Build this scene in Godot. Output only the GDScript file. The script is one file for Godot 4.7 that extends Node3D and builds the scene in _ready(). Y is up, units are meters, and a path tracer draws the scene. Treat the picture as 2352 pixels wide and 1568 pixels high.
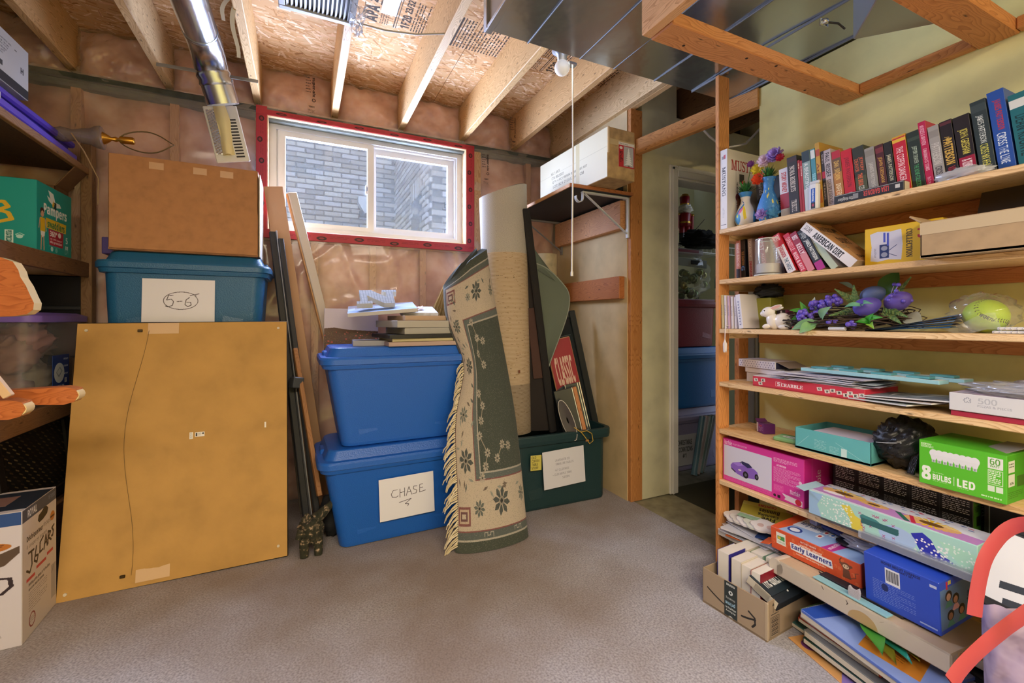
extends Node3D
# A basement storage room: insulated window wall, shelves on both sides, totes, rugs and boxes.
# ------------------------------------------------------------------ helpers
var rng := RandomNumberGenerator.new()
var mats := {}
var taken := {}
var pages := []          # printed sheets share a few atlas pictures
var page_mats := []
var px := 2
var py := 2
var prow := 0
var fonts := {}
var tex := {}

class MB:
	# collects triangles, one surface per material
	var surf := {}
	var xf := Transform3D()
	var uvo := Vector2.ZERO
	var uvs := Vector2.ONE
	func _s(m) -> Array:
		if not surf.has(m):
			surf[m] = [PackedVector3Array(), PackedVector3Array(), PackedVector2Array()]
		return surf[m]
	func tri(m, a: Vector3, b: Vector3, c: Vector3, ua := Vector2.ZERO, ub := Vector2.ZERO, uc := Vector2.ZERO, out := Vector3.ZERO) -> void:
		var n := (c - a).cross(b - a)
		if out != Vector3.ZERO and n.dot(out) < 0.0:
			var t := b
			b = c
			c = t
			var tu := ub
			ub = uc
			uc = tu
			n = -n
		n = (xf.basis * n).normalized()
		var s = _s(m)
		s[0].append(xf * a); s[0].append(xf * b); s[0].append(xf * c)
		s[1].append(n); s[1].append(n); s[1].append(n)
		s[2].append(ua); s[2].append(ub); s[2].append(uc)
	func quad(m, a: Vector3, b: Vector3, c: Vector3, d: Vector3, ua := Vector2.ZERO, ub := Vector2(1, 0), uc := Vector2(1, 1), ud := Vector2(0, 1), out := Vector3.ZERO) -> void:
		tri(m, a, b, c, ua, ub, uc, out)
		tri(m, a, c, d, ua, uc, ud, out)
	# a box about c; faces: {"f": [material, Rect2]} are printed faces
	func box(m, c: Vector3, s: Vector3, bev := 0.0, faces := {}) -> void:
		var h := s * 0.5
		var b: float = minf(bev, minf(h.x, minf(h.y, h.z)) * 0.6)
		var grain := 0 if s.x >= s.y and s.x >= s.z else (1 if s.y >= s.z else 2)
		for fd in [["f", Vector3.BACK, Vector3.RIGHT, Vector3.UP], ["b", Vector3.FORWARD, Vector3.LEFT, Vector3.UP], ["r", Vector3.RIGHT, Vector3.FORWARD, Vector3.UP], ["l", Vector3.LEFT, Vector3.BACK, Vector3.UP], ["t", Vector3.UP, Vector3.RIGHT, Vector3.FORWARD], ["d", Vector3.DOWN, Vector3.RIGHT, Vector3.BACK]]:
			var n: Vector3 = fd[1]
			var r: Vector3 = fd[2]
			var u: Vector3 = fd[3]
			var hn: float = absf(h.dot(n))
			var hr: float = absf(h.dot(r)) - b
			var hu: float = absf(h.dot(u)) - b
			var o := c + n * hn
			var mm = m
			var q := []
			if faces.has(fd[0]):
				mm = faces[fd[0]][0]
				var k: Rect2 = faces[fd[0]][1]
				q = [k.position, k.position + Vector2(k.size.x, 0), k.end, k.position + Vector2(0, k.size.y)]
			else:
				var flip: bool = absf(u[grain]) > 0.5
				for sg in [Vector2(-1, 1), Vector2(1, 1), Vector2(1, -1), Vector2(-1, -1)]:
					var w := Vector2(sg.x * hr, -sg.y * hu)
					q.append((Vector2(w.y, w.x) if flip else w) * uvs + uvo + Vector2(0, o[grain] * 0.0))
			quad(mm, o - r * hr + u * hu, o + r * hr + u * hu, o + r * hr - u * hu, o - r * hr - u * hu, q[0], q[1], q[2], q[3], n)
		if b > 0.0:
			for i in 3:
				var j := (i + 1) % 3
				var k2 := (i + 2) % 3
				for sj in [-1, 1]:
					for sk in [-1, 1]:
						var p := []
						for e in [[-1, 0], [1, 0], [1, 1], [-1, 1]]:
							var v := Vector3.ZERO
							v[i] = e[0] * (h[i] - b)
							v[j] = sj * (h[j] - (b if e[1] else 0.0))
							v[k2] = sk * (h[k2] - (0.0 if e[1] else b))
							p.append(c + v)
						var out := Vector3.ZERO
						out[j] = sj
						out[k2] = sk
						quad(m, p[0], p[1], p[2], p[3], uvo, uvo, uvo, uvo, out)
			for sx in [-1, 1]:
				for sy in [-1, 1]:
					for sz in [-1, 1]:
						tri(m, c + Vector3(sx * h.x, sy * (h.y - b), sz * (h.z - b)), c + Vector3(sx * (h.x - b), sy * h.y, sz * (h.z - b)), c + Vector3(sx * (h.x - b), sy * (h.y - b), sz * h.z), uvo, uvo, uvo, Vector3(sx, sy, sz))
	# a smooth surface f(u, v) -> Vector3
	func grid(m, nu: int, nv: int, f: Callable, wrap := false, flip := false, uvr := Rect2(0, 0, 1, 1)) -> void:
		var p := []
		for j in nv + 1:
			var row := PackedVector3Array()
			for i in nu + 1:
				row.append(f.call(float(i) / nu, float(j) / nv))
			p.append(row)
		var nn := []
		for j in nv + 1:
			var row := PackedVector3Array()
			for i in nu + 1:
				var i0 := i - 1
				var i1 := i + 1
				if wrap:
					i0 = i - 1 if i > 0 else nu - 1
					i1 = i + 1 if i < nu else 1
				i0 = maxi(i0, 0)
				i1 = mini(i1, nu)
				var du: Vector3 = p[j][i1] - p[j][i0]
				var dv: Vector3 = p[mini(j + 1, nv)][i] - p[maxi(j - 1, 0)][i]
				if du.length() < 1e-7:
					du = p[clampi(j + (1 if j == 0 else -1), 0, nv)][i1] - p[clampi(j + (1 if j == 0 else -1), 0, nv)][i0]
				var n := du.cross(dv).normalized()
				row.append((xf.basis * (-n if flip else n)).normalized())
			nn.append(row)
		var s = _s(m)
		for j in nv:
			for i in nu:
				var id := [[i, j], [i, j + 1], [i + 1, j + 1], [i + 1, j]]
				if flip:
					id = [[i, j], [i + 1, j], [i + 1, j + 1], [i, j + 1]]
				for t in [0, 1, 2, 0, 2, 3]:
					var e = id[t]
					s[0].append(xf * p[e[1]][e[0]])
					s[1].append(nn[e[1]][e[0]])
					s[2].append(uvr.position + uvr.size * Vector2(float(e[0]) / nu, float(e[1]) / nv))
	func lathe(m, prof: Array, n := 20, o := Vector3.ZERO, uvr := Rect2(0, 0, 1, 1)) -> void:
		var k := prof.size() - 1
		grid(m, n, k, func(u: float, v: float):
			var q: Vector2 = prof[roundi(v * k)]
			var a: float = u * TAU
			return o + Vector3(cos(a) * q.x, q.y, -sin(a) * q.x), true, false, uvr)
	func tube(m, pts: Array, r, n := 8, caps := true) -> void:
		var k := pts.size() - 1
		var fr := []
		var up := Vector3.UP
		for i in k + 1:
			var t: Vector3 = (pts[mini(i + 1, k)] - pts[maxi(i - 1, 0)]).normalized()
			if i == 0 and absf(t.dot(up)) > 0.9:
				up = Vector3.RIGHT
			var sd := t.cross(up).normalized()
			up = sd.cross(t).normalized()
			fr.append([sd, up])
		var rr := func(i): return r[i] if r is Array else r
		grid(m, n, k, func(u: float, v: float):
			var i := roundi(v * k)
			var a: float = u * TAU
			return pts[i] + (fr[i][0] * cos(a) + fr[i][1] * sin(a)) * rr.call(i), true, true)
		if caps:
			for e in [0, k]:
				for i in n:
					var a0 := TAU * i / n
					var a1 := TAU * (i + 1) / n
					var d: Vector3 = (pts[0] - pts[1]) if e == 0 else (pts[k] - pts[k - 1])
					tri(m, pts[e], pts[e] + (fr[e][0] * cos(a0) + fr[e][1] * sin(a0)) * rr.call(e), pts[e] + (fr[e][0] * cos(a1) + fr[e][1] * sin(a1)) * rr.call(e), Vector2.ZERO, Vector2.ZERO, Vector2.ZERO, d)
	# rounded-rectangle rings [w, d, r, y] joined into a skin
	func loft(m, rings: Array, k := 5, cap_low := true, cap_high := true, flip := false) -> void:
		var n := 4 * (k + 1)
		var ring := func(q: Array) -> PackedVector3Array:
			var a := PackedVector3Array()
			for cnr in 4:
				var cx: float = (1 if cnr == 0 or cnr == 3 else -1) * (q[0] * 0.5 - q[2])
				var cz: float = (1 if cnr < 2 else -1) * (q[1] * 0.5 - q[2])
				for i in k + 1:
					var t: float = (cnr + float(i) / k) * PI / 2
					a.append(Vector3(cx + q[2] * cos(t), q[3], cz + q[2] * sin(t)))
			return a
		var rs := []
		for q in rings:
			rs.append(ring.call(q))
		for j in rings.size() - 1:
			for i in n:
				var i1 := (i + 1) % n
				var dy: float = rings[j + 1][3] - rings[j][3]
				var dr: float = (rings[j + 1][0] - rings[j][0]) * 0.5
				var sl := 0.0 if absf(dy) < 1e-6 and absf(dr) < 1e-6 else atan2(-dr, dy)
				var tri6 := [[j, i], [j, i1], [j + 1, i1], [j, i], [j + 1, i1], [j + 1, i]]
				if flip:
					tri6 = [[j, i], [j + 1, i1], [j, i1], [j, i], [j + 1, i], [j + 1, i1]]
				var s = _s(m)
				for e in tri6:
					var cn: int = e[1] / (k + 1)
					var ta: float = (cn + float(e[1] % (k + 1)) / k) * PI / 2
					var nv := Vector3(cos(ta) * cos(sl), sin(sl), sin(ta) * cos(sl))
					s[0].append(xf * rs[e[0]][e[1]])
					s[1].append((xf.basis * (-nv if flip else nv)).normalized())
					var q3: Vector3 = rs[e[0]][e[1]]
					s[2].append(Vector2(q3.x + q3.z, q3.y) * uvs + uvo)
		for e in [0, rings.size() - 1]:
			if (e == 0 and not cap_low) or (e > 0 and not cap_high):
				continue
			var o := Vector3(0, rings[e][3], 0)
			for i in n:
				var a: Vector3 = rs[e][i]
				var b: Vector3 = rs[e][(i + 1) % n]
				var dd := Vector3.DOWN if e == 0 else Vector3.UP
				tri(m, o, a, b, uvo, Vector2(a.x, a.z) * uvs + uvo, Vector2(b.x, b.z) * uvs + uvo, -dd if flip else dd)
	# a flat outline in x-y, d thick, back at z = 0
	func prism(m, poly: PackedVector2Array, d: float, side = null, uvk := 1.0) -> void:
		var t := Geometry2D.triangulate_polygon(poly)
		for i in range(0, t.size(), 3):
			var a := poly[t[i]]
			var b := poly[t[i + 1]]
			var c := poly[t[i + 2]]
			tri(m, Vector3(a.x, a.y, d), Vector3(b.x, b.y, d), Vector3(c.x, c.y, d), a * uvs + uvo, b * uvs + uvo, c * uvs + uvo, Vector3.BACK)
			tri(m, Vector3(a.x, a.y, 0), Vector3(b.x, b.y, 0), Vector3(c.x, c.y, 0), a * uvs + uvo, b * uvs + uvo, c * uvs + uvo, Vector3.FORWARD)
		var cw := Geometry2D.is_polygon_clockwise(poly)
		for i in poly.size():
			var a := poly[i]
			var b := poly[(i + 1) % poly.size()]
			var e := b - a
			var out := Vector3(e.y, -e.x, 0) * (-1.0 if cw else 1.0)
			quad(side if side else m, Vector3(a.x, a.y, 0), Vector3(b.x, b.y, 0), Vector3(b.x, b.y, d), Vector3(a.x, a.y, d), a * uvs + uvo, b * uvs + uvo, b * uvs + uvo + Vector2(0, d), a * uvs + uvo + Vector2(0, d), out)
	func mesh() -> ArrayMesh:
		var am := ArrayMesh.new()
		for m in surf:
			var a := []
			a.resize(Mesh.ARRAY_MAX)
			a[Mesh.ARRAY_VERTEX] = surf[m][0]
			a[Mesh.ARRAY_NORMAL] = surf[m][1]
			a[Mesh.ARRAY_TEX_UV] = surf[m][2]
			am.add_surface_from_arrays(Mesh.PRIMITIVE_TRIANGLES, a)
			am.surface_set_material(am.get_surface_count() - 1, m)
		return am

class Art:
	# a drawing surface for flat print
	var im: Image
	var w: int
	var h: int
	var host
	func _init(ho, ww: int, hh: int, bg: String) -> void:
		host = ho
		w = ww
		h = hh
		im = Image.create(w, h, false, Image.FORMAT_RGBA8)
		im.fill(Color(bg))
	func rect(x, y, ww, hh, c: String) -> Art:
		im.fill_rect(Rect2i(int(x), int(y), int(ww), int(hh)), Color(c))
		return self
	func poly(p: Array, c: String) -> Art:
		var col := Color(c)
		var lo := 1e9
		var hi := -1e9
		for i in range(1, p.size(), 2):
			lo = minf(lo, p[i])
			hi = maxf(hi, p[i])
		var n := p.size() / 2
		for y in range(maxi(0, int(lo)), mini(h - 1, int(hi)) + 1):
			var xs := []
			for i in n:
				var y0: float = p[2 * i + 1]
				var y1: float = p[2 * ((i + 1) % n) + 1]
				if (y0 <= y + 0.5) != (y1 <= y + 0.5):
					xs.append(lerpf(p[2 * i], p[2 * ((i + 1) % n)], (y + 0.5 - y0) / (y1 - y0)))
			xs.sort()
			for i in range(0, xs.size() - 1, 2):
				var x0 := maxi(0, roundi(xs[i]))
				var x1 := mini(w, roundi(xs[i + 1]))
				if x1 > x0:
					im.fill_rect(Rect2i(x0, y, x1 - x0, 1), col)
		return self
	func ell(cx, cy, rx, ry, c: String) -> Art:
		var col := Color(c)
		for y in range(maxi(0, int(cy - ry)), mini(h - 1, int(cy + ry)) + 1):
			var t: float = 1.0 - pow((y + 0.5 - cy) / ry, 2)
			if t > 0:
				var dx: float = rx * sqrt(t)
				var x0 := maxi(0, roundi(cx - dx))
				var x1 := mini(w, roundi(cx + dx))
				if x1 > x0:
					im.fill_rect(Rect2i(x0, y, x1 - x0, 1), col)
		return self
	func stroke(p: Array, wd: float, c: String) -> Art:
		for i in range(0, p.size() - 2, 2):
			var a := Vector2(p[i], p[i + 1])
			var b := Vector2(p[i + 2], p[i + 3])
			var n := maxi(1, int(a.distance_to(b) / maxf(1.0, wd * 0.3)))
			for k in n + 1:
				var q := a.lerp(b, float(k) / n)
				if wd <= 2.0:
					rect(q.x, q.y, maxi(1, roundi(wd)), maxi(1, roundi(wd)), c)
				else:
					ell(q.x, q.y, wd / 2, wd / 2, c)
		return self
	func text(s: String, x, y, ww, hh, c: String, f := "b", rot := 0) -> Art:
		var g: Image = host.glyphs(s, f)
		var m: Image = g.duplicate()
		var tw := int(ww)
		var th := int(hh)
		if rot:
			if rot == 1:
				m.rotate_90(CLOCKWISE)
			elif rot == 3:
				m.rotate_90(COUNTERCLOCKWISE)
			else:
				m.rotate_180()
		m.resize(maxi(1, tw), maxi(1, th), Image.INTERPOLATE_BILINEAR if tw * 2 > m.get_width() else Image.INTERPOLATE_TRILINEAR)
		var ink := Image.create(m.get_width(), m.get_height(), false, Image.FORMAT_RGBA8)
		ink.fill(Color(c))
		im.blend_rect_mask(ink, m, Rect2i(0, 0, m.get_width(), m.get_height()), Vector2i(int(x), int(y)))
		return self
	func lines(x, y, ww, hh, n: int, c: String, t := 0.4) -> Art:
		var r: RandomNumberGenerator = host.rng
		for i in n:
			var yy: float = y + hh * i / n
			var xx: float = x
			while xx < x + ww - 4:
				var l: float = minf(r.randf_range(5, 18), x + ww - xx)
				rect(xx, yy, l, maxf(1, hh / n * t), c)
				xx += l + r.randf_range(2, 4)
				if i % 4 == 3 and xx > x + ww * 0.6:
					break
		return self

func glyphs(s: String, f: String) -> Image:
	var key := s + "|" + f
	if tex.has(key):
		return tex[key]
	if not fonts.has(f):
		var sf := SystemFont.new()
		sf.font_names = PackedStringArray(["Droid Serif" if f.begins_with("s") else ("Droid Sans Mono" if f == "m" else "Droid Sans")])
		sf.font_weight = 700 if f.ends_with("b") else 400
		fonts[f] = sf
	var ts := TextServerManager.get_primary_interface()
	var tl := TextLine.new()
	var sz := 56
	tl.add_string(s, fonts[f], sz)
	var gl := ts.shaped_text_get_glyphs(tl.get_rid())
	var im := Image.create(maxi(8, int(tl.get_line_width()) + 12), 100, false, Image.FORMAT_RGBA8)
	var x := 4.0
	for g in gl:
		if g.index != 0 and g.font_rid.is_valid():
			ts.font_render_glyph(g.font_rid, Vector2i(sz, 0), g.index)
			var ti := ts.font_get_glyph_texture_idx(g.font_rid, Vector2i(sz, 0), g.index)
			if ti >= 0:
				var uv := ts.font_get_glyph_uv_rect(g.font_rid, Vector2i(sz, 0), g.index)
				var src := ts.font_get_texture_image(g.font_rid, Vector2i(sz, 0), ti)
				src.convert(Image.FORMAT_RGBA8)
				var of := ts.font_get_glyph_offset(g.font_rid, Vector2i(sz, 0), g.index)
				im.blend_rect(src, Rect2i(uv), Vector2i(int(x + of.x + g.offset.x), int(66 + of.y + g.offset.y)))
		x += g.advance
	var used := im.get_used_rect()
	var out := im.get_region(used) if used.size.x > 0 else im
	tex[key] = out
	return out

func art(w: int, h: int, bg: String) -> Art:
	return Art.new(self, w, h, bg)

# puts a drawing on an atlas page: [material, Rect2]
func ink(a: Art) -> Array:
	var S := 2048
	if px + a.w + 4 > S:
		px = 2
		py += prow + 4
		prow = 0
	if pages.is_empty() or py + a.h + 4 > S:
		pages.append(Image.create(S, S, false, Image.FORMAT_RGBA8))
		pages[-1].fill(Color(0.5, 0.5, 0.5))
		var m := StandardMaterial3D.new()
		m.roughness = 0.5
		m.resource_name = "print"
		page_mats.append(m)
		px = 2
		py = 2
		prow = 0
	var pg: Image = pages[-1]
	for o in [Vector2i(-2, 0), Vector2i(2, 0), Vector2i(0, -2), Vector2i(0, 2), Vector2i.ZERO]:
		pg.blit_rect(a.im, Rect2i(0, 0, a.w, a.h), Vector2i(px, py) + o)
	var r := Rect2(float(px) / S, float(py) / S, float(a.w) / S, float(a.h) / S)
	px += a.w + 4
	prow = maxi(prow, a.h)
	return [page_mats[-1], r]

func finish_pages() -> void:
	for i in pages.size():
		page_mats[i].albedo_texture = ImageTexture.create_from_image(pages[i])

# plain and textured materials, cached
func mt(col: String, rough := 0.7, o := {}) -> StandardMaterial3D:
	var key := col + str(rough) + str(o)
	if mats.has(key):
		return mats[key]
	var m := StandardMaterial3D.new()
	m.albedo_color = Color(col)
	m.roughness = rough
	m.resource_name = "m" + str(mats.size())
	if o.has("tex"):
		m.albedo_texture = tex[o.tex]
	if o.has("tri"):
		m.uv1_triplanar = true
		m.uv1_scale = Vector3.ONE * o.tri
	if o.has("nrm"):
		m.normal_enabled = true
		m.normal_texture = tex[o.nrm]
		m.normal_scale = o.get("ns", 1.0)
	if o.has("bump"):
		m.heightmap_enabled = true
		m.heightmap_texture = tex[o.bump]
		m.heightmap_scale = o.get("bs", 0.3)
	if o.has("metal"):
		m.metallic = o.metal
	if o.has("alpha"):
		m.transparency = BaseMaterial3D.TRANSPARENCY_ALPHA
		m.albedo_color.a = o.alpha
	if o.has("cut"):
		m.transparency = BaseMaterial3D.TRANSPARENCY_ALPHA
	if o.has("spec"):
		m.metallic_specular = o.spec
	if o.has("rim"):
		m.rim_enabled = true
		m.rim = o.rim
	if o.has("glow"):
		m.emission_enabled = true
		m.emission = Color(col)
		m.emission_energy_multiplier = o.glow
	if o.has("back"):
		m.backlight_enabled = true
		m.backlight = Color(o.back)
	if o.has("coat"):
		m.clearcoat_enabled = true
		m.clearcoat = o.coat
		m.clearcoat_roughness = 0.2
	mats[key] = m
	return m

func wood(col: String, rough := 0.6) -> StandardMaterial3D:
	return mt(col, rough, {"tex": "wood", "bump": "woodh", "bs": 0.04})

func numbered(n: String) -> String:
	if not taken.has(n):
		taken[n] = 0
		return n
	taken[n] += 1
	return n + "_%03d" % taken[n]

func thing(n: String, label: String, cat: String, at := Vector3.ZERO, ry := 0.0, group := "") -> Node3D:
	var o := Node3D.new()
	o.name = numbered(n)
	add_child(o, true)
	o.position = at
	o.rotation_degrees.y = ry
	o.set_meta("label", label)
	o.set_meta("category", cat)
	if group:
		o.set_meta("group", group)
	return o

func part(o: Node, n: String, mb, label := "") -> MeshInstance3D:
	var mi := MeshInstance3D.new()
	var nm := n
	var k := 0
	while o.has_node(NodePath(nm)):
		k += 1
		nm = n + "_%03d" % k
	mi.name = nm
	mi.mesh = mb.mesh() if mb is MB else mb
	o.add_child(mi, true)
	if label:
		mi.set_meta("label", label)
	return mi

# a thing that is one mesh
func one(n: String, label: String, cat: String, mb: MB, at := Vector3.ZERO, ry := 0.0, group := "") -> MeshInstance3D:
	var mi := MeshInstance3D.new()
	mi.name = numbered(n)
	mi.mesh = mb.mesh()
	add_child(mi, true)
	mi.position = at
	mi.rotation_degrees.y = ry
	mi.set_meta("label", label)
	mi.set_meta("category", cat)
	if group:
		mi.set_meta("group", group)
	return mi

func struct(n: String, mb = null) -> Node3D:
	var o: Node3D = MeshInstance3D.new() if mb else Node3D.new()
	if mb:
		o.mesh = mb.mesh()
	o.name = numbered(n)
	o.set_meta("kind", "structure")
	add_child(o, true)
	return o

func bx(m, c: Vector3, s: Vector3, bev := 0.0, faces := {}) -> MB:
	var b := MB.new()
	wuv(b)
	b.box(m, c, s, bev, faces)
	return b

func wuv(b: MB) -> void:
	b.uvs = Vector2(0.8, 2.8)
	b.uvo = Vector2(rng.randf(), rng.randf())

# box given by its two corners
func bc(m, lo: Vector3, hi: Vector3, bev := 0.0, faces := {}) -> MB:
	return bx(m, (lo + hi) / 2, hi - lo, bev, faces)

# a printed box standing on its base, front to local +z
func pbox(m, s: Vector3, faces := {}, bev := 0.0015) -> MB:
	return bx(m, Vector3(0, s.y / 2, 0), s, bev, faces)

func noise_tex(size: int, freq: float, ramp: Array, normal := false, oct := 4, seed_ := 1, bumpy := 4.0) -> NoiseTexture2D:
	var n := FastNoiseLite.new()
	n.noise_type = FastNoiseLite.TYPE_SIMPLEX_SMOOTH
	n.frequency = freq
	n.fractal_octaves = oct
	n.seed = seed_
	var t := NoiseTexture2D.new()
	t.width = size
	t.height = size
	t.seamless = true
	t.noise = n
	if normal:
		t.as_normal_map = true
		t.bump_strength = bumpy
	elif ramp:
		var g := Gradient.new()
		g.offsets = PackedFloat32Array()
		var off := PackedFloat32Array()
		var cols := PackedColorArray()
		for i in ramp.size():
			off.append(float(i) / (ramp.size() - 1))
			cols.append(Color(ramp[i]))
		g.offsets = off
		g.colors = cols
		t.color_ramp = g
	return t

# ------------------------------------------------------------------ scene
var YW := 2.62            # underside of the floor sheathing overhead
var JB := 2.385           # underside of the joists

func _ready() -> void:
	rng.seed = 7
	setup_view()
	make_textures()
	build_shell()
	build_window()
	build_outside()
	build_overhead()
	build_back_wall()
	build_corner()
	build_closet()
	build_left_rack()
	build_shelving()
	build_shelf_top()
	build_shelf_two()
	build_shelf_three()
	build_shelf_four()
	build_shelf_low()
	build_floor_right()
	finish_pages()

func setup_view() -> void:
	var cam := Camera3D.new()
	cam.name = "camera"
	cam.position = Vector3(0, 1.1, 0)
	cam.rotation_degrees.y = -25.2
	cam.near = 0.05
	cam.far = 60.0
	cam.set_frustum(0.05 * 1568.0 / 1020.0, Vector2(0, -0.05 * 48.0 / 1020.0), 0.05, 60.0)
	add_child(cam)
	cam.make_current()
	var we := WorldEnvironment.new()
	we.name = "environment"
	var e := Environment.new()
	var sky := Sky.new()
	var sm := ProceduralSkyMaterial.new()
	sm.sky_top_color = Color("b9c9e4")
	sm.sky_horizon_color = Color("dfe4ee")
	sm.ground_bottom_color = Color("777772")
	sm.ground_horizon_color = Color("99998f")
	sm.sky_energy_multiplier = 1.0
	sky.sky_material = sm
	e.background_mode = Environment.BG_SKY
	e.sky = sky
	e.background_energy_multiplier = 3.6
	e.tonemap_mode = Environment.TONE_MAPPER_LINEAR
	e.tonemap_exposure = 0.92
	e.sdfgi_enabled = true
	e.ssao_enabled = true
	e.ssil_enabled = true
	we.environment = e
	add_child(we)
	# daylight that comes down between the houses and in through the window
	var day := AreaLight3D.new()
	day.name = "window_daylight"
	day.area_size = Vector2(1.15, 0.56)
	day.light_color = Color("c3d4ff")
	day.light_energy = 12.0
	day.area_range = 12.0
	day.shadow_enabled = true
	add_child(day)
	day.position = Vector3(0.43, 1.99, -3.16)
	day.rotation_degrees = Vector3(-14, 180, 0)
	# two glowing panels added behind the camera for warm fill
	for i in 2:
		var at: Vector3 = [Vector3(-0.55, 2.33, 0.95), Vector3(0.75, 2.33, 1.35)][i]
		var b := MB.new()
		b.box(mt("e8e8e4", 0.5), Vector3(0, 0.03, 0), Vector3(1.24, 0.05, 0.64), 0.004)
		var o := thing("added_fill_panel", ["added white fill panel over the room, nearer the left wall", "added white fill panel over the room, nearer the painted right wall"][i], "light", at)
		part(o, "housing", b)
		part(o, "diffuser", bx(mt("fff4e6", 0.5, {"glow": 2.0}), Vector3.ZERO, Vector3(1.18, 0.008, 0.58)))
		var l := AreaLight3D.new()
		l.name = "fill_panel_glow"
		l.area_size = Vector2(1.16, 0.56)
		l.light_color = Color("ffeed6")
		l.light_energy = 8.0
		l.area_range = 12.0
		l.shadow_enabled = true
		o.add_child(l)
		l.position = Vector3(0, -0.02, 0)
		l.rotation_degrees = Vector3(-90, 0, 0)

	# unseen bulb added in the passage to brighten the closet and door wall
	var hb := thing("added_passage_bulb", "added bare round bulb on the passage ceiling, hidden behind the painted wall", "light", Vector3(2.55, 2.30, -1.05))
	var gb := MB.new()
	gb.lathe(mt("fff0d8", 0.3, {"glow": 3.0}), [Vector2(0, -0.045), Vector2(0.03, -0.035), Vector2(0.045, 0), Vector2(0.03, 0.035), Vector2(0.014, 0.05), Vector2(0, 0.05)], 18)
	part(hb, "bulb", gb)
	part(hb, "holder", bx(mt("d8d4cc", 0.5), Vector3(0, 0.068, 0), Vector3(0.08, 0.034, 0.08), 0.006))
	var hl := OmniLight3D.new()
	hl.name = "added_bulb_glow"
	hl.light_color = Color("ffe2b8")
	hl.light_energy = 3.0
	hl.light_size = 0.04
	hl.omni_range = 8.0
	hl.shadow_enabled = true
	hb.add_child(hl)

func lut_image(nz: FastNoiseLite, w: int, h: int, ramp: Array) -> Image:
	var src := nz.get_seamless_image(w, h)
	src.convert(Image.FORMAT_L8)
	var d := src.get_data()
	var g := Gradient.new()
	var off := PackedFloat32Array()
	var cols := PackedColorArray()
	for i in ramp.size():
		off.append(float(i) / (ramp.size() - 1))
		cols.append(Color(ramp[i]))
	g.offsets = off
	g.colors = cols
	var lut := PackedByteArray()
	for i in 256:
		var c := g.sample(i / 255.0)
		lut.append(c.r8)
		lut.append(c.g8)
		lut.append(c.b8)
	var o := PackedByteArray()
	o.resize(w * h * 3)
	var k := 0
	for v in d:
		var q := v * 3
		o[k] = lut[q]
		o[k + 1] = lut[q + 1]
		o[k + 2] = lut[q + 2]
		k += 3
	return Image.create_from_data(w, h, false, Image.FORMAT_RGB8, o)

func fnl(freq: float, oct := 4, sd := 1) -> FastNoiseLite:
	var n := FastNoiseLite.new()
	n.noise_type = FastNoiseLite.TYPE_SIMPLEX_SMOOTH
	n.frequency = freq
	n.fractal_octaves = oct
	n.seed = sd
	return n

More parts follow.
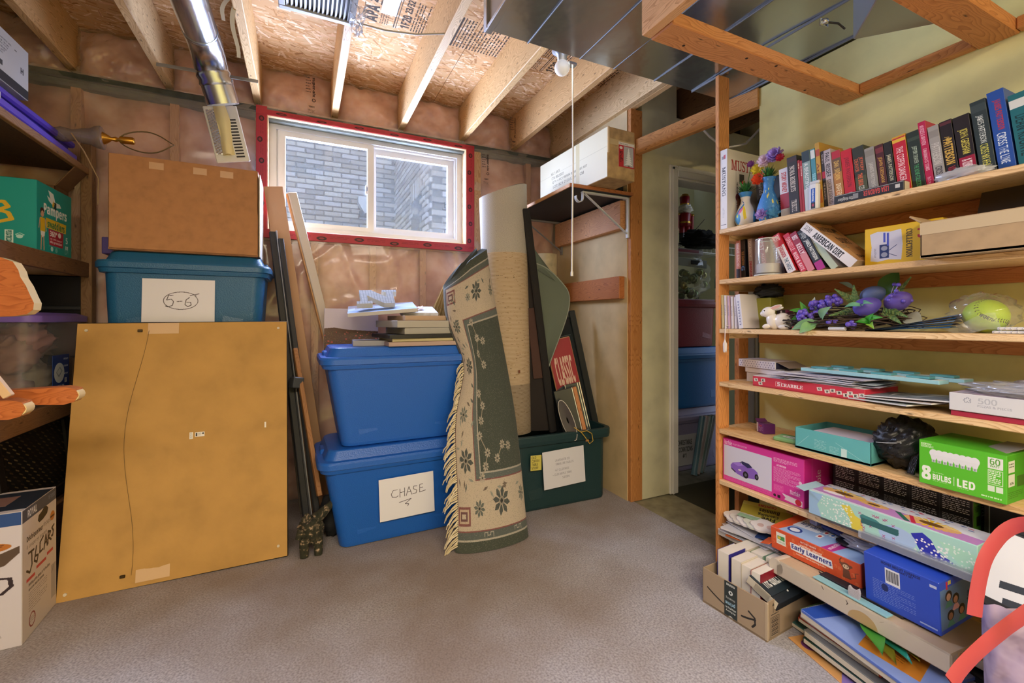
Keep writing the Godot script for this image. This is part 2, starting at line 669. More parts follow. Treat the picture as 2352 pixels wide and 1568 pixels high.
func make_textures() -> void:
	# pine: grain runs along u; mirrored so that it repeats
	var W := 512
	var H := 256
	var n1 := fnl(0.004, 2, 3)
	var n2 := fnl(0.05, 2, 5)
	var im := Image.create(W * 2, H * 2, false, Image.FORMAT_RGB8)
	var hm := Image.create(W * 2, H * 2, false, Image.FORMAT_L8)
	var knots := [Vector2(90, 60), Vector2(300, 150), Vector2(430, 40), Vector2(210, 220), Vector2(480, 215)]
	for y in H:
		for x in W:
			var v := y * 0.055 + 3.0 * n1.get_noise_2d(x * 0.9, y * 2.4)
			var dark := 0.0
			for k in knots:
				var dx: float = (x - k.x) / 26.0
				var dy: float = (y - k.y) / 11.0
				var q := dx * dx + dy * dy
				if q < 9.0:
					v += 1.3 * exp(-q) * (1.0 if y > k.y else -1.0)
					dark += exp(-q * 14.0) * 0.5
			var f := v * 1.6 - floorf(v * 1.6)
			var ring := f * f * f
			var fib := n2.get_noise_2d(x * 0.35, y * 7.0)
			var t := clampf(1.0 - 0.16 * ring + 0.05 * fib - dark, 0.0, 1.0)
			var c := Color(t, t * (0.985 - 0.07 * ring), t * (0.96 - 0.14 * ring))
			var hc := Color(t, t, t)
			for p in [Vector2i(x, y), Vector2i(2 * W - 1 - x, y), Vector2i(x, 2 * H - 1 - y), Vector2i(2 * W - 1 - x, 2 * H - 1 - y)]:
				im.set_pixelv(p, c)
				hm.set_pixelv(p, hc)
	tex.wood = ImageTexture.create_from_image(im)
	tex.woodh = ImageTexture.create_from_image(hm)
	# sheathing of pressed flakes with the mill's stamps
	var a := art(2048, 1280, "cfa878")
	var tones := ["d8b182", "e0bd92", "cda06a", "c2935c", "e8cba4", "d3a46e", "b98850", "dcb489", "efd8b8", "c99a66", "a97a48"]
	for i in 15000:
		var cx := rng.randf() * 2048
		var cy := rng.randf() * 1280
		var l := rng.randf_range(12, 46)
		var wd := rng.randf_range(3, 10)
		var an := rng.randfn(0.12, 0.35) + (1.2 if rng.randf() < 0.1 else 0.0)
		var e := Vector2(cos(an), sin(an)) * l / 2
		var s := Vector2(-sin(an), cos(an)) * wd / 2
		a.poly([cx - e.x - s.x, cy - e.y - s.y, cx + e.x - s.x * 0.6, cy + e.y - s.y * 0.6, cx + e.x + s.x, cy + e.y + s.y, cx - e.x + s.x * 0.7, cy - e.y + s.y * 0.7], tones[rng.randi() % tones.size()])
		if i % 9 == 0:
			a.stroke([cx - e.x, cy - e.y, cx + e.x, cy + e.y], 1.0, "8a6238")
	osb_stamps(a)
	more_textures()
	tex.osb = ImageTexture.create_from_image(a.im)
	# fibres, pile, dust
	tex.pink = ImageTexture.create_from_image(lut_image(fnl(0.006, 6, 11), 768, 768, ["9c6656", "c48c78", "dba790", "e6b9a6", "efcdbe"]))
	tex.soft = ImageTexture.create_from_image(lut_image(fnl(0.012, 5, 23), 512, 512, ["e6e6e6", "f2f2f2", "fafafa", "ffffff"]))
	tex.mott = ImageTexture.create_from_image(lut_image(fnl(0.012, 5, 21), 512, 512, ["c4c4c4", "dedede", "efefef", "ffffff"]))
	tex.fine = ImageTexture.create_from_image(lut_image(fnl(0.22, 3, 31), 512, 512, ["9a9a9a", "cccccc", "f0f0f0", "ffffff"]))
	tex.speck = ImageTexture.create_from_image(lut_image(fnl(0.09, 4, 41), 512, 512, ["555555", "c8c8c8", "e6e6e6", "f4f4f4", "ffffff"]))
	tex.fineh = noise_tex(512, 0.25, [], true, 3, 5, 5.0)
	tex.wrin = noise_tex(512, 0.02, [], true, 4, 9, 6.0)
	var pile := lut_image(fnl(0.18, 4, 51), 512, 512, ["7e7a78", "a7a4a3", "bdbab8", "d0cdcb", "dedbd9"])
	var fl := Image.create(2048, 2048, false, Image.FORMAT_RGB8)
	for i in 4:
		for j in 4:
			fl.blit_rect(pile, Rect2i(0, 0, 512, 512), Vector2i(i * 512, j * 512))
	fl.convert(Image.FORMAT_RGBA8)
	# carpet middle browned by tread, with blocked window light painted in as shade: x -1.6 .. 1.82 by z -3.05 .. 0.6
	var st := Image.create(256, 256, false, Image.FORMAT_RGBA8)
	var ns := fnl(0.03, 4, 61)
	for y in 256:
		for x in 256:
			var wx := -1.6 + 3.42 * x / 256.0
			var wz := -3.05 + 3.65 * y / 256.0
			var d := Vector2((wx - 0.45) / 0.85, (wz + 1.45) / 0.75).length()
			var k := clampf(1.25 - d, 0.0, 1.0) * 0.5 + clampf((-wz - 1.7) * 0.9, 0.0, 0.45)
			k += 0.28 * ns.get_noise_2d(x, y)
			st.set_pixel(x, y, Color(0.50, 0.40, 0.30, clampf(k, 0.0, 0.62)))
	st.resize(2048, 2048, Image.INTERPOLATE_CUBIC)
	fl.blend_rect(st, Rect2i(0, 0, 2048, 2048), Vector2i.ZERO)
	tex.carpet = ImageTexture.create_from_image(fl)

func osb_stamps(a: Art) -> void:
	# the picture spans x -1.4 .. 2.2 and z -0.8 (top row) .. -3.05, 569 pixels to the metre
	var k := "3a2c1c"
	for q in [[950, 735, 0], [1205, 745, 1], [1450, 752, 0], [1740, 748, 1]]:
		var t := art(150, 215, "00000000")
		if q[2] == 0:
			t.text("APA", 8, 6, 70, 34, k).lines(8, 48, 70, 26, 4, k, 0.4).text("20oc", 92, 10, 52, 22, k).lines(86, 40, 60, 40, 5, k, 0.4).rect(4, 86, 142, 3, k).rect(4, 93, 142, 2, k).text("1F20", 14, 104, 60, 26, k).lines(10, 136, 130, 40, 5, k, 0.4).text("23/32", 84, 106, 54, 20, k).rect(4, 184, 142, 3, k)
		else:
			t.rect(4, 6, 142, 7, k).rect(4, 18, 142, 3, k).lines(6, 28, 138, 170, 17, k, 0.45).rect(4, 202, 142, 4, k)
		t.im.rotate_90(COUNTERCLOCKWISE)
		a.im.blend_rect(t.im, Rect2i(0, 0, 215, 150), Vector2i(q[0], q[1]))

func film() -> StandardMaterial3D:
	return mt("f3ece6", 0.16, {"alpha": 0.16})

func build_shell() -> void:
	# floors
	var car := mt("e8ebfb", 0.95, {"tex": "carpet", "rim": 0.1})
	var b := MB.new()
	b.box(mt("8a8680", 0.95), Vector3(0.11, -0.05, -0.25), Vector3(3.42, 0.09, 5.6))
	var f := struct("floor", b)
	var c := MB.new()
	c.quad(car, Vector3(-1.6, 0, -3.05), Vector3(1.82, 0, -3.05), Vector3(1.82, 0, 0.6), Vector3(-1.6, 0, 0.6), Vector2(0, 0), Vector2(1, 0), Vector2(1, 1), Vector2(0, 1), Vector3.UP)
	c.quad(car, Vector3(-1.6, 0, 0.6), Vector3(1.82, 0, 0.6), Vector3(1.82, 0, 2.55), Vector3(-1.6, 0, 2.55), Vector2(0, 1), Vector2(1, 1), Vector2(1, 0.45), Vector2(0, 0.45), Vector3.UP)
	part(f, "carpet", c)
	part(f, "painted_concrete", bc(mt("a59f82", 0.6, {"tex": "mott", "tri": 1.6}), Vector3(1.82, -0.1, -2.2), Vector3(2.13, -0.006, 2.5)))
	part(f, "dark_carpet", bc(mt("4a4a38", 0.95, {"tex": "fine", "tri": 3.0}), Vector3(2.13, -0.1, -2.2), Vector3(3.0, -0.004, 2.5)))
	part(f, "closet_floor", bc(mt("86867c", 0.7, {"tex": "mott", "tri": 1.6}), Vector3(1.9, -0.1, -3.4), Vector3(3.7, -0.008, -2.2)))
	# walls
	var paint := mt("ece59e", 0.65, {"tex": "soft", "tri": 0.7})
	var pale := mt("e6e2bc", 0.7, {"tex": "soft", "tri": 0.7})
	var dry := mt("d6bf92", 0.8, {"tex": "soft", "tri": 0.9})
	var dark := mt("6b5a4a", 0.85, {"tex": "mott", "tri": 0.9})
	var rw := bc(paint, Vector3(1.95, 0, -1.4), Vector3(2.07, 2.195, 0.36))
	rw.box(paint, Vector3(2.01, YW / 2, 1.48), Vector3(0.12, YW, 2.24))
	struct("wall_right", rw)
	struct("wall_front", bc(paint, Vector3(-1.7, 0, 2.5), Vector3(3.1, YW, 2.62)))
	var wl := struct("wall_left", bc(dark, Vector3(-1.62, 0, -3.2), Vector3(-1.5, YW, 2.6)))
	var wp := struct("wall_partition")
	part(wp, "drywall", bc(dry, Vector3(1.79, 0, -3.1), Vector3(1.803, JB, -2.155)))
	part(wp, "drywall", bc(pale, Vector3(1.872, 0, -3.1), Vector3(1.885, JB, -2.155)))
	for z in [-2.176, -2.6, -3.02]:
		part(wp, "stud", bc(wood("c98f58"), Vector3(1.803, 0, z - 0.019), Vector3(1.872, JB, z + 0.019), 0.002))
	part(wp, "end_stud", bc(wood("c68a50"), Vector3(1.796, 0, -2.157), Vector3(1.884, JB, -2.125), 0.002))
	# wall with the closet door, and the passage beyond the shelving
	var wd := struct("wall_door")
	part(wd, "drywall", bc(pale, Vector3(1.885, 0, -2.25), Vector3(2.17, YW, -2.13)))
	part(wd, "drywall", bc(pale, Vector3(2.17, 2.02, -2.25), Vector3(2.92, 2.40, -2.13)))
	part(wd, "drywall", bc(pale, Vector3(2.92, 0, -2.25), Vector3(3.05, YW, -2.13)))
	struct("wall_passage", bc(mt("777a5c", 0.8), Vector3(3.0, 0, -2.2), Vector3(3.12, YW, 2.6)))
	var cl := struct("wall_closet", bc(mt("cfcba6", 0.8), Vector3(1.9, 0, -3.42), Vector3(3.7, YW, -3.3)))
	part(cl, "side_wall", bc(mt("cfcba6", 0.8), Vector3(3.6, 0, -3.3), Vector3(3.7, YW, -2.25)))
	part(cl, "side_wall", bc(mt("cfcba6", 0.8), Vector3(1.9, 0, -3.3), Vector3(1.95, YW, -2.25)))
	var tr := mt("e9e8df", 0.45)
	var dr := struct("door_1")
	for q in [[Vector3(2.10, 0, -2.13), Vector3(2.17, 2.09, -2.112)], [Vector3(2.92, 0, -2.13), Vector3(2.99, 2.09, -2.112)], [Vector3(2.17, 2.02, -2.13), Vector3(2.92, 2.09, -2.112)]]:
		part(dr, "casing", bc(tr, q[0], q[1], 0.004))
	for q in [[Vector3(2.118, 0, -2.112), Vector3(2.135, 2.075, -2.106)], [Vector3(2.118, 2.058, -2.112), Vector3(2.96, 2.075, -2.106)]]:
		part(dr, "moulding", bc(tr, q[0], q[1], 0.003))
	for q in [[Vector3(2.17, 0, -2.25), Vector3(2.182, 2.02, -2.13)], [Vector3(2.908, 0, -2.25), Vector3(2.92, 2.02, -2.13)], [Vector3(2.182, 2.008, -2.25), Vector3(2.908, 2.02, -2.13)]]:
		part(dr, "jamb", bc(tr, q[0], q[1]))
	# insulated window wall, framed round the opening
	var wb := struct("wall_back")
	var sh := mt("8a6f4e", 0.9)
	var xl := -0.197
	var xr := 1.047
	for q in [[Vector3(-1.62, 0, -3.24), Vector3(xl, YW, -3.14)], [Vector3(xr, 0, -3.24), Vector3(1.9, YW, -3.14)], [Vector3(xl, 0, -3.24), Vector3(xr, 1.628, -3.14)], [Vector3(xl, 2.312, -3.24), Vector3(xr, YW, -3.14)]]:
		part(wb, "sheathing", bc(sh, q[0], q[1]))
	var st := wood("cf9d78")
	var studs := [-1.46, -1.05, -0.64, -0.235, 1.13, 1.55]
	for x in studs:
		part(wb, "stud", bc(st, Vector3(x - 0.02, 0, -3.14), Vector3(x + 0.02, 2.29, -3.0)))
	for x in [0.065, 0.41, 0.74]:
		part(wb, "stud", bc(st, Vector3(x - 0.02, 0, -3.14), Vector3(x + 0.02, 1.58, -3.0)))
	part(wb, "sill_plate", bc(st, Vector3(-0.215, 1.58, -3.14), Vector3(1.11, 1.612, -3.0)))
	part(wb, "lintel", bc(st, Vector3(-0.215, 2.318, -3.14), Vector3(1.11, 2.33, -3.0)))
	part(wb, "trimmer_stud", bc(wood("c9a27c"), Vector3(1.1, 1.5, -2.999), Vector3(1.15, 2.30, -2.965), 0.002), "bare stud beside the window")
	var pk := mt("ffffff", 0.95, {"tex": "pink", "tri": 0.9, "rim": 0.3})
	var nz := fnl(1.6, 3, 71)
	var bays := [[-1.5, -1.07, 0, 2.29], [-1.03, -0.66, 0, 2.29], [-0.62, -0.255, 0, 2.29], [1.15, 1.53, 0, 2.29], [1.57, 1.79, 0, 2.29], [-0.215, 0.045, 0, 1.58], [0.085, 0.39, 0, 1.58], [0.43, 0.72, 0, 1.58], [0.76, 1.11, 0, 1.58]]
	for y in bays:
		var g := MB.new()
		g.grid(pk, 14, 60, func(u: float, v: float):
			var x: float = lerpf(y[0], y[1], u)
			var yy: float = lerpf(y[2], y[3], v)
			return Vector3(x, yy, -3.04 + 0.05 * pow(sin(PI * u), 0.5) * pow(minf(1.0, sin(PI * v) * 4.0), 0.5) + 0.035 * nz.get_noise_2d(x * 3.0, yy * 2.0)))
		part(wb, "insulation_batt", g)
	# rim joist space between the joists
	var js := joists()
	for i in js.size() - 1:
		var x0: float = js[i] + 0.02
		var x1: float = js[i + 1] - 0.02
		var g := MB.new()
		var ff := func(u: float, v: float, k: float):
			var x: float = lerpf(x0, x1, u)
			return Vector3(x, lerpf(2.345, YW - 0.002, v) + 0.012 * nz.get_noise_2d(x * 6.0, 9.0) * v, -3.05 + k + 0.07 * pow(sin(PI * u), 0.4) * pow(maxf(0.0, sin(PI * (0.15 + 0.85 * v))), 0.5) + 0.03 * nz.get_noise_2d(x * 3.0, v + i * 7.0))
		g.grid(pk, 14, 14, ff.bind(0.0))
		part(wb, "insulation_batt", g)
		var gf := MB.new()
		var wr := fnl(3.0, 2, 80 + i)
		gf.grid(film(), 40, 30, func(u: float, v: float):
			var p: Vector3 = ff.call(u, v, 0.022)
			var e := absf(wr.get_noise_2d(u * 1.2 + v * 0.7, v * 0.8 - u * 0.5))
			return p + Vector3(0, 0, 0.014 * (1.0 - minf(1.0, e * 9.0)) + 0.012 * absf(2 * u - 1) ** 3))
		part(wb, "vapour_film", gf)
	# band of sealed plate under the joists
	part(wb, "plate_band", bc(mt("6d7268", 0.8, {"tex": "mott", "tri": 2.0}), Vector3(-1.5, 2.29, -3.06), Vector3(1.79, 2.352, -2.985), 0.012))
	part(wb, "plate_band", bc(mt("565b54", 0.8, {"tex": "mott", "tri": 2.0}), Vector3(-1.5, 2.318, -2.99), Vector3(1.79, 2.352, -2.968), 0.008))
	var wr2 := fnl(0.9, 2, 90)
	for q in [[-1.5, -0.245, 0.0, 2.36], [-0.245, 1.09, 0.0, 1.63], [1.09, 1.79, 0.0, 2.36], [-0.245, 1.09, 2.30, 2.36]]:
		var gf := MB.new()
		var nx := int((q[1] - q[0]) * 50)
		var ny := int(maxf(4, (q[3] - q[2]) * 40))
		gf.grid(film(), nx, ny, func(u: float, v: float):
			var x: float = lerpf(q[0], q[1], u)
			var y: float = lerpf(q[2], q[3], v)
			var e := absf(wr2.get_noise_2d(x * 1.8 + y * 0.8, y * 0.9 - x * 0.6))
			var e2 := absf(wr2.get_noise_2d(x * 0.9 - y * 1.3 + 40.0, y * 1.6))
			return Vector3(x, y, -2.972 + 0.010 * (1.0 - minf(1.0, e * 7.0)) + 0.006 * (1.0 - minf(1.0, e2 * 8.0)) + 0.006 * wr2.get_noise_2d(x * 2.0, y * 2.0)))
		part(wb, "vapour_film", gf)
	# maker's marks printed on the film
	var pa := art(96, 320, "00000000")
	pa.text("super-six", 52, 20, 26, 150, "3c2a24", "b", 1).lines(10, 24, 36, 130, 6, "5a443c", 0.3).ell(66, 196, 13, 13, "3c2a24").ell(66, 196, 8, 8, "00000000").text("10801", 30, 240, 40, 14, "5a443c").lines(24, 270, 50, 30, 3, "5a443c", 0.3)
	tex.filmprint = ImageTexture.create_from_image(pa.im)
	var pm := mt("ffffff", 0.6, {"tex": "filmprint", "cut": 1})
	for q in [Vector3(0.045, 2.46, -2.944), Vector3(1.185, 2.18, -2.955), Vector3(1.40, 2.48, -2.944)]:
		var fp := MB.new()
		fp.quad(pm, q + Vector3(-0.038, 0.125, 0), q + Vector3(0.038, 0.125, 0), q + Vector3(0.038, -0.125, 0.0), q + Vector3(-0.038, -0.125, 0.0), Vector2(0, 0), Vector2(1, 0), Vector2(1, 1), Vector2(0, 1), Vector3.BACK)
		part(wb, "film_print", fp)
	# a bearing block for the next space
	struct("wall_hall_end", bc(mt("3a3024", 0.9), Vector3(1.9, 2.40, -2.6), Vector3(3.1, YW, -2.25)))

func joists() -> Array:
	return [-1.5, -1.07, -0.67, -0.242, 0.18, 0.598, 1.03, 1.433, 1.79]

func build_window() -> void:
	var w := struct("window_1")
	var lin := wood("e6c9a0", 0.5)
	for q in [[Vector3(-0.197, 1.628, -3.24), Vector3(-0.185, 2.312, -2.962)], [Vector3(1.035, 1.628, -3.24), Vector3(1.047, 2.312, -2.962)], [Vector3(-0.185, 2.30, -3.24), Vector3(1.035, 2.312, -2.962)], [Vector3(-0.185, 1.628, -3.24), Vector3(1.035, 1.64, -2.962)]]:
		part(w, "jamb_liner", bc(lin, q[0], q[1], 0.002))
	var vin := mt("e9ebee", 0.35)
	var v2 := mt("d9dce2", 0.35)
	var fr := func(n: String, x0: float, y0: float, x1: float, y1: float, t: float, z0: float, z1: float, m) -> Node3D:
		var b := MB.new()
		for q in [[Vector3(x0, y0, z0), Vector3(x0 + t, y1, z1)], [Vector3(x1 - t, y0, z0), Vector3(x1, y1, z1)], [Vector3(x0 + t, y1 - t, z0), Vector3(x1 - t, y1, z1)], [Vector3(x0 + t, y0, z0), Vector3(x1 - t, y0 + t, z1)]]:
			b.box(m, (q[0] + q[1]) / 2, q[1] - q[0], 0.0)
		return part(w, n, b)
	fr.call("frame", -0.185, 1.64, 1.035, 2.30, 0.038, -3.13, -3.045, v2)
	fr.call("frame_stop", -0.147, 1.678, 0.997, 2.262, 0.012, -3.12, -3.062, vin)
	var s1: Node3D = fr.call("sash", -0.137, 1.672, 0.425, 2.27, 0.04, -3.085, -3.055, vin)
	var s2: Node3D = fr.call("sash", 0.40, 1.682, 0.987, 2.258, 0.045, -3.12, -3.09, vin)
	var gl := mt("dfe8ea", 0.02, {"alpha": 0.06})
	part(s1, "pane", bc(gl, Vector3(-0.1, 1.705, -3.071), Vector3(0.39, 2.235, -3.069)))
	part(s2, "pane", bc(gl, Vector3(0.44, 1.722, -3.106), Vector3(0.947, 2.218, -3.104)))
	part(s1, "latch", bc(vin, Vector3(0.372, 1.93, -3.056), Vector3(0.386, 1.99, -3.044), 0.003))
	part(s1, "latch_lever", bc(mt("55585c", 0.4), Vector3(0.375, 1.95, -3.046), Vector3(0.383, 1.975, -3.036), 0.002))
	# red sheathing tape round the opening
	var a := art(512, 40, "b02c3a")
	for i in 6:
		a.ell(50 + i * 84, 20 + (i % 2) * 6, 11, 10, "3a1418")
		a.ell(50 + i * 84, 20 + (i % 2) * 6, 6, 5, "8d2833")
		a.lines(68 + i * 84, 14, 44, 14, 2, "7d1f2a", 0.3)
	var th := ink(a)
	a.im.rotate_90(CLOCKWISE)
	var q := a.w
	a.w = a.h
	a.h = q
	var tv := ink(a)
	var red := mt("b02c3a", 0.35)
	for e in [[Vector3(-0.247, 1.60, -2.966), Vector3(-0.190, 2.352, -2.959), tv], [Vector3(1.04, 1.60, -2.966), Vector3(1.098, 2.335, -2.959), tv], [Vector3(-0.247, 2.304, -2.966), Vector3(1.09, 2.334, -2.957), th], [Vector3(-0.247, 1.585, -2.966), Vector3(1.09, 1.636, -2.957), th]]:
		part(w, "tape_strip", bc(red, e[0], e[1], 0.001, {"f": e[2]}))

func build_outside() -> void:
	# the neighbour's brick wall with a projecting bay
	var h := thing("brick_house", "grey mottled brick wall of the neighbouring house seen through the window", "building", Vector3(0, 0, 0))
	var mo := mt("6f6c66", 0.95)
	var b := MB.new()
	b.box(mo, Vector3(-2.0, 3.0, -6.31), Vector3(6.4, 7.0, 0.2))
	b.box(mo, Vector3(2.19, 3.0, -5.25), Vector3(2.08, 7.0, 1.88))
	part(h, "mortar_wall", b)
	var br := []
	for c in ["b3ada2", "a39b8f", "c3bdb2", "98938c", "bdb9b6", "aca59a"]:
		br.append(mt(c, 0.9, {"tex": "speck", "tri": 6.0}))
	var shapes := []
	for i in 18:
		var m := MB.new()
		m.box(br[i % 6], Vector3.ZERO, Vector3(0.202, 0.052, 0.03), 0.006)
		shapes.append(m.mesh())
	var n := 0
	var rest := MB.new()
	for row in 26:
		var y := 2.22 + row * 0.0645
		for i in 9:
			var x := -0.72 + i * 0.214 + (0.107 if row % 2 else 0.0) + rng.randf_range(-0.004, 0.004)
			if x > 1.12:
				continue
			if y < 3.62:
				var p := part(h, "brick", shapes[rng.randi() % 18])
				p.position = Vector3(x, y, -6.205 + rng.randf_range(-0.004, 0.006))
				n += 1
			else:
				rest.box(br[rng.randi() % 6], Vector3(x, y, -6.205), Vector3(0.202, 0.052, 0.03))
	for row in 26:
		var y := 1.98 + row * 0.0645
		for i in 9:
			var z := -6.12 + i * 0.214 + (0.107 if row % 2 else 0.0)
			if z > -4.4:
				continue
			var z_in := z > -5.15 and z < -4.72 and y < 2.6
			if z_in:
				continue
			if y < 3.2 and n < 282:
				var p := part(h, "brick", shapes[rng.randi() % 18])
				p.position = Vector3(1.145 + rng.randf_range(-0.005, 0.004), y, z)
				p.rotation_degrees.y = 90
				n += 1
			else:
				rest.box(br[rng.randi() % 6], Vector3(1.145, y, z), Vector3(0.03, 0.052, 0.202))
	for row in 16:
		var y := 1.78 + row * 0.0645
		for i in 3:
			var x := 1.25 + i * 0.214 + (0.107 if row % 2 else 0.0)
			if x - 0.101 < 1.14:
				rest.box(br[rng.randi() % 6], Vector3(1.19, y, -4.3), Vector3(0.1, 0.052, 0.03))
			rest.box(br[rng.randi() % 6], Vector3(x, y, -4.3), Vector3(0.202, 0.052, 0.03), 0.005)
	var rp := part(h, "more_bricks", rest)
	rp.set_meta("kind", "stuff")
	# soldier course and the little window under it
	for i in 8:
		var p := part(h, "soldier_brick", shapes[i])
		p.position = Vector3(1.14, 2.55, -5.13 + i * 0.058)
		p.rotation_degrees = Vector3(0, 90, 90)
	part(h, "window_pane", bc(mt("5c6166", 0.15), Vector3(1.13, 1.7, -5.14), Vector3(1.16, 2.44, -4.73)))
	for y in [1.98, 2.24]:
		var t := MB.new()
		t.tube(mt("161616", 0.5), [Vector3(1.27, y - 0.02, -4.28), Vector3(1.27, y + 0.03, -4.27), Vector3(1.31, y + 0.03, -4.27), Vector3(1.31, y - 0.02, -4.28), Vector3(1.27, y - 0.02, -4.28)], 0.005, 6)
		part(h, "wall_hook", t)
	var v := thing("wall_vent", "small grey hooded vent on the brick wall outside", "vent", Vector3(0.71, 2.62, -6.19))
	var vb := MB.new()
	vb.prism(mt("a9adb0", 0.4, {"metal": 0.5}), PackedVector2Array([Vector2(-0.06, 0.1), Vector2(0.06, 0.1), Vector2(0.06, -0.1), Vector2(0.02, -0.12), Vector2(-0.06, 0.02)]), 0.12)
	part(v, "hood", vb)
	part(v, "flap", bc(mt("4a4c4e", 0.5), Vector3(-0.04, -0.16, 0.04), Vector3(0.05, -0.08, 0.1), 0.004))
	# the ground between the houses lies above the basement floor
	struct("floor_outside", bc(mt("8c8a80", 0.95, {"tex": "mott", "tri": 1.0}), Vector3(-6, 1.15, -6.2), Vector3(6, 1.25, -3.3)))

func more_textures() -> void:
	tex.marble = ImageTexture.create_from_image(lut_image(fnl(0.008, 4, 95), 512, 512, ["9a8ea4", "cfc6d6", "e6dfea", "d8cede", "b4a6ba", "e4dce6"]))
	tex.camo = ImageTexture.create_from_image(lut_image(fnl(0.03, 3, 91), 256, 256, ["15160f", "24261a", "2e2f22", "33301f", "b59a80", "d8c0a4"]))
	# ribbed jute
	var wv := art(512, 512, "ffffff")
	for y in range(0, 512, 4):
		wv.rect(0, y, 512, 1, "cbbda6")
	for i in 2600:
		wv.rect(rng.randf() * 512, rng.randf() * 512, 2 + rng.randf() * 8, 1, ["b7a78e", "d9cbb4", "e9ddc8", "a08f78"][rng.randi() % 4])
	for i in 60:
		wv.rect(rng.randf() * 512, rng.randf() * 512, 3, 2, "4c3e30")
	tex.weave = ImageTexture.create_from_image(wv.im)
	var gd := art(128, 128, "8f9296")
	for i in 8:
		for j in 8:
			gd.rect(i * 16 + 2, j * 16 + 2, 11, 11, "d6d8da").rect(i * 16 + 5, j * 16 + 5, 5, 5, "a5a8ac")
	tex.grid = ImageTexture.create_from_image(gd.im)
	# the rug: its width runs once round the front half
	var r := art(768, 1400, "4a5048")
	var cream := "b9ac9a"
	var leaf := "4a4f4c"
	# outer band, guard lines, cream border, inner band round a plain field
	r.rect(0, 0, 768, 1400, "42483f")
	r.rect(0, 46, 768, 1308, "a9a398").rect(0, 54, 768, 1292, "565d5a").rect(0, 84, 768, 1232, "7d4f4e").rect(0, 90, 768, 1220, cream)
	r.rect(250, 300, 518, 800, "7d4f4e").rect(256, 306, 512, 788, "5c6462").rect(284, 334, 484, 736, "a9a398").rect(292, 342, 476, 720, "444b44")
	r.rect(0, 46, 40, 1308, "42483f").rect(40, 46, 8, 1308, "a9a398").rect(48, 54, 34, 1292, "565d5a").rect(82, 84, 6, 1232, "7d4f4e")
	# stepped key figures in the corners and sides
	for q in [[96, 110], [96, 1210]]:
		for k in 4:
			r.rect(q[0] + k * 12, q[1] + k * 10, 110 - k * 24, 80 - k * 20, ["7d4f4e", "b8a48e", "6a4a4c", cream][k])
	for y in [250, 520, 800, 1080]:
		r.stroke([56, y, 56, y + 24, 70, y + 24, 70, y + 50, 56, y + 50, 56, y + 80], 5, "a9a398")
	for x in [300, 520]:
		r.stroke([x, 1336, x, 1322, x + 20, 1322, x + 20, 1334, x + 40, 1334, x + 40, 1322, x + 60, 1322, x + 60, 1340], 5, "a9a398")
	var flower := func(cx: float, cy: float, s: float, c: String):
		for k in 8:
			var an := TAU * k / 8.0 + 0.2
			r.poly([cx, cy, cx + s * cos(an - 0.3) * 0.7, cy + s * sin(an - 0.3) * 0.7, cx + s * cos(an), cy + s * sin(an), cx + s * cos(an + 0.3) * 0.7, cy + s * sin(an + 0.3) * 0.7], c)
		r.ell(cx, cy, s * 0.3, s * 0.3, "8a8478").ell(cx, cy, s * 0.15, s * 0.15, "2c302e")
	for q in [[420, 180, 56, leaf], [600, 210, 34, "5d635e"], [170, 330, 44, "5d635e"], [190, 560, 50, leaf], [170, 800, 42, "6b706a"], [185, 1010, 60, leaf], [430, 1200, 66, leaf], [620, 1190, 40, "6b706a"], [270, 1220, 40, "5d635e"], [330, 190, 26, "7c807a"]]:
		flower.call(float(q[0]), float(q[1]), float(q[2]), q[3])
	for i in 46:
		var x: float = rng.randf_range(110, 240) if i % 2 else rng.randf_range(110, 740)
		var y: float = rng.randf_range(130, 1260) if i % 2 else ([150, 250, 1130, 1250][i % 4] + rng.randf_range(-20, 20))
		var an := rng.randf() * TAU
		r.poly([x, y, x + 20 * cos(an) - 7 * sin(an), y + 20 * sin(an) + 7 * cos(an), x + 42 * cos(an), y + 42 * sin(an), x + 20 * cos(an) + 7 * sin(an), y + 20 * sin(an) - 7 * cos(an)], ["565d5a", "8b8f86", "6e6258"][i % 3])
	for s in [[330, 330, 370, 420, 352, 500, 400, 560], [300, 900, 350, 980, 330, 1040, 300, 1090], [420, 1010, 470, 950, 520, 960], [360, 420, 420, 440], [310, 700, 340, 760, 320, 830]]:
		r.stroke(s, 5, "9c917f")
		for k in range(0, s.size(), 2):
			flower.call(float(s[k]), float(s[k + 1]), 24.0, "a8a092")
	for i in 26000:
		r.rect(rng.randf() * 768, rng.randf() * 1400, 2, 1, ["3c413c", "646a62", "858679", "a29a8c"][rng.randi() % 4])
	tex.rug = ImageTexture.create_from_image(r.im)

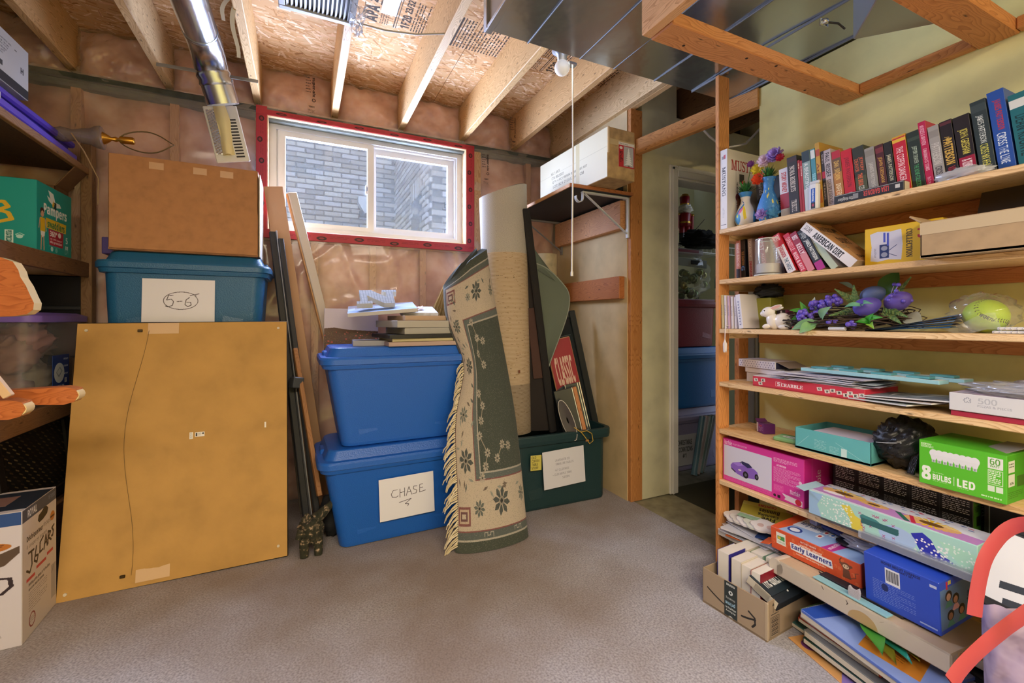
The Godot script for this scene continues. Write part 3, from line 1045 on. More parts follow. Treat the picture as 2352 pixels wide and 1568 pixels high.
func build_overhead() -> void:
	var c := struct("ceiling")
	# floor sheathing of the storey above, sheet by sheet
	var om := mt("ffffff", 0.8, {"tex": "osb"})
	var plain := mt("4a3826", 0.9)
	var z0 := -3.14
	for r in 5:
		var x0 := -1.62 - (0.0 if r % 2 == 0 else 1.22)
		while x0 < 3.1:
			var x1 := minf(x0 + 2.44, 3.12)
			var xa := maxf(x0, -1.62)
			var z1 := minf(z0 + 1.22, 2.62)
			var b := MB.new()
			b.box(om, Vector3((xa + x1) / 2, YW + 0.01, (z0 + z1) / 2), Vector3(x1 - xa - 0.003, 0.02, z1 - z0 - 0.003), 0.0, {"d": [om, Rect2((xa + 1.4) * 0.2778, 1.0 - (z1 + 3.05) * 0.444, (x1 - xa) * 0.2778, (z1 - z0) * 0.444)]})
			part(c, "osb_panel", b)
			x0 += 2.44
		z0 += 1.22
	part(c, "slab", bc(plain, Vector3(-1.62, YW + 0.03, -3.24), Vector3(3.7, YW + 0.1, 2.62)))
	var jm := [wood("e8c690"), wood("e3bd86"), wood("ecd0a0")]
	var i := 0
	for x in [-1.07, -0.67, -0.242, 0.18, 0.598, 1.03, 1.433, 1.775, 1.815, 2.25, 2.65]:
		i += 1
		part(c, "joist", bc(jm[i % 3] if x < 2.0 else wood("7a5c3c"), Vector3(x - 0.02, JB, -3.1 if x < 1.8 else -2.26), Vector3(x + 0.02, YW, 2.5), 0.003))
	overhead_things()

# a bar from a to b, w wide and t thick, its broad side towards face
func slab(b: MB, m, a: Vector3, e: Vector3, w: float, t: float, face := Vector3.BACK, bev := 0.002, faces := {}) -> void:
	var y := (e - a).normalized()
	var x := y.cross(face).normalized()
	var z := x.cross(y)
	var old := b.xf
	b.xf = old * Transform3D(Basis(x, y, z), (a + e) / 2)
	b.box(m, Vector3.ZERO, Vector3(w, a.distance_to(e), t), bev, faces)
	b.xf = old

func bar(m, a: Vector3, e: Vector3, w: float, t: float, face := Vector3.BACK, bev := 0.002, faces := {}) -> MB:
	var b := MB.new()
	wuv(b)
	slab(b, m, a, e, w, t, face, bev, faces)
	return b

func pipe(m, pts: Array, r, n := 10) -> MB:
	var b := MB.new()
	b.tube(m, pts, r, n)
	return b

func overhead_things() -> void:
	var zinc := mt("bcc2c8", 0.22, {"metal": 0.95, "nrm": "wrin", "ns": 0.06})
	var zinc2 := mt("aab0b6", 0.35, {"metal": 0.9})
	var du := thing("air_duct", "wide galvanised sheet metal duct hung under the joists across the room", "duct", Vector3(0.63, 2.2, -1.56))
	var b := MB.new()
	b.grid(zinc, 60, 30, func(u: float, v: float):
		var x: float = u * 2.3
		var z: float = v * 1.9
		return Vector3(x, 0.006 * sin(x * 7.0) * sin(z * 5.0) * minf(1.0, v * 8.0) - 0.004 * sin(x * 3.1 + z * 4.0), z), false, true)
	b.box(zinc2, Vector3(1.15, 0.09, 0.004), Vector3(2.3, 0.17, 0.004))
	b.box(zinc2, Vector3(0.003, 0.09, 0.95), Vector3(0.004, 0.17, 1.9))
	b.box(zinc2, Vector3(1.15, 0.175, 0.95), Vector3(2.3, 0.004, 1.9))
	b.box(zinc2, Vector3(1.15, 0.09, 1.9), Vector3(2.3, 0.17, 0.004))
	part(du, "sheet", b)
	for x in [0.175, 0.42, 0.595, 0.825, 1.06, 1.3]:
		part(du, "seam", bc(mt("8f9498", 0.5, {"metal": 0.9}), Vector3(x - 0.003, -0.006, -0.004), Vector3(x + 0.003, 0.004, 1.9), 0.0015))
	part(du, "flange", bc(zinc, Vector3(-0.01, -0.006, -0.012), Vector3(0.012, 0.178, 0.02), 0.002))
	part(du, "flange", bc(zinc, Vector3(-0.008, -0.01, -0.008), Vector3(0.02, 0.004, 1.9), 0.002))
	var tk := MB.new()
	tk.xf = Transform3D(Basis(Vector3.UP, 0.75), Vector3(1.05, -0.075, 0.86))
	tk.box(zinc2, Vector3(0, 0, 0), Vector3(0.24, 0.15, 0.24), 0.003)
	part(du, "takeoff", tk)
	var wn := MB.new()
	wn.lathe(zinc, [Vector2(0, 0), Vector2(0.012, 0.002), Vector2(0.012, 0.014), Vector2(0, 0.016)], 10, Vector3(0.86, -0.165, 0.71))
	wn.box(zinc, Vector3(0.86, -0.16, 0.71), Vector3(0.04, 0.02, 0.004), 0.002)
	wn.tube(mt("101010", 0.4), [Vector3(0.87, -0.158, 0.715), Vector3(0.9, -0.162, 0.73), Vector3(0.925, -0.175, 0.735)], 0.003, 6)
	part(du, "wing_nut", wn)
	# round branch duct, elbow and the register boot that hangs from it
	var rp := thing("round_duct", "round silver branch duct running between joists with a bent elbow", "duct", Vector3(-0.40, 2.345, 0))
	var rb := MB.new()
	rb.tube(zinc, [Vector3(0, 0, -0.2), Vector3(0, 0, -1.2), Vector3(0, 0, -2.3)], 0.066, 28)
	part(rp, "pipe", rb)
	for z in [-1.4, -2.28]:
		part(rp, "crimp", pipe(zinc2, [Vector3(0, 0, z - 0.006), Vector3(0, 0, z + 0.006)], 0.068, 28))
	var el := []
	for i in 9:
		var t := i / 8.0 * 1.15
		el.append(Vector3(0.012 * t, -0.13 * (1 - cos(t)), -2.3 - 0.19 * sin(t)))
	part(rp, "elbow", pipe(zinc, el, [0.067, 0.069, 0.067, 0.069, 0.067, 0.069, 0.067, 0.069, 0.067], 28))
	var last: Vector3 = el[8]
	part(rp, "corrugated_ring", pipe(zinc, [last, last + Vector3(0.006, -0.016, -0.006), last + Vector3(0.01, -0.03, -0.012), last + Vector3(0.016, -0.044, -0.018), last + Vector3(0.02, -0.058, -0.024)], [0.067, 0.073, 0.066, 0.073, 0.066], 28))
	part(rp, "collar", pipe(mt("c4c9cd", 0.25, {"metal": 0.95}), [last + Vector3(0.02, -0.058, -0.024), last + Vector3(0.04, -0.13, -0.05)], 0.068, 28))
	var rg := thing("floor_register", "white metal register with louvres hanging from the round duct, half covered in cream foam", "vent", Vector3(-0.385, 2.19, -2.70), 0.0)
	rg.rotation_degrees = Vector3(-8, 0, 13)
	var wh := mt("e2e2dc", 0.4)
	var fr := MB.new()
	fr.box(wh, Vector3(0, -0.14, 0), Vector3(0.15, 0.30, 0.012), 0.004)
	var fpl := part(rg, "face_plate", fr)
	part(rg, "boot", bc(zinc2, Vector3(-0.06, -0.26, -0.07), Vector3(0.06, 0.06, -0.006), 0.004))
	for i in 13:
		part(fpl, "louvre", bc(mt("33312c", 0.6), Vector3(0.018, -0.27 + i * 0.0165, 0.0055), Vector3(0.056, -0.262 + i * 0.0165, 0.0068), 0.0))
	var fo := MB.new()
	fo.grid(mt("e6d9a2", 0.8), 8, 30, func(u: float, v: float):
		return Vector3(-0.028 + 0.05 * u - 0.01 * v + 0.012 * sin(v * 4.0) * u, 0.02 - 0.28 * v, 0.008 + 0.022 * sin(PI * u) + 0.006 * sin(v * 9.0)), false, true)
	fo.box(mt("e6d9a2", 0.8), Vector3(-0.008, -0.12, 0.006), Vector3(0.044, 0.27, 0.01))
	part(rg, "foam_strip", fo, "cream foam strip")
	var foil := MB.new()
	foil.grid(mt("d5d8da", 0.25, {"metal": 0.9}), 8, 40, func(u: float, v: float):
		return Vector3(-0.066 + 0.036 * u, -0.01 - 0.24 * v, 0.0065 + 0.004 * absf(sin(v * 50.0 + u * 5.0))), false, true)
	part(rg, "foil_tape", foil)
	var sp := one("hanger_strap", "thin grey steel strap carrying the round duct from joist to joist", "bracket", bar(mt("8e9196", 0.4, {"metal": 0.6}), Vector3(-0.605, 2.268, -2.52), Vector3(-0.2, 2.276, -2.51), 0.02, 0.004, Vector3(0, 0.4, 1), 0.001))
	# register lying between joists overhead
	var r2 := thing("ceiling_register", "grey louvred register wrapped in clear plastic against the floor sheathing overhead", "vent", Vector3(0.06, 2.372, -1.93))
	var f2 := MB.new()
	for q in [[Vector3(-0.15, 0, -0.11), Vector3(0.14, 0.012, -0.085)], [Vector3(-0.15, 0, 0.085), Vector3(0.14, 0.012, 0.11)], [Vector3(-0.15, 0, -0.085), Vector3(-0.125, 0.012, 0.085)], [Vector3(0.115, 0, -0.085), Vector3(0.14, 0.012, 0.085)]]:
		f2.box(mt("aeb4bc", 0.4), (q[0] + q[1]) / 2, q[1] - q[0], 0.003)
	var f2p := part(r2, "frame", f2)
	part(r2, "back_pan", bc(mt("34373c", 0.7), Vector3(-0.13, 0.012, -0.09), Vector3(0.12, 0.05, 0.09)))
	for i in 15:
		var lv := MB.new()
		lv.xf = Transform3D(Basis(Vector3.BACK, 0.5), Vector3(-0.117 + i * 0.0165, 0.006, 0))
		lv.box(mt("bcc2ca", 0.4), Vector3.ZERO, Vector3(0.009, 0.0015, 0.168))
		part(f2p, "louvre", lv)
	var cr := MB.new()
	var cn := fnl(9.0, 2, 33)
	cr.grid(mt("eef2f4", 0.12, {"alpha": 0.22}), 14, 14, func(u: float, v: float):
		return Vector3(0.12 + 0.055 * u + 0.02 * cn.get_noise_2d(v * 3.0, u), -0.004 - 0.03 * sin(PI * u) + 0.02 * cn.get_noise_2d(u * 2.0, v * 2.0), -0.115 + 0.2 * v), false, true)
	part(r2, "plastic_wrap", cr)
	one("staple_wire", "thin slack grey wire strung from the overhead register to the next joist", "wire", pipe(mt("b9b6ad", 0.5), [Vector3(0.2, 2.385, -2.02), Vector3(0.33, 2.373, -2.0), Vector3(0.46, 2.374, -1.97), Vector3(0.585, 2.395, -1.94)], 0.004, 6))
	var ts := MB.new()
	ts.grid(mt("e9e9ec", 0.5), 3, 12, func(u: float, v: float): return Vector3(0.345 + 0.075 * u, 2.612 - 0.004 * sin(v * 6.0), -2.0 - 0.25 * v), false, true)
	one("paper_strip", "pale paper strip stuck flat on the floor sheathing above the lit joists", "paper", ts)
	for i in 2:
		var st := MB.new()
		st.grid(mt("dcdde0", 0.35), 2, 14, func(u: float, v: float):
			return Vector3(-0.262 - 0.05 * (1 - i) * v + 0.022 * u * (1.0 - 0.4 * v) + 0.012 * sin(v * 7.0 + i), 2.50 - [0.16, 0.30][i] * v, -2.16 + 0.01 * sin(v * 5.0)), false, true)
		one("plastic_strip", ["short torn white plastic strip dangling beside the round duct", "long torn white plastic strip dangling beside the round duct"][i], "strip", st)
	# pull-chain lamp
	var lf := thing("pull_lamp", "white globe bulb in a metal holder with a long white pull cord", "light", Vector3(1.035, 2.30, -1.68))
	var gb := MB.new()
	var gp := []
	for i in 15:
		var t := -PI / 2 + PI * i / 14.0
		gp.append(Vector2(0.034 * cos(t), 0.034 * sin(t)))
	gb.lathe(mt("f6f4ee", 0.25, {"glow": 0.25}), gp, 24, Vector3(0.0, -0.085, 0))
	part(lf, "globe_bulb", gb)
	var hb := MB.new()
	hb.lathe(zinc2, [Vector2(0, -0.06), Vector2(0.02, -0.058), Vector2(0.022, -0.03), Vector2(0.045, -0.012), Vector2(0.05, 0.085), Vector2(0, 0.085)], 18)
	part(lf, "lampholder", hb)
	part(lf, "clip", bc(zinc, Vector3(0.02, -0.075, 0.0), Vector3(0.06, -0.062, 0.03), 0.002))
	var pcd := part(lf, "pull_cord", pipe(mt("e9e6dc", 0.7), [Vector3(0.055, -0.06, 0.0), Vector3(0.06, -0.5, -0.005), Vector3(0.058, -0.985, -0.01)], 0.0035, 6))
	part(pcd, "cord_end", pipe(mt("e9e6dc", 0.6), [Vector3(0.058, -0.98, -0.01), Vector3(0.058, -1.0, -0.01)], 0.006, 8))
	var lamp := OmniLight3D.new()
	lamp.name = "globe_glow"
	lamp.light_energy = 0.03
	lamp.light_size = 0.03
	lamp.light_color = Color("fff0da")
	lamp.omni_range = 8.0
	lamp.shadow_enabled = true
	lf.add_child(lamp)
	lamp.position = Vector3(0, -0.085, 0)
	# framing hung under the duct
	var bf := thing("bulkhead_frame", "orange pine bulkhead frame fixed to the wall below the duct", "framing")
	var pine := wood("d79a66")
	part(bf, "side_member", bc(wood("e6b98c"), Vector3(0.932, 1.966, -1.056), Vector3(0.968, 2.105, 0.9), 0.003))
	part(bf, "cross_member", bc(pine, Vector3(0.969, 1.962, -1.056), Vector3(1.948, 2.002, -0.966), 0.003))
	part(bf, "cross_member", bc(wood("cf8f58"), Vector3(0.969, 1.962, -0.648), Vector3(1.948, 2.002, -0.556), 0.003))
	part(bf, "cross_member", bc(pine, Vector3(0.969, 1.962, -0.1), Vector3(1.948, 2.002, -0.01), 0.003))
	part(bf, "wall_cleat", bc(wood("d0945c"), Vector3(1.912, 1.964, -0.965), Vector3(1.948, 2.0, -0.65), 0.003))
	part(bf, "wall_cleat", bc(wood("d0945c"), Vector3(1.912, 1.964, -0.555), Vector3(1.948, 2.0, 0.9), 0.003))
	part(bf, "hanger", bc(pine, Vector3(0.97, 2.0, 0.5), Vector3(1.01, 2.2, 0.58), 0.003))
	for x in [1.08, 1.32, 1.45, 1.7]:
		part(bf, "nail_head", pipe(mt("3a2a20", 0.6), [Vector3(x, 1.9615, -1.01 + 0.03 * sin(x * 40.0)), Vector3(x, 1.963, -1.01 + 0.03 * sin(x * 40.0))], 0.005, 8))
	# header over the opening to the passage
	var hd := struct("trim_1")
	part(hd, "header", bar(wood("dfa86a"), Vector3(1.845, 2.155, -2.124), Vector3(1.958, 2.155, -1.402), 0.038, 0.09, Vector3.UP, 0.003))
	var cb := one("white_cable", "white electrical cable sagging above the passage ceiling framing", "cable", pipe(mt("e6e2d8", 0.6), [Vector3(2.25, 2.388, -2.0), Vector3(2.16, 2.30, -1.96), Vector3(2.2, 2.2, -1.9), Vector3(2.3, 2.14, -1.88), Vector3(2.45, 2.18, -1.85), Vector3(2.65, 2.388, -1.8)], 0.007, 8))

# ------------------------------------------------------------------ things along the window wall
# a storage tote with tapered sides; origin under its middle
func tote(o: Node3D, w: float, d: float, h: float, col: String, lid: bool, tap := 0.22, rough := 0.38) -> void:
	var m := mt(col, rough, {"nrm": "fineh", "ns": 0.08})
	var b := MB.new()
	var wb := w * (1.0 - tap)
	var db := d * (1.0 - tap * 0.6)
	var lip := h - 0.075 if lid else h - 0.035
	b.loft(m, [[wb - 0.03, db - 0.03, 0.035, 0.0], [wb - 0.008, db - 0.008, 0.045, 0.006], [wb, db, 0.05, 0.02], [w - 0.06, d - 0.06, 0.055, lip]], 6, true, false)
	part(o, "body", b)
	var r := MB.new()
	r.loft(m, [[w - 0.062, d - 0.062, 0.055, lip - 0.03], [w - 0.03, d - 0.03, 0.055, lip - 0.028], [w - 0.02, d - 0.02, 0.06, lip - 0.012], [w - 0.02, d - 0.02, 0.06, lip]], 6, false, not lid)
	if not lid:
		r = MB.new()
		r.loft(m, [[w - 0.062, d - 0.062, 0.055, lip - 0.03], [w - 0.01, d - 0.01, 0.055, lip - 0.02], [w, d, 0.06, lip], [w, d, 0.06, h - 0.006], [w - 0.006, d - 0.006, 0.06, h], [w - 0.05, d - 0.05, 0.05, h], [w - 0.07, d - 0.07, 0.05, h - 0.05]], 6, false, false)
		r.loft(mt(col, 0.6), [[w - 0.07, d - 0.07, 0.05, h - 0.05], [wb - 0.02, db - 0.02, 0.04, 0.02]], 6, false, true)
	part(o, "rim", r)
	# stiffening ribs on the long side
	for x in [-0.3, 0.3]:
		var rb := MB.new()
		slab(rb, m, Vector3(x * wb, 0.06, db / 2 - 0.0095), Vector3(x * w * 0.95, lip - 0.09, (d - 0.06) / 2 - 0.0125), 0.10, 0.02, Vector3.BACK, 0.009)
		part(o, "panel_rib", rb)
	if lid:
		var l := MB.new()
		l.loft(m, [[w - 0.03, d - 0.03, 0.06, lip - 0.012], [w, d, 0.07, lip - 0.006], [w, d, 0.07, lip + 0.018], [w - 0.012, d - 0.012, 0.07, lip + 0.028], [w - 0.06, d - 0.06, 0.06, lip + 0.03], [w - 0.10, d - 0.09, 0.055, h - 0.004], [w - 0.115, d - 0.105, 0.05, h]], 6, false, true)
		var lidp := part(o, "lid", l)
		for sx in [-1, 1]:
			var n := MB.new()
			n.box(m, Vector3(sx * (w / 2 - 0.045), lip + 0.036, 0), Vector3(0.05, 0.03, 0.10), 0.006)
			part(lidp, "latch", n)
	else:
		for sx in [-1, 1]:
			part(o, "handle", bx(m, Vector3(sx * (w / 2 - 0.005), lip - 0.045, 0), Vector3(0.035, 0.05, 0.16), 0.008))

func note(label: String, a: Art, at: Vector3, w: float, h: float, tilt := 0.0, rz := 0.0, n := "paper_note", ry := 0.0) -> void:
	var mi := one(n, label, "note", bx(mt("e4e2ea", 0.7), Vector3.ZERO, Vector3(w, h, 0.0012), 0.0, {"f": ink(a)}), at)
	mi.rotation_degrees = Vector3(tilt, ry, rz)

func carton(o: Node3D, s: Vector3, col: String, flaps: Array, faces := {}, wall := 0.005) -> void:
	var m := mt(col, 0.85, {"tex": "soft", "tri": 2.5})
	var b := MB.new()
	b.box(m, Vector3(0, 0.004, 0), Vector3(s.x, 0.008, s.z))
	for q in [["f", Vector3(0, s.y / 2, s.z / 2 - wall / 2), Vector3(s.x, s.y, wall)], ["b", Vector3(0, s.y / 2, -s.z / 2 + wall / 2), Vector3(s.x, s.y, wall)], ["l", Vector3(-s.x / 2 + wall / 2, s.y / 2, 0), Vector3(wall, s.y, s.z)], ["r", Vector3(s.x / 2 - wall / 2, s.y / 2, 0), Vector3(wall, s.y, s.z)]]:
		var f := {}
		if faces.has(q[0]):
			f[q[0]] = faces[q[0]]
		b.box(m, q[1], q[2], 0.0015, f)
	part(o, "body", b)
	# flaps: [side, length, angle up from flat]
	for f in flaps:
		var fl := MB.new()
		var ang: float = deg_to_rad(f[2])
		var wd: float = s.x if f[0] in ["f", "b"] else s.z
		var base: Vector3 = {"f": Vector3(0, s.y, s.z / 2), "b": Vector3(0, s.y, -s.z / 2), "l": Vector3(-s.x / 2, s.y, 0), "r": Vector3(s.x / 2, s.y, 0)}[f[0]]
		var yaw: float = {"f": 0.0, "b": PI, "l": -PI / 2, "r": PI / 2}[f[0]]
		fl.xf = Transform3D(Basis(Vector3.UP, yaw) * Basis(Vector3.RIGHT, -ang), base)
		fl.box(m, Vector3(0, 0.001, f[1] / 2), Vector3(wd - 0.004, wall, f[1]), 0.001)
		part(o, "flap", fl)

func build_back_wall() -> void:
	# big framed picture, its paper-covered back to the room
	var kraft := mt("c79a55", 0.8, {"tex": "soft", "tri": 0.8, "nrm": "wrin", "ns": 0.1})
	var pf := thing("framed_picture", "large framed picture turned round, its brown paper backing facing the room", "picture", Vector3(-0.468, 0.0, -2.315), -0.6)
	pf.rotation_degrees = Vector3(-11.0, -0.6, 0.6)
	var w := 0.81
	var h := 1.115
	part(pf, "frame", bx(mt("2b2118", 0.6), Vector3(0, h / 2, -0.016), Vector3(w, h, 0.028), 0.003))
	var pb := MB.new()
	var nz := fnl(1.3, 3, 12)
	pb.grid(kraft, 30, 40, func(u: float, v: float):
		var x: float = (u - 0.5) * (w - 0.006)
		var y: float = 0.004 + v * (h - 0.008)
		return Vector3(x, y, 0.001 + 0.006 * (0.6 + 0.6 * nz.get_noise_2d(x * 2.5, y * 2.0)) * minf(1.0, 12.0 * minf(minf(u, 1 - u), minf(v, 1 - v)))), false, false)
	part(pf, "paper_backing", pb)
	for y in [0.045, 1.085]:
		part(pf, "tape", bx(mt("d8b58c", 0.6), Vector3(-0.1, y, 0.004), Vector3(0.115, 0.05, 0.001)))
	part(pf, "hanging_wire", pipe(mt("7d6236", 0.5), range(25).map(func(i): return Vector3(-0.18 - 0.03 * sin(i * 0.26 - 1.2) - 0.0008 * i, 1.075 - 0.0425 * i, 0.0085)), 0.0008, 5))
	for y in [1.075, 0.055]:
		part(pf, "wire_eye", bx(mt("4a3a22", 0.4, {"metal": 0.7}), Vector3(-0.185 if y > 1 else -0.2, y, 0.006), Vector3(0.018, 0.012, 0.006), 0.002))
	for q in [Vector2(-0.37, 1.08), Vector2(0.365, 1.078), Vector2(-0.375, 0.03), Vector2(0.365, 0.055)]:
		part(pf, "bumper", pipe(mt("cfc3ae", 0.5), [Vector3(q.x, q.y, 0.002), Vector3(q.x, q.y, 0.008)], 0.006, 10))
	var la := art(80, 44, "efeae0")
	la.rect(6, 6, 14, 32, "3a3a3a").lines(26, 8, 30, 30, 4, "555555").rect(60, 8, 14, 14, "222222")
	part(pf, "label_sticker", bx(mt("efeae0", 0.5), Vector3(0.05, 0.595, 0.006), Vector3(0.036, 0.02, 0.001), 0.0, {"f": ink(la)}))
	part(pf, "label_sticker", bx(mt("efeae0", 0.5), Vector3(0.018, 0.592, 0.006), Vector3(0.013, 0.03, 0.001), 0.0, {"f": ink(art(26, 60, "ece7dc").lines(4, 4, 18, 52, 8, "777777"))}))
	part(pf, "label_sticker", bx(mt("efeae0", 0.5), Vector3(0.31, 0.61, 0.006), Vector3(0.007, 0.026, 0.001)))
	# what the upper tote stands on, behind the picture
	var cs := thing("storage_carton", "plain dark carton hidden behind the large picture, under the teal tote", "box", Vector3(-0.50, 0, -2.79))
	carton(cs, Vector3(0.62, 1.0, 0.32), "5e4630", [["f", 0.15, 180], ["b", 0.15, 180]])
	var t1 := thing("storage_tote", "teal blue plastic tote with a lid and a white note, under the tall carton", "tote", Vector3(-0.505, 1.005, -2.775))
	tote(t1, 0.71, 0.38, 0.42, "24628f", true, 0.14)
	var a := art(256, 176, "e6e4ee")
	a.stroke([106, 66, 90, 67, 84, 86, 100, 82, 108, 92, 104, 108, 88, 114, 80, 110], 2.6, "3a3036")
	a.stroke([120, 92, 138, 90], 2.6, "3a3036")
	a.stroke([164, 74, 152, 84, 148, 104, 158, 112, 170, 106, 168, 94, 154, 94], 2.6, "3a3036")
	var el := []
	for i in 33:
		var t := -0.6 + TAU * i / 32.0
		el += [132 + 62 * cos(t) + i * 0.15, 88 + 36 * sin(t)]
	a.stroke(el, 2.2, "3a3036")
	a.stroke([166, 66, 198, 58], 2.4, "3a3036")
	note("white sheet reading 5-6 in a drawn oval, taped to the teal tote", a, Vector3(-0.535, 1.195, -2.598), 0.285, 0.205, -4.0)
	var cb := thing("cardboard_box", "tall plain brown carton on top of the teal tote", "box", Vector3(-0.505, 1.425, -2.77), 0.6)
	carton(cb, Vector3(0.59, 0.435, 0.34), "bb8558", [["f", 0.16, 186], ["l", 0.15, 190]])
	part(cb, "white_flap", bx(mt("e9e4da", 0.7), Vector3(0.302, 0.21, 0.05), Vector3(0.006, 0.42, 0.24), 0.002), "white inner carton edge")
	for x in [-0.12, 0.05, 0.16]:
		part(cb, "tape", bx(mt("d0a57c", 0.3), Vector3(x, 0.40 - 0.005 * x, 0.1705), Vector3(0.055, 0.032, 0.0008)))
	one("purple_box", "small purple box poking out behind the brown carton on the teal tote", "box", bc(mt("4b3a8a", 0.5), Vector3(-0.87, 1.42, -2.93), Vector3(-0.815, 1.50, -2.75), 0.003))
	# glass lamp lying on its side above
	var lp := thing("table_lamp", "cut glass table lamp with brass socket and wire harp lying on its side", "lamp", Vector3(-0.98, 1.955, -2.72), 4.0)
	lp.rotation_degrees = Vector3(0, 4, -86)
	var gl := MB.new()
	gl.lathe(mt("8d7f7c", 0.08, {"alpha": 0.6}), [Vector2(0, -0.09), Vector2(0.02, -0.09), Vector2(0.03, -0.03), Vector2(0.034, -0.02), Vector2(0.026, 0.02), Vector2(0.034, 0.05), Vector2(0.038, 0.08), Vector2(0.05, 0.098), Vector2(0.055, 0.12), Vector2(0.05, 0.125), Vector2(0, 0.125)], 14)
	part(lp, "glass_base", gl)
	var br := MB.new()
	br.lathe(mt("d7a13c", 0.25, {"metal": 0.9}), [Vector2(0.03, 0.125), Vector2(0.02, 0.14), Vector2(0.008, 0.155), Vector2(0.012, 0.17), Vector2(0.008, 0.18), Vector2(0.017, 0.19), Vector2(0.017, 0.235), Vector2(0.013, 0.24), Vector2(0, 0.24)], 16)
	part(lp, "socket", br)
	var hp := []
	for i in 25:
		var t := i / 24.0
		var hs := t * 2.0 if t < 0.5 else 2.0 - t * 2.0
		hp.append(Vector3((0.012 + 0.04 * sin(PI * hs) ** 0.7) * (1.0 - hs ** 6) * (1.0 if t < 0.5 else -1.0), 0.185 + 0.21 * hs, 0.0))
	part(lp, "harp", pipe(mt("6b5a3c", 0.4, {"metal": 0.7}), hp, 0.003, 6))
	part(lp, "cord", pipe(mt("a98a66", 0.6), [Vector3(0.0, 0.02, 0.03), Vector3(0.08, 0.06, 0.04), Vector3(0.20, 0.10, 0.03), Vector3(0.32, 0.09, 0.03)], 0.003, 6))
	# long boards and poles leaning beside it
	one("leaning_board", "wide smooth brown fibreboard plank leaning left of the window", "board", bar(mt("b98d66", 0.55), Vector3(0.10, 0.0, -2.76), Vector3(-0.155, 1.87, -2.90), 0.098, 0.016, Vector3.BACK, 0.002))
	var mo := MB.new()
	slab(mo, mt("cfc3b2", 0.5), Vector3(0.362, 0.02, -2.80), Vector3(-0.058, 1.855, -2.92), 0.05, 0.014, Vector3(0.4, 0, 1), 0.003)
	var ml := thing("wood_moulding", "pale primed moulding strip leaning against the left window jamb", "board")
	part(ml, "strip", mo)
	part(ml, "core", bar(wood("d7a878"), Vector3(0.335, 0.02, -2.805), Vector3(-0.085, 1.845, -2.925), 0.012, 0.02, Vector3(0.4, 0, 1), 0.002))
	var blk := mt("2c2c2e", 0.5)
	one("bed_rail", "front black metal rail leaning beside the large picture", "rail", bar(blk, Vector3(0.075, 0.02, -2.50), Vector3(-0.115, 1.56, -2.82), 0.028, 0.028, Vector3(0.3, 0, 1), 0.004))
	one("bed_rail", "rear taller black metal rail leaning beside the large picture", "rail", bar(blk, Vector3(0.02, 0.02, -2.56), Vector3(-0.157, 1.60, -2.84), 0.032, 0.02, Vector3(0.3, 0, 1), 0.004))
	one("metal_angle", "pale edged grey metal angle leaning behind the black rails", "rail", bar(mt("a9a9ab", 0.4, {"metal": 0.5}), Vector3(0.045, 0.02, -2.545), Vector3(-0.139, 1.605, -2.84), 0.006, 0.03, Vector3(0.3, 0, 1), 0.001))
	one("rail_clamp", "small dark grey clamp fixed on the black rail", "clamp", bar(mt("4c4e52", 0.4), Vector3(-0.035, 0.745, -2.60), Vector3(-0.028, 0.80, -2.61), 0.055, 0.05, Vector3(0.5, 0, 1), 0.004))
	one("broom_handle", "square wooden stick leaning low between the rails and the blue totes", "stick", bar(wood("a9794e"), Vector3(0.075, 0.22, -2.43), Vector3(-0.04, 0.95, -2.66), 0.022, 0.03, Vector3(0.3, 0, 1), 0.003))
	one("grey_plank", "weathered grey plank leaning furthest back beside the brown carton", "board", bar(mt("6e655a", 0.8), Vector3(0.03, 0.0, -2.80), Vector3(-0.14, 1.72, -2.94), 0.09, 0.012, Vector3.BACK, 0.002))
	# camouflage bundle on the floor
	var cm := thing("camouflage_toy", "small dark camouflage cloth figure on the floor left of the blue totes", "toy", Vector3(0.035, 0, -2.30))
	var nb := fnl(9.0, 3, 44)
	var cf := mt("ffffff", 0.9, {"tex": "camo", "tri": 5.0})
	var cbm := MB.new()
	cbm.grid(cf, 20, 14, func(u: float, v: float):
		var d := Vector3(cos(u * TAU) * sin(PI * v), -cos(PI * v), -sin(u * TAU) * sin(PI * v))
		return Vector3(0, 0.12, 0) + d * Vector3(0.055, 0.065, 0.05) * (1.0 + 0.5 * nb.get_noise_3dv(d * 0.12)), true)
	part(cm, "body", cbm)
	for sx in [-1, 1]:
		part(cm, "leg", pipe(cf, [Vector3(sx * 0.025, 0.09, 0.01), Vector3(sx * 0.03, 0.05, 0.02), Vector3(sx * 0.03, 0.004, 0.03)], [0.026, 0.022, 0.018], 10))
	part(cm, "arm", pipe(cf, [Vector3(-0.04, 0.13, 0.02), Vector3(-0.055, 0.09, 0.03)], [0.02, 0.014], 10))
	part(cm, "neck", pipe(cf, [Vector3(0.02, 0.16, 0), Vector3(0.06, 0.19, -0.01), Vector3(0.10, 0.225, -0.02)], [0.03, 0.022, 0.012], 10))
	var dk := MB.new()
	dk.grid(mt("15171c", 0.8), 20, 12, func(u: float, v: float):
		var d := Vector3(cos(u * TAU) * sin(PI * v), -cos(PI * v), -sin(u * TAU) * sin(PI * v))
		return d * Vector3(0.07, 0.10, 0.08) * (1.0 + 0.4 * nb.get_noise_3dv(d * 0.1 + Vector3(3, 0, 0))), true)
	one("dark_bag", "dark crumpled bag wedged beside the lower blue tote", "bag", dk, Vector3(0.14, 0.11, -2.46))
	# the two blue totes
	var t2 := thing("storage_tote", "lower bright blue tote on the carpet with a white note", "tote", Vector3(0.47, 0.0, -2.485), 1.5)
	tote(t2, 0.83, 0.47, 0.475, "1f63c4", true, 0.235)
	var t3 := thing("storage_tote", "upper bright blue tote carrying the pile of canvases", "tote", Vector3(0.485, 0.477, -2.515), 0.5)
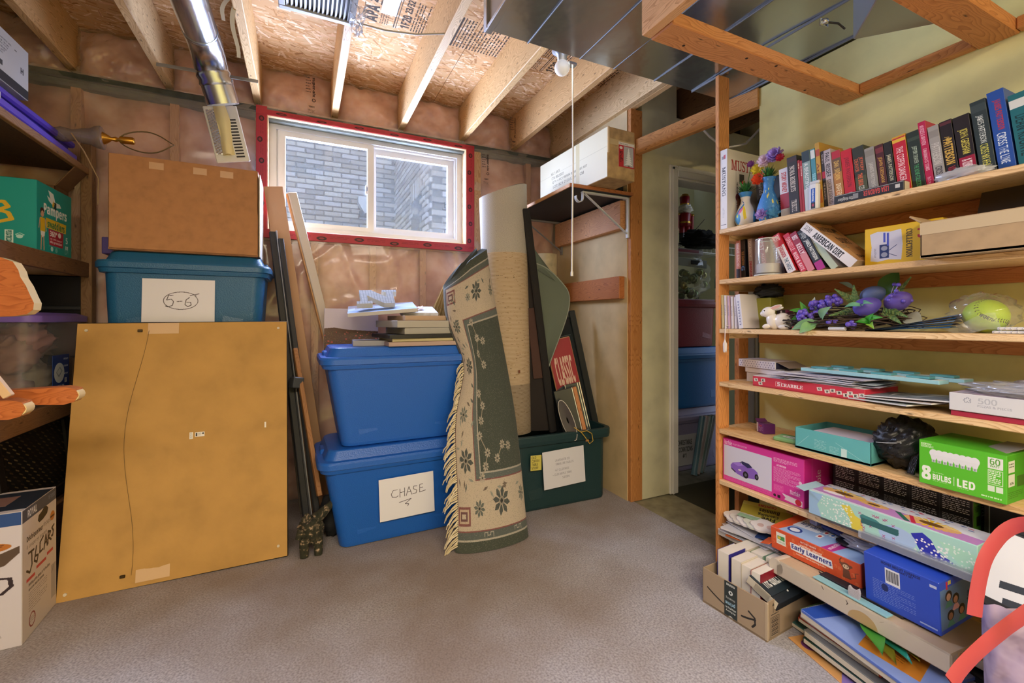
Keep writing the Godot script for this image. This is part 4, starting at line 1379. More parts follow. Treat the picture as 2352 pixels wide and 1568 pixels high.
	tote(t3, 0.83, 0.47, 0.49, "2566c8", true, 0.235)
	var ch := art(280, 216, "e6e6f0")
	for s in [[92, 66, 70, 66, 60, 84, 64, 100, 84, 104, 94, 98], [104, 64, 102, 108], [128, 62, 126, 106], [104, 84, 128, 82], [134, 106, 150, 60, 164, 104], [140, 88, 160, 86], [192, 64, 176, 62, 172, 76, 190, 86, 186, 100, 168, 102], [222, 58, 206, 60, 204, 100, 236, 94], [205, 78, 222, 76], [98, 134, 160, 124, 128, 146, 146, 150, 140, 160]]:
		ch.stroke(s, 3.0, "4a4450")
	note("white sheet reading CHASE taped to the lower blue tote", ch, Vector3(0.478, 0.212, -2.262), 0.275, 0.205, -3.0, 1.5)
	# canvases and frames piled on the upper tote
	var cr := mt("d2ccc0", 0.8, {"tex": "fine", "tri": 8.0})
	var gy := mt("b0ada6", 0.8)
	var pile := [
		["canvas_panel", "pinkish stained wooden panel at the bottom of the pile", 0.61, 0.968, -2.46, 0.45, 0.022, 0.30, mt("b9a094", 0.7), 3.0],
		["canvas_panel", "light grey panel low at the left end of the pile", 0.34, 0.968, -2.52, 0.20, 0.026, 0.22, mt("a9a8ac", 0.7), -4.0],
		["canvas_panel", "pale yellow edged panel just above the bottom board", 0.60, 0.991, -2.47, 0.40, 0.016, 0.28, mt("cfc49a", 0.7), 5.0],
		["framed_print", "black framed picture sticking out in the middle of the pile", 0.62, 1.008, -2.48, 0.50, 0.02, 0.32, mt("26282a", 0.45), 8.0],
		["canvas_panel", "grey edged canvas under the thick cream canvas", 0.63, 1.029, -2.49, 0.36, 0.034, 0.30, gy, 9.0],
		["canvas_panel", "thick cream stretched canvas near the top of the pile", 0.61, 1.064, -2.49, 0.42, 0.036, 0.32, cr, 11.0],
		["canvas_panel", "tan edged canvas topmost of the stacked canvases", 0.63, 1.101, -2.51, 0.34, 0.026, 0.28, mt("bfa184", 0.8), 9.0],
	]
	for q in pile:
		one(q[0], q[1], "canvas" if q[0] == "canvas_panel" else "picture", bx(q[8], Vector3(0, q[6] / 2, 0), Vector3(q[5], q[6], q[7]), 0.0015), Vector3(q[2], q[3], q[4]), q[9])
	var sk := art(200, 120, "8ea2bc")
	sk.poly([0, 60, 60, 20, 120, 40, 200, 10, 200, 0, 0, 0], "6e6a72").lines(20, 30, 60, 40, 8, "5d4c44", 0.7)
	sk.poly([0, 90, 80, 70, 200, 100, 200, 120, 0, 120], "5f86c4")
	var bl := one("canvas_panel", "sky blue painted canvas tilted under the letter N", "canvas", bx(mt("c9c6c2", 0.8), Vector3.ZERO, Vector3(0.36, 0.02, 0.26), 0.001, {"t": ink(sk)}), Vector3(0.40, 1.165, -2.55), -6)
	bl.rotation_degrees = Vector3(10, -6, 5)
	# letter N
	var nn := thing("wooden_letter", "white wooden letter N with a patterned grey face on the canvases", "letter", Vector3(0.37, 1.17, -2.49), -4.0)
	nn.rotation_degrees = Vector3(-52, -4, 4)
	var np := PackedVector2Array([Vector2(-0.11, 0), Vector2(-0.03, 0), Vector2(-0.03, 0.022), Vector2(-0.052, 0.022), Vector2(-0.052, 0.075), Vector2(0.03, 0), Vector2(0.088, 0), Vector2(0.088, 0.103), Vector2(0.11, 0.103), Vector2(0.11, 0.125), Vector2(0.032, 0.125), Vector2(0.032, 0.103), Vector2(0.052, 0.103), Vector2(0.052, 0.055), Vector2(-0.025, 0.125), Vector2(-0.088, 0.125), Vector2(-0.088, 0.022), Vector2(-0.11, 0.022)])
	var nb2 := MB.new()
	nb2.uvs = Vector2.ONE * 9.0
	nb2.prism(mt("b9bcc0", 0.6, {"tex": "grid"}), np, 0.03, mt("d9d6cc", 0.6))
	part(nn, "letter_body", nb2)
	var wbx := thing("gift_box", "flat white box topped with a pink metallic bow on the canvases", "box", Vector3(0.605, 1.128, -2.57), -3.0)
	wbx.rotation_degrees = Vector3(14, -3, 0)
	part(wbx, "box", bx(mt("dde2e6", 0.5, {"tex": "mott", "tri": 4.0}), Vector3(0, 0.02, 0), Vector3(0.20, 0.035, 0.17), 0.002))
	for i in 10:
		var pt := MB.new()
		var an := TAU * i / 10.0
		pt.grid(mt("d9a79a", 0.3, {"metal": 0.5}), 3, 6, func(u: float, v: float):
			var r := 0.008 + 0.026 * v
			return Vector3(r * cos(an) - (u - 0.5) * 0.014 * sin(PI * v) * sin(an), 0.04 + 0.016 * v * (0.5 + 0.5 * (i % 2)), r * sin(an) + (u - 0.5) * 0.014 * sin(PI * v) * cos(an)), false, false)
		part(wbx, "bow_loop", pt)
	# poppy field picture behind, straw broom
	var pp := art(220, 240, "c9b9bf")
	pp.rect(0, 0, 220, 100, "d0c4cc").poly([0, 92, 40, 88, 100, 98, 220, 104, 220, 240, 0, 240], "5c3a26")
	for i in 900:
		pp.rect(rng.randf() * 220, 104 + rng.randf() * 136, 3, 2, ["6b4a30", "70582f", "4a4a2a", "7a5a34"][rng.randi() % 4])
	for i in 60:
		var yy: float = 108 + rng.randf() * 110
		var rr := 1.5 + (yy - 100) / 24.0
		pp.ell(rng.randf() * 220, yy, rr * 1.3, rr, ["c0503a", "d0604a", "b8443c", "d87a6a"][rng.randi() % 4])
	var pc := one("poppy_canvas", "canvas print of a red poppy field under a pale sky", "picture", bx(mt("cfc4c6", 0.7), Vector3(0, 0.15, 0), Vector3(0.30, 0.30, 0.02), 0.001, {"f": ink(pp)}), Vector3(0.255, 0.868, -2.755))
	pc.rotation_degrees = Vector3(-3, 0, -1)
	var bm := thing("straw_broom", "straw broom head showing behind the green rug", "broom", Vector3(0.86, 0.0, -2.78))
	var sb := MB.new()
	for i in 60:
		var f := (i % 20) / 19.0 - 0.5
		var dz := (i / 20 - 1) * 0.012
		sb.tube(mt(["b59a62", "c7ad78", "a3884f"][i % 3], 0.8), [Vector3(f * 0.03 - 0.02, 1.33, dz * 0.4), Vector3(f * 0.14 - 0.035, 1.18, dz), Vector3(f * 0.22 - 0.05, 1.04, dz * 1.3)], 0.0035, 4, false)
	var bp := part(bm, "straw", sb)
	bp.set_meta("kind", "stuff")
	part(bm, "handle", pipe(wood("b98a58"), [Vector3(-0.02, 1.32, 0), Vector3(0.06, 0.05, 0)], 0.012, 10))
	build_rugs()

func build_rugs() -> void:
	# patterned green rug, rolled flat and leaning
	var g := thing("rolled_rug", "green and cream floral bordered rug, rolled loosely and leaning against the roll behind", "rug", Vector3.ZERO)
	var m := mt("ffffff", 0.95, {"tex": "rug", "bump": "fine", "bs": 0.15, "rim": 0.2})
	var bk := mt("3e423c", 0.95)
	var b := MB.new()
	var sh := func(u: float, v: float, k: float):
		var top: float = v
		var cx := lerpf(0.848, 0.868, top) + 0.015 * sin(top * 5.0)
		var hw := lerpf(0.195, 0.13, pow(top, 0.8)) + 0.02 * sin(top * 3.0) * sin(top * 3.0)
		var hd := lerpf(0.07, 0.085, top)
		var cz := lerpf(-2.03, -2.46, top)
		var a: float = u * TAU
		if cos(a) < 0.0:
			hw *= 1.0 - 0.5 * exp(-pow((v - 0.61) / 0.15, 2.0))
		var p := Vector3(cx + hw * k * cos(a) * (1.0 + 0.03 * sin(3 * a)), 1.44 * v, cz + hd * k * sin(a))
		p.y += (0.095 if v > 0.5 else 0.0) * (cos(a) * 0.9) * smoothstep(0.5, 1.0, v) - 0.06 * smoothstep(0.93, 1.0, v) * maxf(0.0, -cos(a))
		p.y = maxf(p.y, 0.003)
		return p
	b.grid(m, 64, 60, sh.bind(1.0), true, false, Rect2(1, 1, -2, -1))
	part(g, "pile", b)
	var inn := MB.new()
	for k in [0.8, 0.55]:
		inn.grid(bk, 40, 30, sh.bind(k), true, true)
	part(g, "inner_turns", inn)
	var ends := MB.new()
	ends.grid(bk, 64, 1, func(u: float, v: float): return sh.call(u, 1.0, lerpf(0.8, 1.0, v)), true, true)
	ends.grid(bk, 64, 1, func(u: float, v: float): return sh.call(u, 0.0, lerpf(0.3, 1.0, v)), true, false)
	part(g, "edge", ends)
	var fr := MB.new()
	for i in 90:
		var v := 0.02 + 0.60 * i / 90.0
		var p: Vector3 = sh.call(0.5, v, 1.02)
		var d := Vector3(-0.035 - rng.randf() * 0.018, -0.018 - rng.randf() * 0.018, rng.randf_range(-0.012, 0.014))
		if v < 0.35:
			d *= 1.35
		p += Vector3(0.012, 0, 0.02)
		fr.tube(mt(["d8c9a6", "cdbd98", "e2d6b8"][i % 3], 0.9), [p, p + d * 0.5 + Vector3(0, 0.004, 0.004), p + d * 0.9 + Vector3(0, -0.012, 0), p + d + Vector3(0, -0.028, 0)], [0.0042, 0.004, 0.0035, 0.002], 4, false)
	var fp := part(g, "fringe", fr, "cream fringe")
	fp.set_meta("kind", "stuff")
	# jute-backed roll standing in the green tote
	var r := thing("carpet_roll", "tall beige backed carpet roll standing upright left of the corner shelf", "rug", Vector3(1.155, 0.41, -2.50))
	r.rotation_degrees = Vector3(-2.0, 0, 0.6)
	var rm := mt("c9b497", 0.95, {"tex": "weave", "tri": 1.0, "bump": "fine", "bs": 0.1})
	var wm := mt("cdc6ba", 0.95, {"tex": "speck", "tri": 6.0})
	var gm := mt("a2937f", 0.95, {"tex": "weave", "tri": 1.0})
	var rf := func(u: float, v: float, y0: float, y1: float):
		var a: float = u * TAU
		var y: float = lerpf(y0, y1, v)
		var rad := 0.133 + 0.012 * (y / 1.5) + 0.008 * cos(a * 2.0 + 0.6)
		var yy := y + (0.05 * cos(a) + 0.02 if y > 1.2 else 0.0) * smoothstep(1.2, 1.48, y)
		return Vector3(rad * cos(a), yy, -rad * sin(a) * 0.9)
	for q in [[0.0, 0.30, gm, "lower_band"], [0.30, 1.10, rm, "jute_back"], [1.10, 1.48, wm, "felt_band"]]:
		var rb := MB.new()
		rb.grid(q[2], 40, 16, rf.bind(q[0], q[1]), true)
		part(r, q[3], rb)
	var ed := MB.new()
	ed.grid(mt("3a3632", 0.95), 40, 1, func(u: float, v: float): return rf.call(u, 0.0, 1.48, 1.48) * Vector3(1.0 - 0.12 * v, 1, 1.0 - 0.12 * v) + Vector3(0, 0.004 * v, 0), true, true)
	ed.grid(mt("3a3632", 0.95), 40, 4, func(u: float, v: float): return rf.call(u, 0.0, 1.0, 1.48) * Vector3(0.88, 1, 0.88) + Vector3(0, -0.5 * v, 0), true, true)
	ed.grid(mt("3a3632", 0.95), 40, 1, func(u: float, v: float): return rf.call(u, 0.0, 0.0, 0.0) * Vector3(1.0 - v, 1, 1.0 - v), true, true)
	part(r, "dark_edge", ed)
	part(r, "stain", bx(mt("7a4a34", 0.9), Vector3(0.02, 0.38, 0.127), Vector3(0.012, 0.018, 0.003), 0.001))
	# dark folded mat and the curled green underlay behind
	var dm := thing("dark_mat", "dark folded carpet mat standing between the beige roll and the grey-green underlay", "mat", Vector3.ZERO)
	var dp := MB.new()
	for k in 2:
		dp.grid(mt("332d2b", 0.95, {"tex": "fine", "tri": 5.0}), 6, 40, func(u: float, v: float):
			return Vector3(lerpf(lerpf(1.285, 1.225, v), lerpf(1.42, 1.245, v), u), lerpf(0.41, 1.79, v), -2.465 + 0.045 * u - 0.02 * v - 0.03 * k), false, k == 1)
	part(dm, "folded_sheet", dp)
	part(dm, "brown_patch", bar(mt("5a4038", 0.95, {"tex": "fine", "tri": 5.0}), Vector3(1.335, 0.74, -2.436), Vector3(1.295, 1.18, -2.448), 0.075, 0.012, Vector3(-0.3, 0, 1)), "reddish brown patch")
	part(dm, "bound_edge", bar(mt("1c1a1a", 0.8), Vector3(1.42, 0.40, -2.41), Vector3(1.242, 1.79, -2.44), 0.05, 0.025, Vector3.BACK, 0.008))
	var gu := thing("carpet_underlay", "grey-green felt underlay curling open to a point beside the dark mat", "mat", Vector3.ZERO)
	var gmat := mt("7d8878", 0.95, {"tex": "speck", "tri": 9.0, "bump": "fine", "bs": 0.2})
	var gf := func(u: float, v: float):
		var l := Vector3(lerpf(1.384, 1.29, v), lerpf(0.79, 1.46, v), -2.44)
		var rt: Vector3 = Vector3(1.39, 0.785, -2.43).bezier_interpolate(Vector3(1.46, 1.0, -2.42), Vector3(1.60, 1.22, -2.40), Vector3(1.515, 1.315, -2.42), v)
		var p := l.lerp(rt, u)
		return p + Vector3(0, 0.03 * sin(PI * u) * smoothstep(0.7, 1.0, v), -0.05 * sin(PI * u) * sin(PI * minf(1.0, 0.2 + v * 0.8)))
	var gb := MB.new()
	gb.grid(gmat, 24, 40, gf, false, false)
	gb.grid(gmat, 24, 40, func(u: float, v: float): return gf.call(u, v) + Vector3(0.004, 0, -0.008), false, true)
	part(gu, "curled_sheet", gb)
	var ge := MB.new()
	ge.tube(mt("98a092", 0.95), range(41).map(func(i): return gf.call(1.0, i / 40.0)), 0.0035, 6)
	ge.tube(mt("98a092", 0.95), range(25).map(func(i): return gf.call(i / 24.0, 1.0)), 0.0045, 6)
	part(gu, "frayed_edge", ge)
	var gtop := MB.new()
	gtop.grid(mt("6f7a6e", 0.95, {"tex": "fine", "tri": 5.0}), 10, 16, func(u: float, v: float):
		return Vector3(lerpf(1.28, 1.52, u) + lerpf(-0.01, -0.25, u) * v, lerpf(1.44, 1.31, u) + lerpf(0.17, 0.30, u) * v, -2.45 - 0.03 * v + 0.02 * sin(PI * u)), false, false)
	part(gu, "back_fold", gtop)
	var crl := thing("cream_roll", "cream coloured vinyl roll standing at the very back of the corner", "roll", Vector3(1.60, 0.0, -2.83))
	var cm := MB.new()
	cm.grid(mt("d8c9a4", 0.7, {"tex": "mott", "tri": 2.0}), 30, 6, func(u: float, v: float): return Vector3(0.085 * cos(u * TAU), 1.58 * v, -0.085 * sin(u * TAU)), true)
	part(crl, "roll", cm)
	var ce := MB.new()
	ce.lathe(mt("b3a27c", 0.7), [Vector2(0.085, 1.58), Vector2(0.075, 1.582), Vector2(0.0, 1.58)], 30)
	part(crl, "end", ce)

func build_corner() -> void:
	# dark green tote with pictures standing in it
	var t := thing("storage_tote", "open dark green tote in the corner with notes on its front", "tote", Vector3(1.405, 0, -2.45), -1.0)
	tote(t, 0.70, 0.42, 0.435, "1d3a3e", false, 0.13, 0.45)
	var a := art(200, 190, "dcdce4")
	for q in [["LAMINATE 3D", 58, 46, 70, 12], ["SMALLER TABLES", 60, 66, 86, 11], ["- 6T CLOTHES", 50, 96, 72, 11], ["- OLD APPLE TREE", 44, 118, 90, 11], ["SIGN", 88, 138, 34, 11]]:
		a.text(q[0], q[1], q[2], q[3], q[4], "a3a3b0", "r")
	note("large white sheet with faint handwriting on the dark green tote", a, Vector3(1.395, 0.235, -2.240), 0.285, 0.215, -3.0, 2.0)
	var ya := art(84, 92, "cfc45e")
	for i in 4:
		ya.text(["OLD", "COFFEE", "TABLE", "STUFF"][i], 8, 6 + i * 21, [34, 60, 50, 52][i], 15, "4a4428", "r")
	note("yellow sticky note on the dark green tote", ya, Vector3(1.205, 0.287, -2.238), 0.07, 0.085, -3.0, -2.0, "sticky_note")
	# framed things leaning in the tote
	var bf := thing("framed_mirror", "tall black framed picture leaning in the dark green tote", "picture", Vector3(1.652, 0.28, -2.47))
	bf.rotation_degrees = Vector3(-6, -12, 10.5)
	var bm := mt("1b2226", 0.3)
	for q in [[Vector3(-0.16, 0, 0), Vector3(-0.115, 0.88, 0.025)], [Vector3(0.115, 0, 0), Vector3(0.16, 0.88, 0.025)], [Vector3(-0.115, 0.835, 0), Vector3(0.115, 0.88, 0.025)], [Vector3(-0.115, 0, 0), Vector3(0.115, 0.045, 0.025)]]:
		part(bf, "frame_bar", bc(bm, q[0], q[1], 0.004))
	part(bf, "picture", bc(mt("20292e", 0.12), Vector3(-0.115, 0.045, 0.002), Vector3(0.115, 0.835, 0.008)))
	part(bf, "mat_line", bc(mt("4c5a60", 0.3), Vector3(-0.10, 0.72, 0.009), Vector3(0.10, 0.724, 0.010)))
	var ca := art(160, 260, "9a2430")
	ca.text("CLASSIC", 22, 60, 118, 96, "d8b9a6", "b")
	ca.poly([0, 166, 40, 158, 110, 172, 160, 240, 160, 260, 0, 260], "3c4648").text("Dodge", 34, 176, 74, 26, "1c2426", "sb").poly([60, 214, 130, 208, 160, 240, 160, 260, 40, 260], "7c8078")
	var cs := thing("vintage_sign", "red vintage sign lettered CLASSIC in front of the black frame", "sign", Vector3(1.615, 0.40, -2.40))
	cs.rotation_degrees = Vector3(-5, -12, 12)
	part(cs, "sign_board", bx(mt("b98a5c", 0.6), Vector3(-0.015, 0.35, 0), Vector3(0.17, 0.50, 0.016), 0.006, {"f": ink(ca)}))
	var of := thing("framed_print", "small dark picture with an orange wood edge standing in the green tote", "picture", Vector3(1.54, 0.36, -2.29))
	of.rotation_degrees = Vector3(-5, -25, 13)
	part(of, "panel", bx(mt("2b2f31", 0.3), Vector3(-0.03, 0.16, 0), Vector3(0.12, 0.34, 0.02), 0.003))
	part(of, "wood_edge", bx(wood("c98b58"), Vector3(0.042, 0.16, 0), Vector3(0.024, 0.34, 0.026), 0.003), "orange wood edge")
	part(of, "silver_line", bx(mt("c9ccce", 0.3, {"metal": 0.7}), Vector3(0.026, 0.16, 0.008), Vector3(0.004, 0.34, 0.01)))
	var mf := thing("mirror_frame", "narrow silver edged mirror frame in the green tote", "picture", Vector3(1.60, 0.36, -2.33))
	mf.rotation_degrees = Vector3(-5, -30, 13)
	part(mf, "panel", bx(mt("3c4648", 0.2), Vector3(0, 0.17, 0), Vector3(0.09, 0.36, 0.012), 0.002))
	for x in [-0.045, 0.035, 0.048]:
		part(mf, "silver_strip", bx(mt("d0d3d4", 0.25, {"metal": 0.8}), Vector3(x, 0.17, 0.007), Vector3(0.004, 0.36, 0.006)))
	var ov := MB.new()
	ov.xf = Transform3D(Basis.from_euler(Vector3(-0.1, -0.5, 0.36)), Vector3(1.44, 0.50, -2.275))
	ov.grid(mt("3a3336", 0.4), 28, 4, func(u: float, v: float): return Vector3(0.035 * cos(u * TAU), 0.125 * sin(u * TAU), 0.004) * (0.15 + 0.85 * v), true, true)
	ov.tube(mt("d6d2c6", 0.4), range(29).map(func(i): return Vector3(0.035 * cos(i * TAU / 28), 0.125 * sin(i * TAU / 28), 0)), 0.004, 6, false)
	one("oval_plaque", "oval dark plaque with a pale rim leaning at the tote's front edge", "plaque", ov)
	one("yellow_cord", "thin yellow cord loop hanging over the green tote's rim", "cord", pipe(mt("c9a53e", 0.7), [Vector3(1.47, 0.46, -2.25), Vector3(1.50, 0.435, -2.222), Vector3(1.54, 0.44, -2.218), Vector3(1.575, 0.42, -2.218), Vector3(1.585, 0.375, -2.218), Vector3(1.56, 0.36, -2.218), Vector3(1.53, 0.40, -2.218), Vector3(1.50, 0.435, -2.218)], 0.0025, 6))
	# corner shelf on white brackets over wall blocks
	var s := thing("corner_shelf", "black undersided corner shelf board on white folding brackets", "shelf", Vector3.ZERO)
	part(s, "board", bc(mt("23272c", 0.6), Vector3(1.35, 1.846, -2.96), Vector3(1.788, 1.865, -2.10), 0.002))
	part(s, "wood_edge", bc(wood("d9a876"), Vector3(1.343, 1.845, -2.96), Vector3(1.351, 1.866, -2.10), 0.002))
	part(s, "wood_edge", bc(wood("b9784c"), Vector3(1.343, 1.845, -2.101), Vector3(1.788, 1.866, -2.094), 0.002))
	for z in [-2.14, -2.90]:
		var bm2 := mt("d3d6d8" if z > -2.5 else "8e8a88", 0.4)
		part(s, "bracket_arm", bc(bm2, Vector3(1.45, 1.834, z - 0.012), Vector3(1.786, 1.845, z + 0.012), 0.002))
		part(s, "bracket_post", bc(bm2, Vector3(1.776, 1.60, z - 0.012), Vector3(1.788, 1.845, z + 0.012), 0.002))
		part(s, "bracket_brace", bar(bm2, Vector3(1.778, 1.625, z), Vector3(1.47, 1.832, z), 0.018, 0.006, Vector3(1, 1, 0), 0.002))
	var hk := []
	for i in 11:
		var t2 := i / 10.0 * 3.4
		hk.append(Vector3(1.432 + 0.024 * cos(t2), 1.806 - 0.026 * sin(t2), -2.14))
	hk.push_front(Vector3(1.456, 1.835, -2.14))
	var hb := MB.new()
	for i in hk.size() - 1:
		slab(hb, mt("d9dcdd", 0.35), hk[i], hk[i + 1], 0.022, 0.004, (hk[i + 1] - hk[i]).cross(Vector3.BACK), 0.0)
	part(s, "rod_hook", hb)
	one("wall_block", "upper pine block screwed to the drywall directly under the corner shelf", "block", bc(wood("d6a070"), Vector3(1.748, 1.66, -2.94), Vector3(1.789, 1.834, -2.165), 0.003))
	one("wall_block", "lower pine block screwed to the drywall below the corner shelf", "block", bc(wood("b8743f"), Vector3(1.748, 1.235, -2.94), Vector3(1.789, 1.372, -2.175), 0.003))
	# long carton on the corner shelf
	var xa := art(120, 200, "b92a34")
	xa.rect(0, 0, 120, 24, "e6e2dc").text("Pre-lit tree", 8, 8, 60, 9, "777777", "r").rect(38, 30, 76, 160, "b3b6bc")
	for i in 7:
		var yy := 50 + i * 19
		xa.poly([76, yy - 16, 76 - 6 - i * 4.4, yy + 12, 76 + 6 + i * 4.4, yy + 12], "e8ebee")
	xa.rect(70, 180, 14, 8, "6a5a4a").ell(18, 46, 12, 12, "e6dcd8").lines(8, 74, 24, 90, 8, "2a1a1a", 0.6)
	var xk := ink(xa)
	var sa := art(360, 140, "d9d3b4")
	for i in 4:
		sa.text(["NO. 1 4PCS", "CTN: 80X20X33", "QTY: 4 PC / RESIN BASE TREE KIT", "LOT: 8CH 210X120-CB CM"][i], 70 + i * 4, 46 + i * 15, [52, 70, 190, 170][i], 9, "77704f", "r")
	sa.rect(0, 54, 360, 1, "b9b394").rect(212, 0, 18, 140, "c9bd8e").text("HPH:60PV", 76, 116, 40, 9, "77704f", "r").rect(120, 110, 16, 16, "b49a4e")
	var xc := thing("tree_carton", "long cream carton with a white Christmas tree label on the corner shelf", "box", Vector3(1.553, 1.867, -2.28), 2.0)
	part(xc, "carton", bx(mt("c9a876", 0.8, {"tex": "mott", "tri": 2.5}), Vector3(0, 0.136, 0), Vector3(0.19, 0.272, 0.70), 0.003, {"l": ink(sa)}))
	part(xc, "label", bx(mt("d8d2c8", 0.5), Vector3(0.035, 0.135, 0.351), Vector3(0.11, 0.135, 0.001), 0.0, {"f": xk}), "red tree label")
	part(xc, "tape", bx(mt("cdb68a", 0.25), Vector3(0, 0.195, 0.3507), Vector3(0.19, 0.03, 0.001)))
	part(xc, "end_flap", bx(mt("cbb185", 0.8), Vector3(-0.09, 0.20, 0.352), Vector3(0.012, 0.14, 0.012), 0.003))
	one("dark_fabric", "small dark patterned fabric bundle behind the long carton on the corner shelf", "fabric", bx(mt("2d3130", 0.9, {"tex": "speck", "tri": 20.0}), Vector3(0, 0.04, 0), Vector3(0.09, 0.08, 0.12), 0.02), Vector3(1.72, 1.866, -2.2))

# ------------------------------------------------------------------ the closet beyond the passage
func blob(m, r: Vector3, amp: float, fr: float, sd: int, n := 20, flat := 0.0) -> MB:
	var b := MB.new()
	var z := fnl(fr, 3, sd)
	b.grid(m, n, n, func(u: float, v: float):
		var d := Vector3(cos(u * TAU) * sin(PI * v), -cos(PI * v), -sin(u * TAU) * sin(PI * v))
		var p := d * r * (1.0 + amp * z.get_noise_3dv(d * 3.0))
		p.y = maxf(p.y, -r.y * (1.0 - flat))
		return p, true)
	return b

func build_closet() -> void:
	var t := thing("storage_tote", "lilac tote on the closet floor with a christmas note", "tote", Vector3(2.70, -0.006, -2.60))
	tote(t, 0.66, 0.40, 0.452, "8a86a4", true, 0.1)
	var a := art(200, 200, "b9bcc0")
	a.text("CHRISTMAS", 24, 34, 130, 32, "2a2c30", "r").text("DECORATIONS", 10, 80, 150, 30, "2a2c30", "r").text("#1", 70, 122, 32, 28, "2a2c30", "r")
	note("grey-white sheet lettered CHRISTMAS DECORATIONS on the lilac tote", a, Vector3(2.535, 0.155, -2.398), 0.22, 0.225)
	var t2 := thing("storage_tote", "bright blue tote stacked on the lilac tote in the closet", "tote", Vector3(2.69, 0.448, -2.61))
	tote(t2, 0.66, 0.40, 0.45, "0f62a8", true, 0.12)
	var t3 := thing("storage_tote", "dark red tote stacked on the blue tote in the closet", "tote", Vector3(2.66, 0.90, -2.62))
	tote(t3, 0.60, 0.38, 0.36, "7c1626", false, 0.2)
	# a clear bag of green and gold baubles on top
	var cb := thing("bauble_bag", "clear bag full of shiny green baubles on the dark red tote", "bag", Vector3(2.66, 1.44, -2.56))
	var pr0 := []
	for k in 9:
		var an := -PI / 2 + PI * k / 8.0
		pr0.append(Vector2(0.03 * cos(an), 0.03 * sin(an)))
	for c in 5:
		var first: MeshInstance3D = null
		for i in 9:
			var p := Vector3(2.66, 1.44, -2.56) + Vector3(rng.randf_range(-0.2, 0.2), rng.randf_range(-0.17, 0.04), rng.randf_range(-0.06, 0.1))
			if first == null:
				var bl := MB.new()
				bl.lathe(mt(["6f7c3e", "8c9a50", "4c6238", "b0a860", "5e7a4a"][c], 0.15, {"metal": 0.7}), pr0, 12)
				first = one("green_bauble", ["olive", "pale lime", "deep green", "gold", "moss green"][c] + " shiny bauble inside the clear bag on the dark red tote", "ornament", bl, p, 0.0, ["olive", "pale lime", "deep green", "gold", "moss green"][c] + " baubles in the bag")
			else:
				var d: MeshInstance3D = first.duplicate()
				d.name = numbered("green_bauble")
				add_child(d, true)
				d.position = p
	var fl := blob(mt("d5dcd2", 0.15, {"alpha": 0.16}), Vector3(0.26, 0.2, 0.15), 0.25, 0.8, 4, 24)
	part(cb, "plastic", fl)
	part(cb, "handle_band", bar(mt("8f9a94", 0.4), Vector3(-0.2, 0.10, 0.12), Vector3(0.12, 0.085, 0.13), 0.06, 0.008, Vector3.BACK, 0.002))
	part(cb, "handle_hole", bx(mt("16181a", 0.8), Vector3(0.0, 0.095, 0.134), Vector3(0.09, 0.03, 0.004), 0.001))
	var fp := thing("folded_pouch", "flat pouch with a red stripe lying over the bauble bag", "pouch", Vector3(2.60, 1.585, -2.5))
	part(fp, "pouch", bx(mt("a9a9ac", 0.4), Vector3(0, 0.03, 0), Vector3(0.34, 0.05, 0.12), 0.012))
	part(fp, "red_stripe", bx(mt("7c1a2a", 0.5), Vector3(-0.02, 0.035, 0.061), Vector3(0.26, 0.02, 0.003), 0.001))
	one("black_bundle", "black woolly bundle above the bauble bag in the closet", "fabric", blob(mt("14161a", 0.95), Vector3(0.17, 0.08, 0.1), 0.5, 0.9, 14, 24, 0.3), Vector3(2.80, 1.72, -2.50))
	var rb := thing("teal_ribbon", "teal ribbon with a yellow tassel hanging in front of the bauble bag", "ribbon", Vector3(2.83, 1.58, -2.37))
	var rm := MB.new()
	rm.grid(mt("1f7d80", 0.5), 4, 20, func(u: float, v: float): return Vector3(0.06 * (u - 0.5) * (1.0 + 0.5 * sin(v * 6.0)) + 0.03 * sin(v * 4.0), -0.24 * v, 0.02 * sin(u * PI + v * 7.0)), false, true)
	part(rb, "ribbon", rm)
	var ts := MB.new()
	for i in 16:
		ts.tube(mt("d1a42c", 0.8), [Vector3(0.0, -0.24, 0.01), Vector3((i - 8) * 0.0035, -0.29, 0.012), Vector3((i - 8) * 0.005, -0.34, 0.01)], 0.003, 4, false)
	part(rb, "tassel", ts)
	# wire shelf with a nutcracker and glass ornaments
	var ws := thing("wire_shelf", "white wire closet shelf high behind the door opening", "shelf", Vector3.ZERO)
	for i in 34:
		part(ws, "wire", pipe(mt("c9ccc8", 0.4), [Vector3(1.97 + i * 0.049, 1.715, -3.29), Vector3(1.97 + i * 0.049, 1.715, -2.62), Vector3(1.97 + i * 0.049, 1.655, -2.615)], 0.0022, 5))
	for q in [Vector2(1.715, -2.62), Vector2(1.655, -2.615), Vector2(1.713, -2.95), Vector2(1.713, -3.28)]:
		part(ws, "rail", pipe(mt("c9ccc8", 0.4), [Vector3(1.955, q.x, q.y), Vector3(3.59, q.x, q.y)], 0.004, 6))
	var nc := thing("nutcracker", "red and white bearded nutcracker figure on the wire shelf", "figurine", Vector3(2.86, 1.722, -2.72), -10.0)
	var rd := mt("8c1420", 0.35)
	var bk := mt("131316", 0.4)
	var gd := mt("c29a3c", 0.3, {"metal": 0.7})
	part(nc, "base", bx(bk, Vector3(0, 0.012, 0), Vector3(0.11, 0.024, 0.09), 0.003))
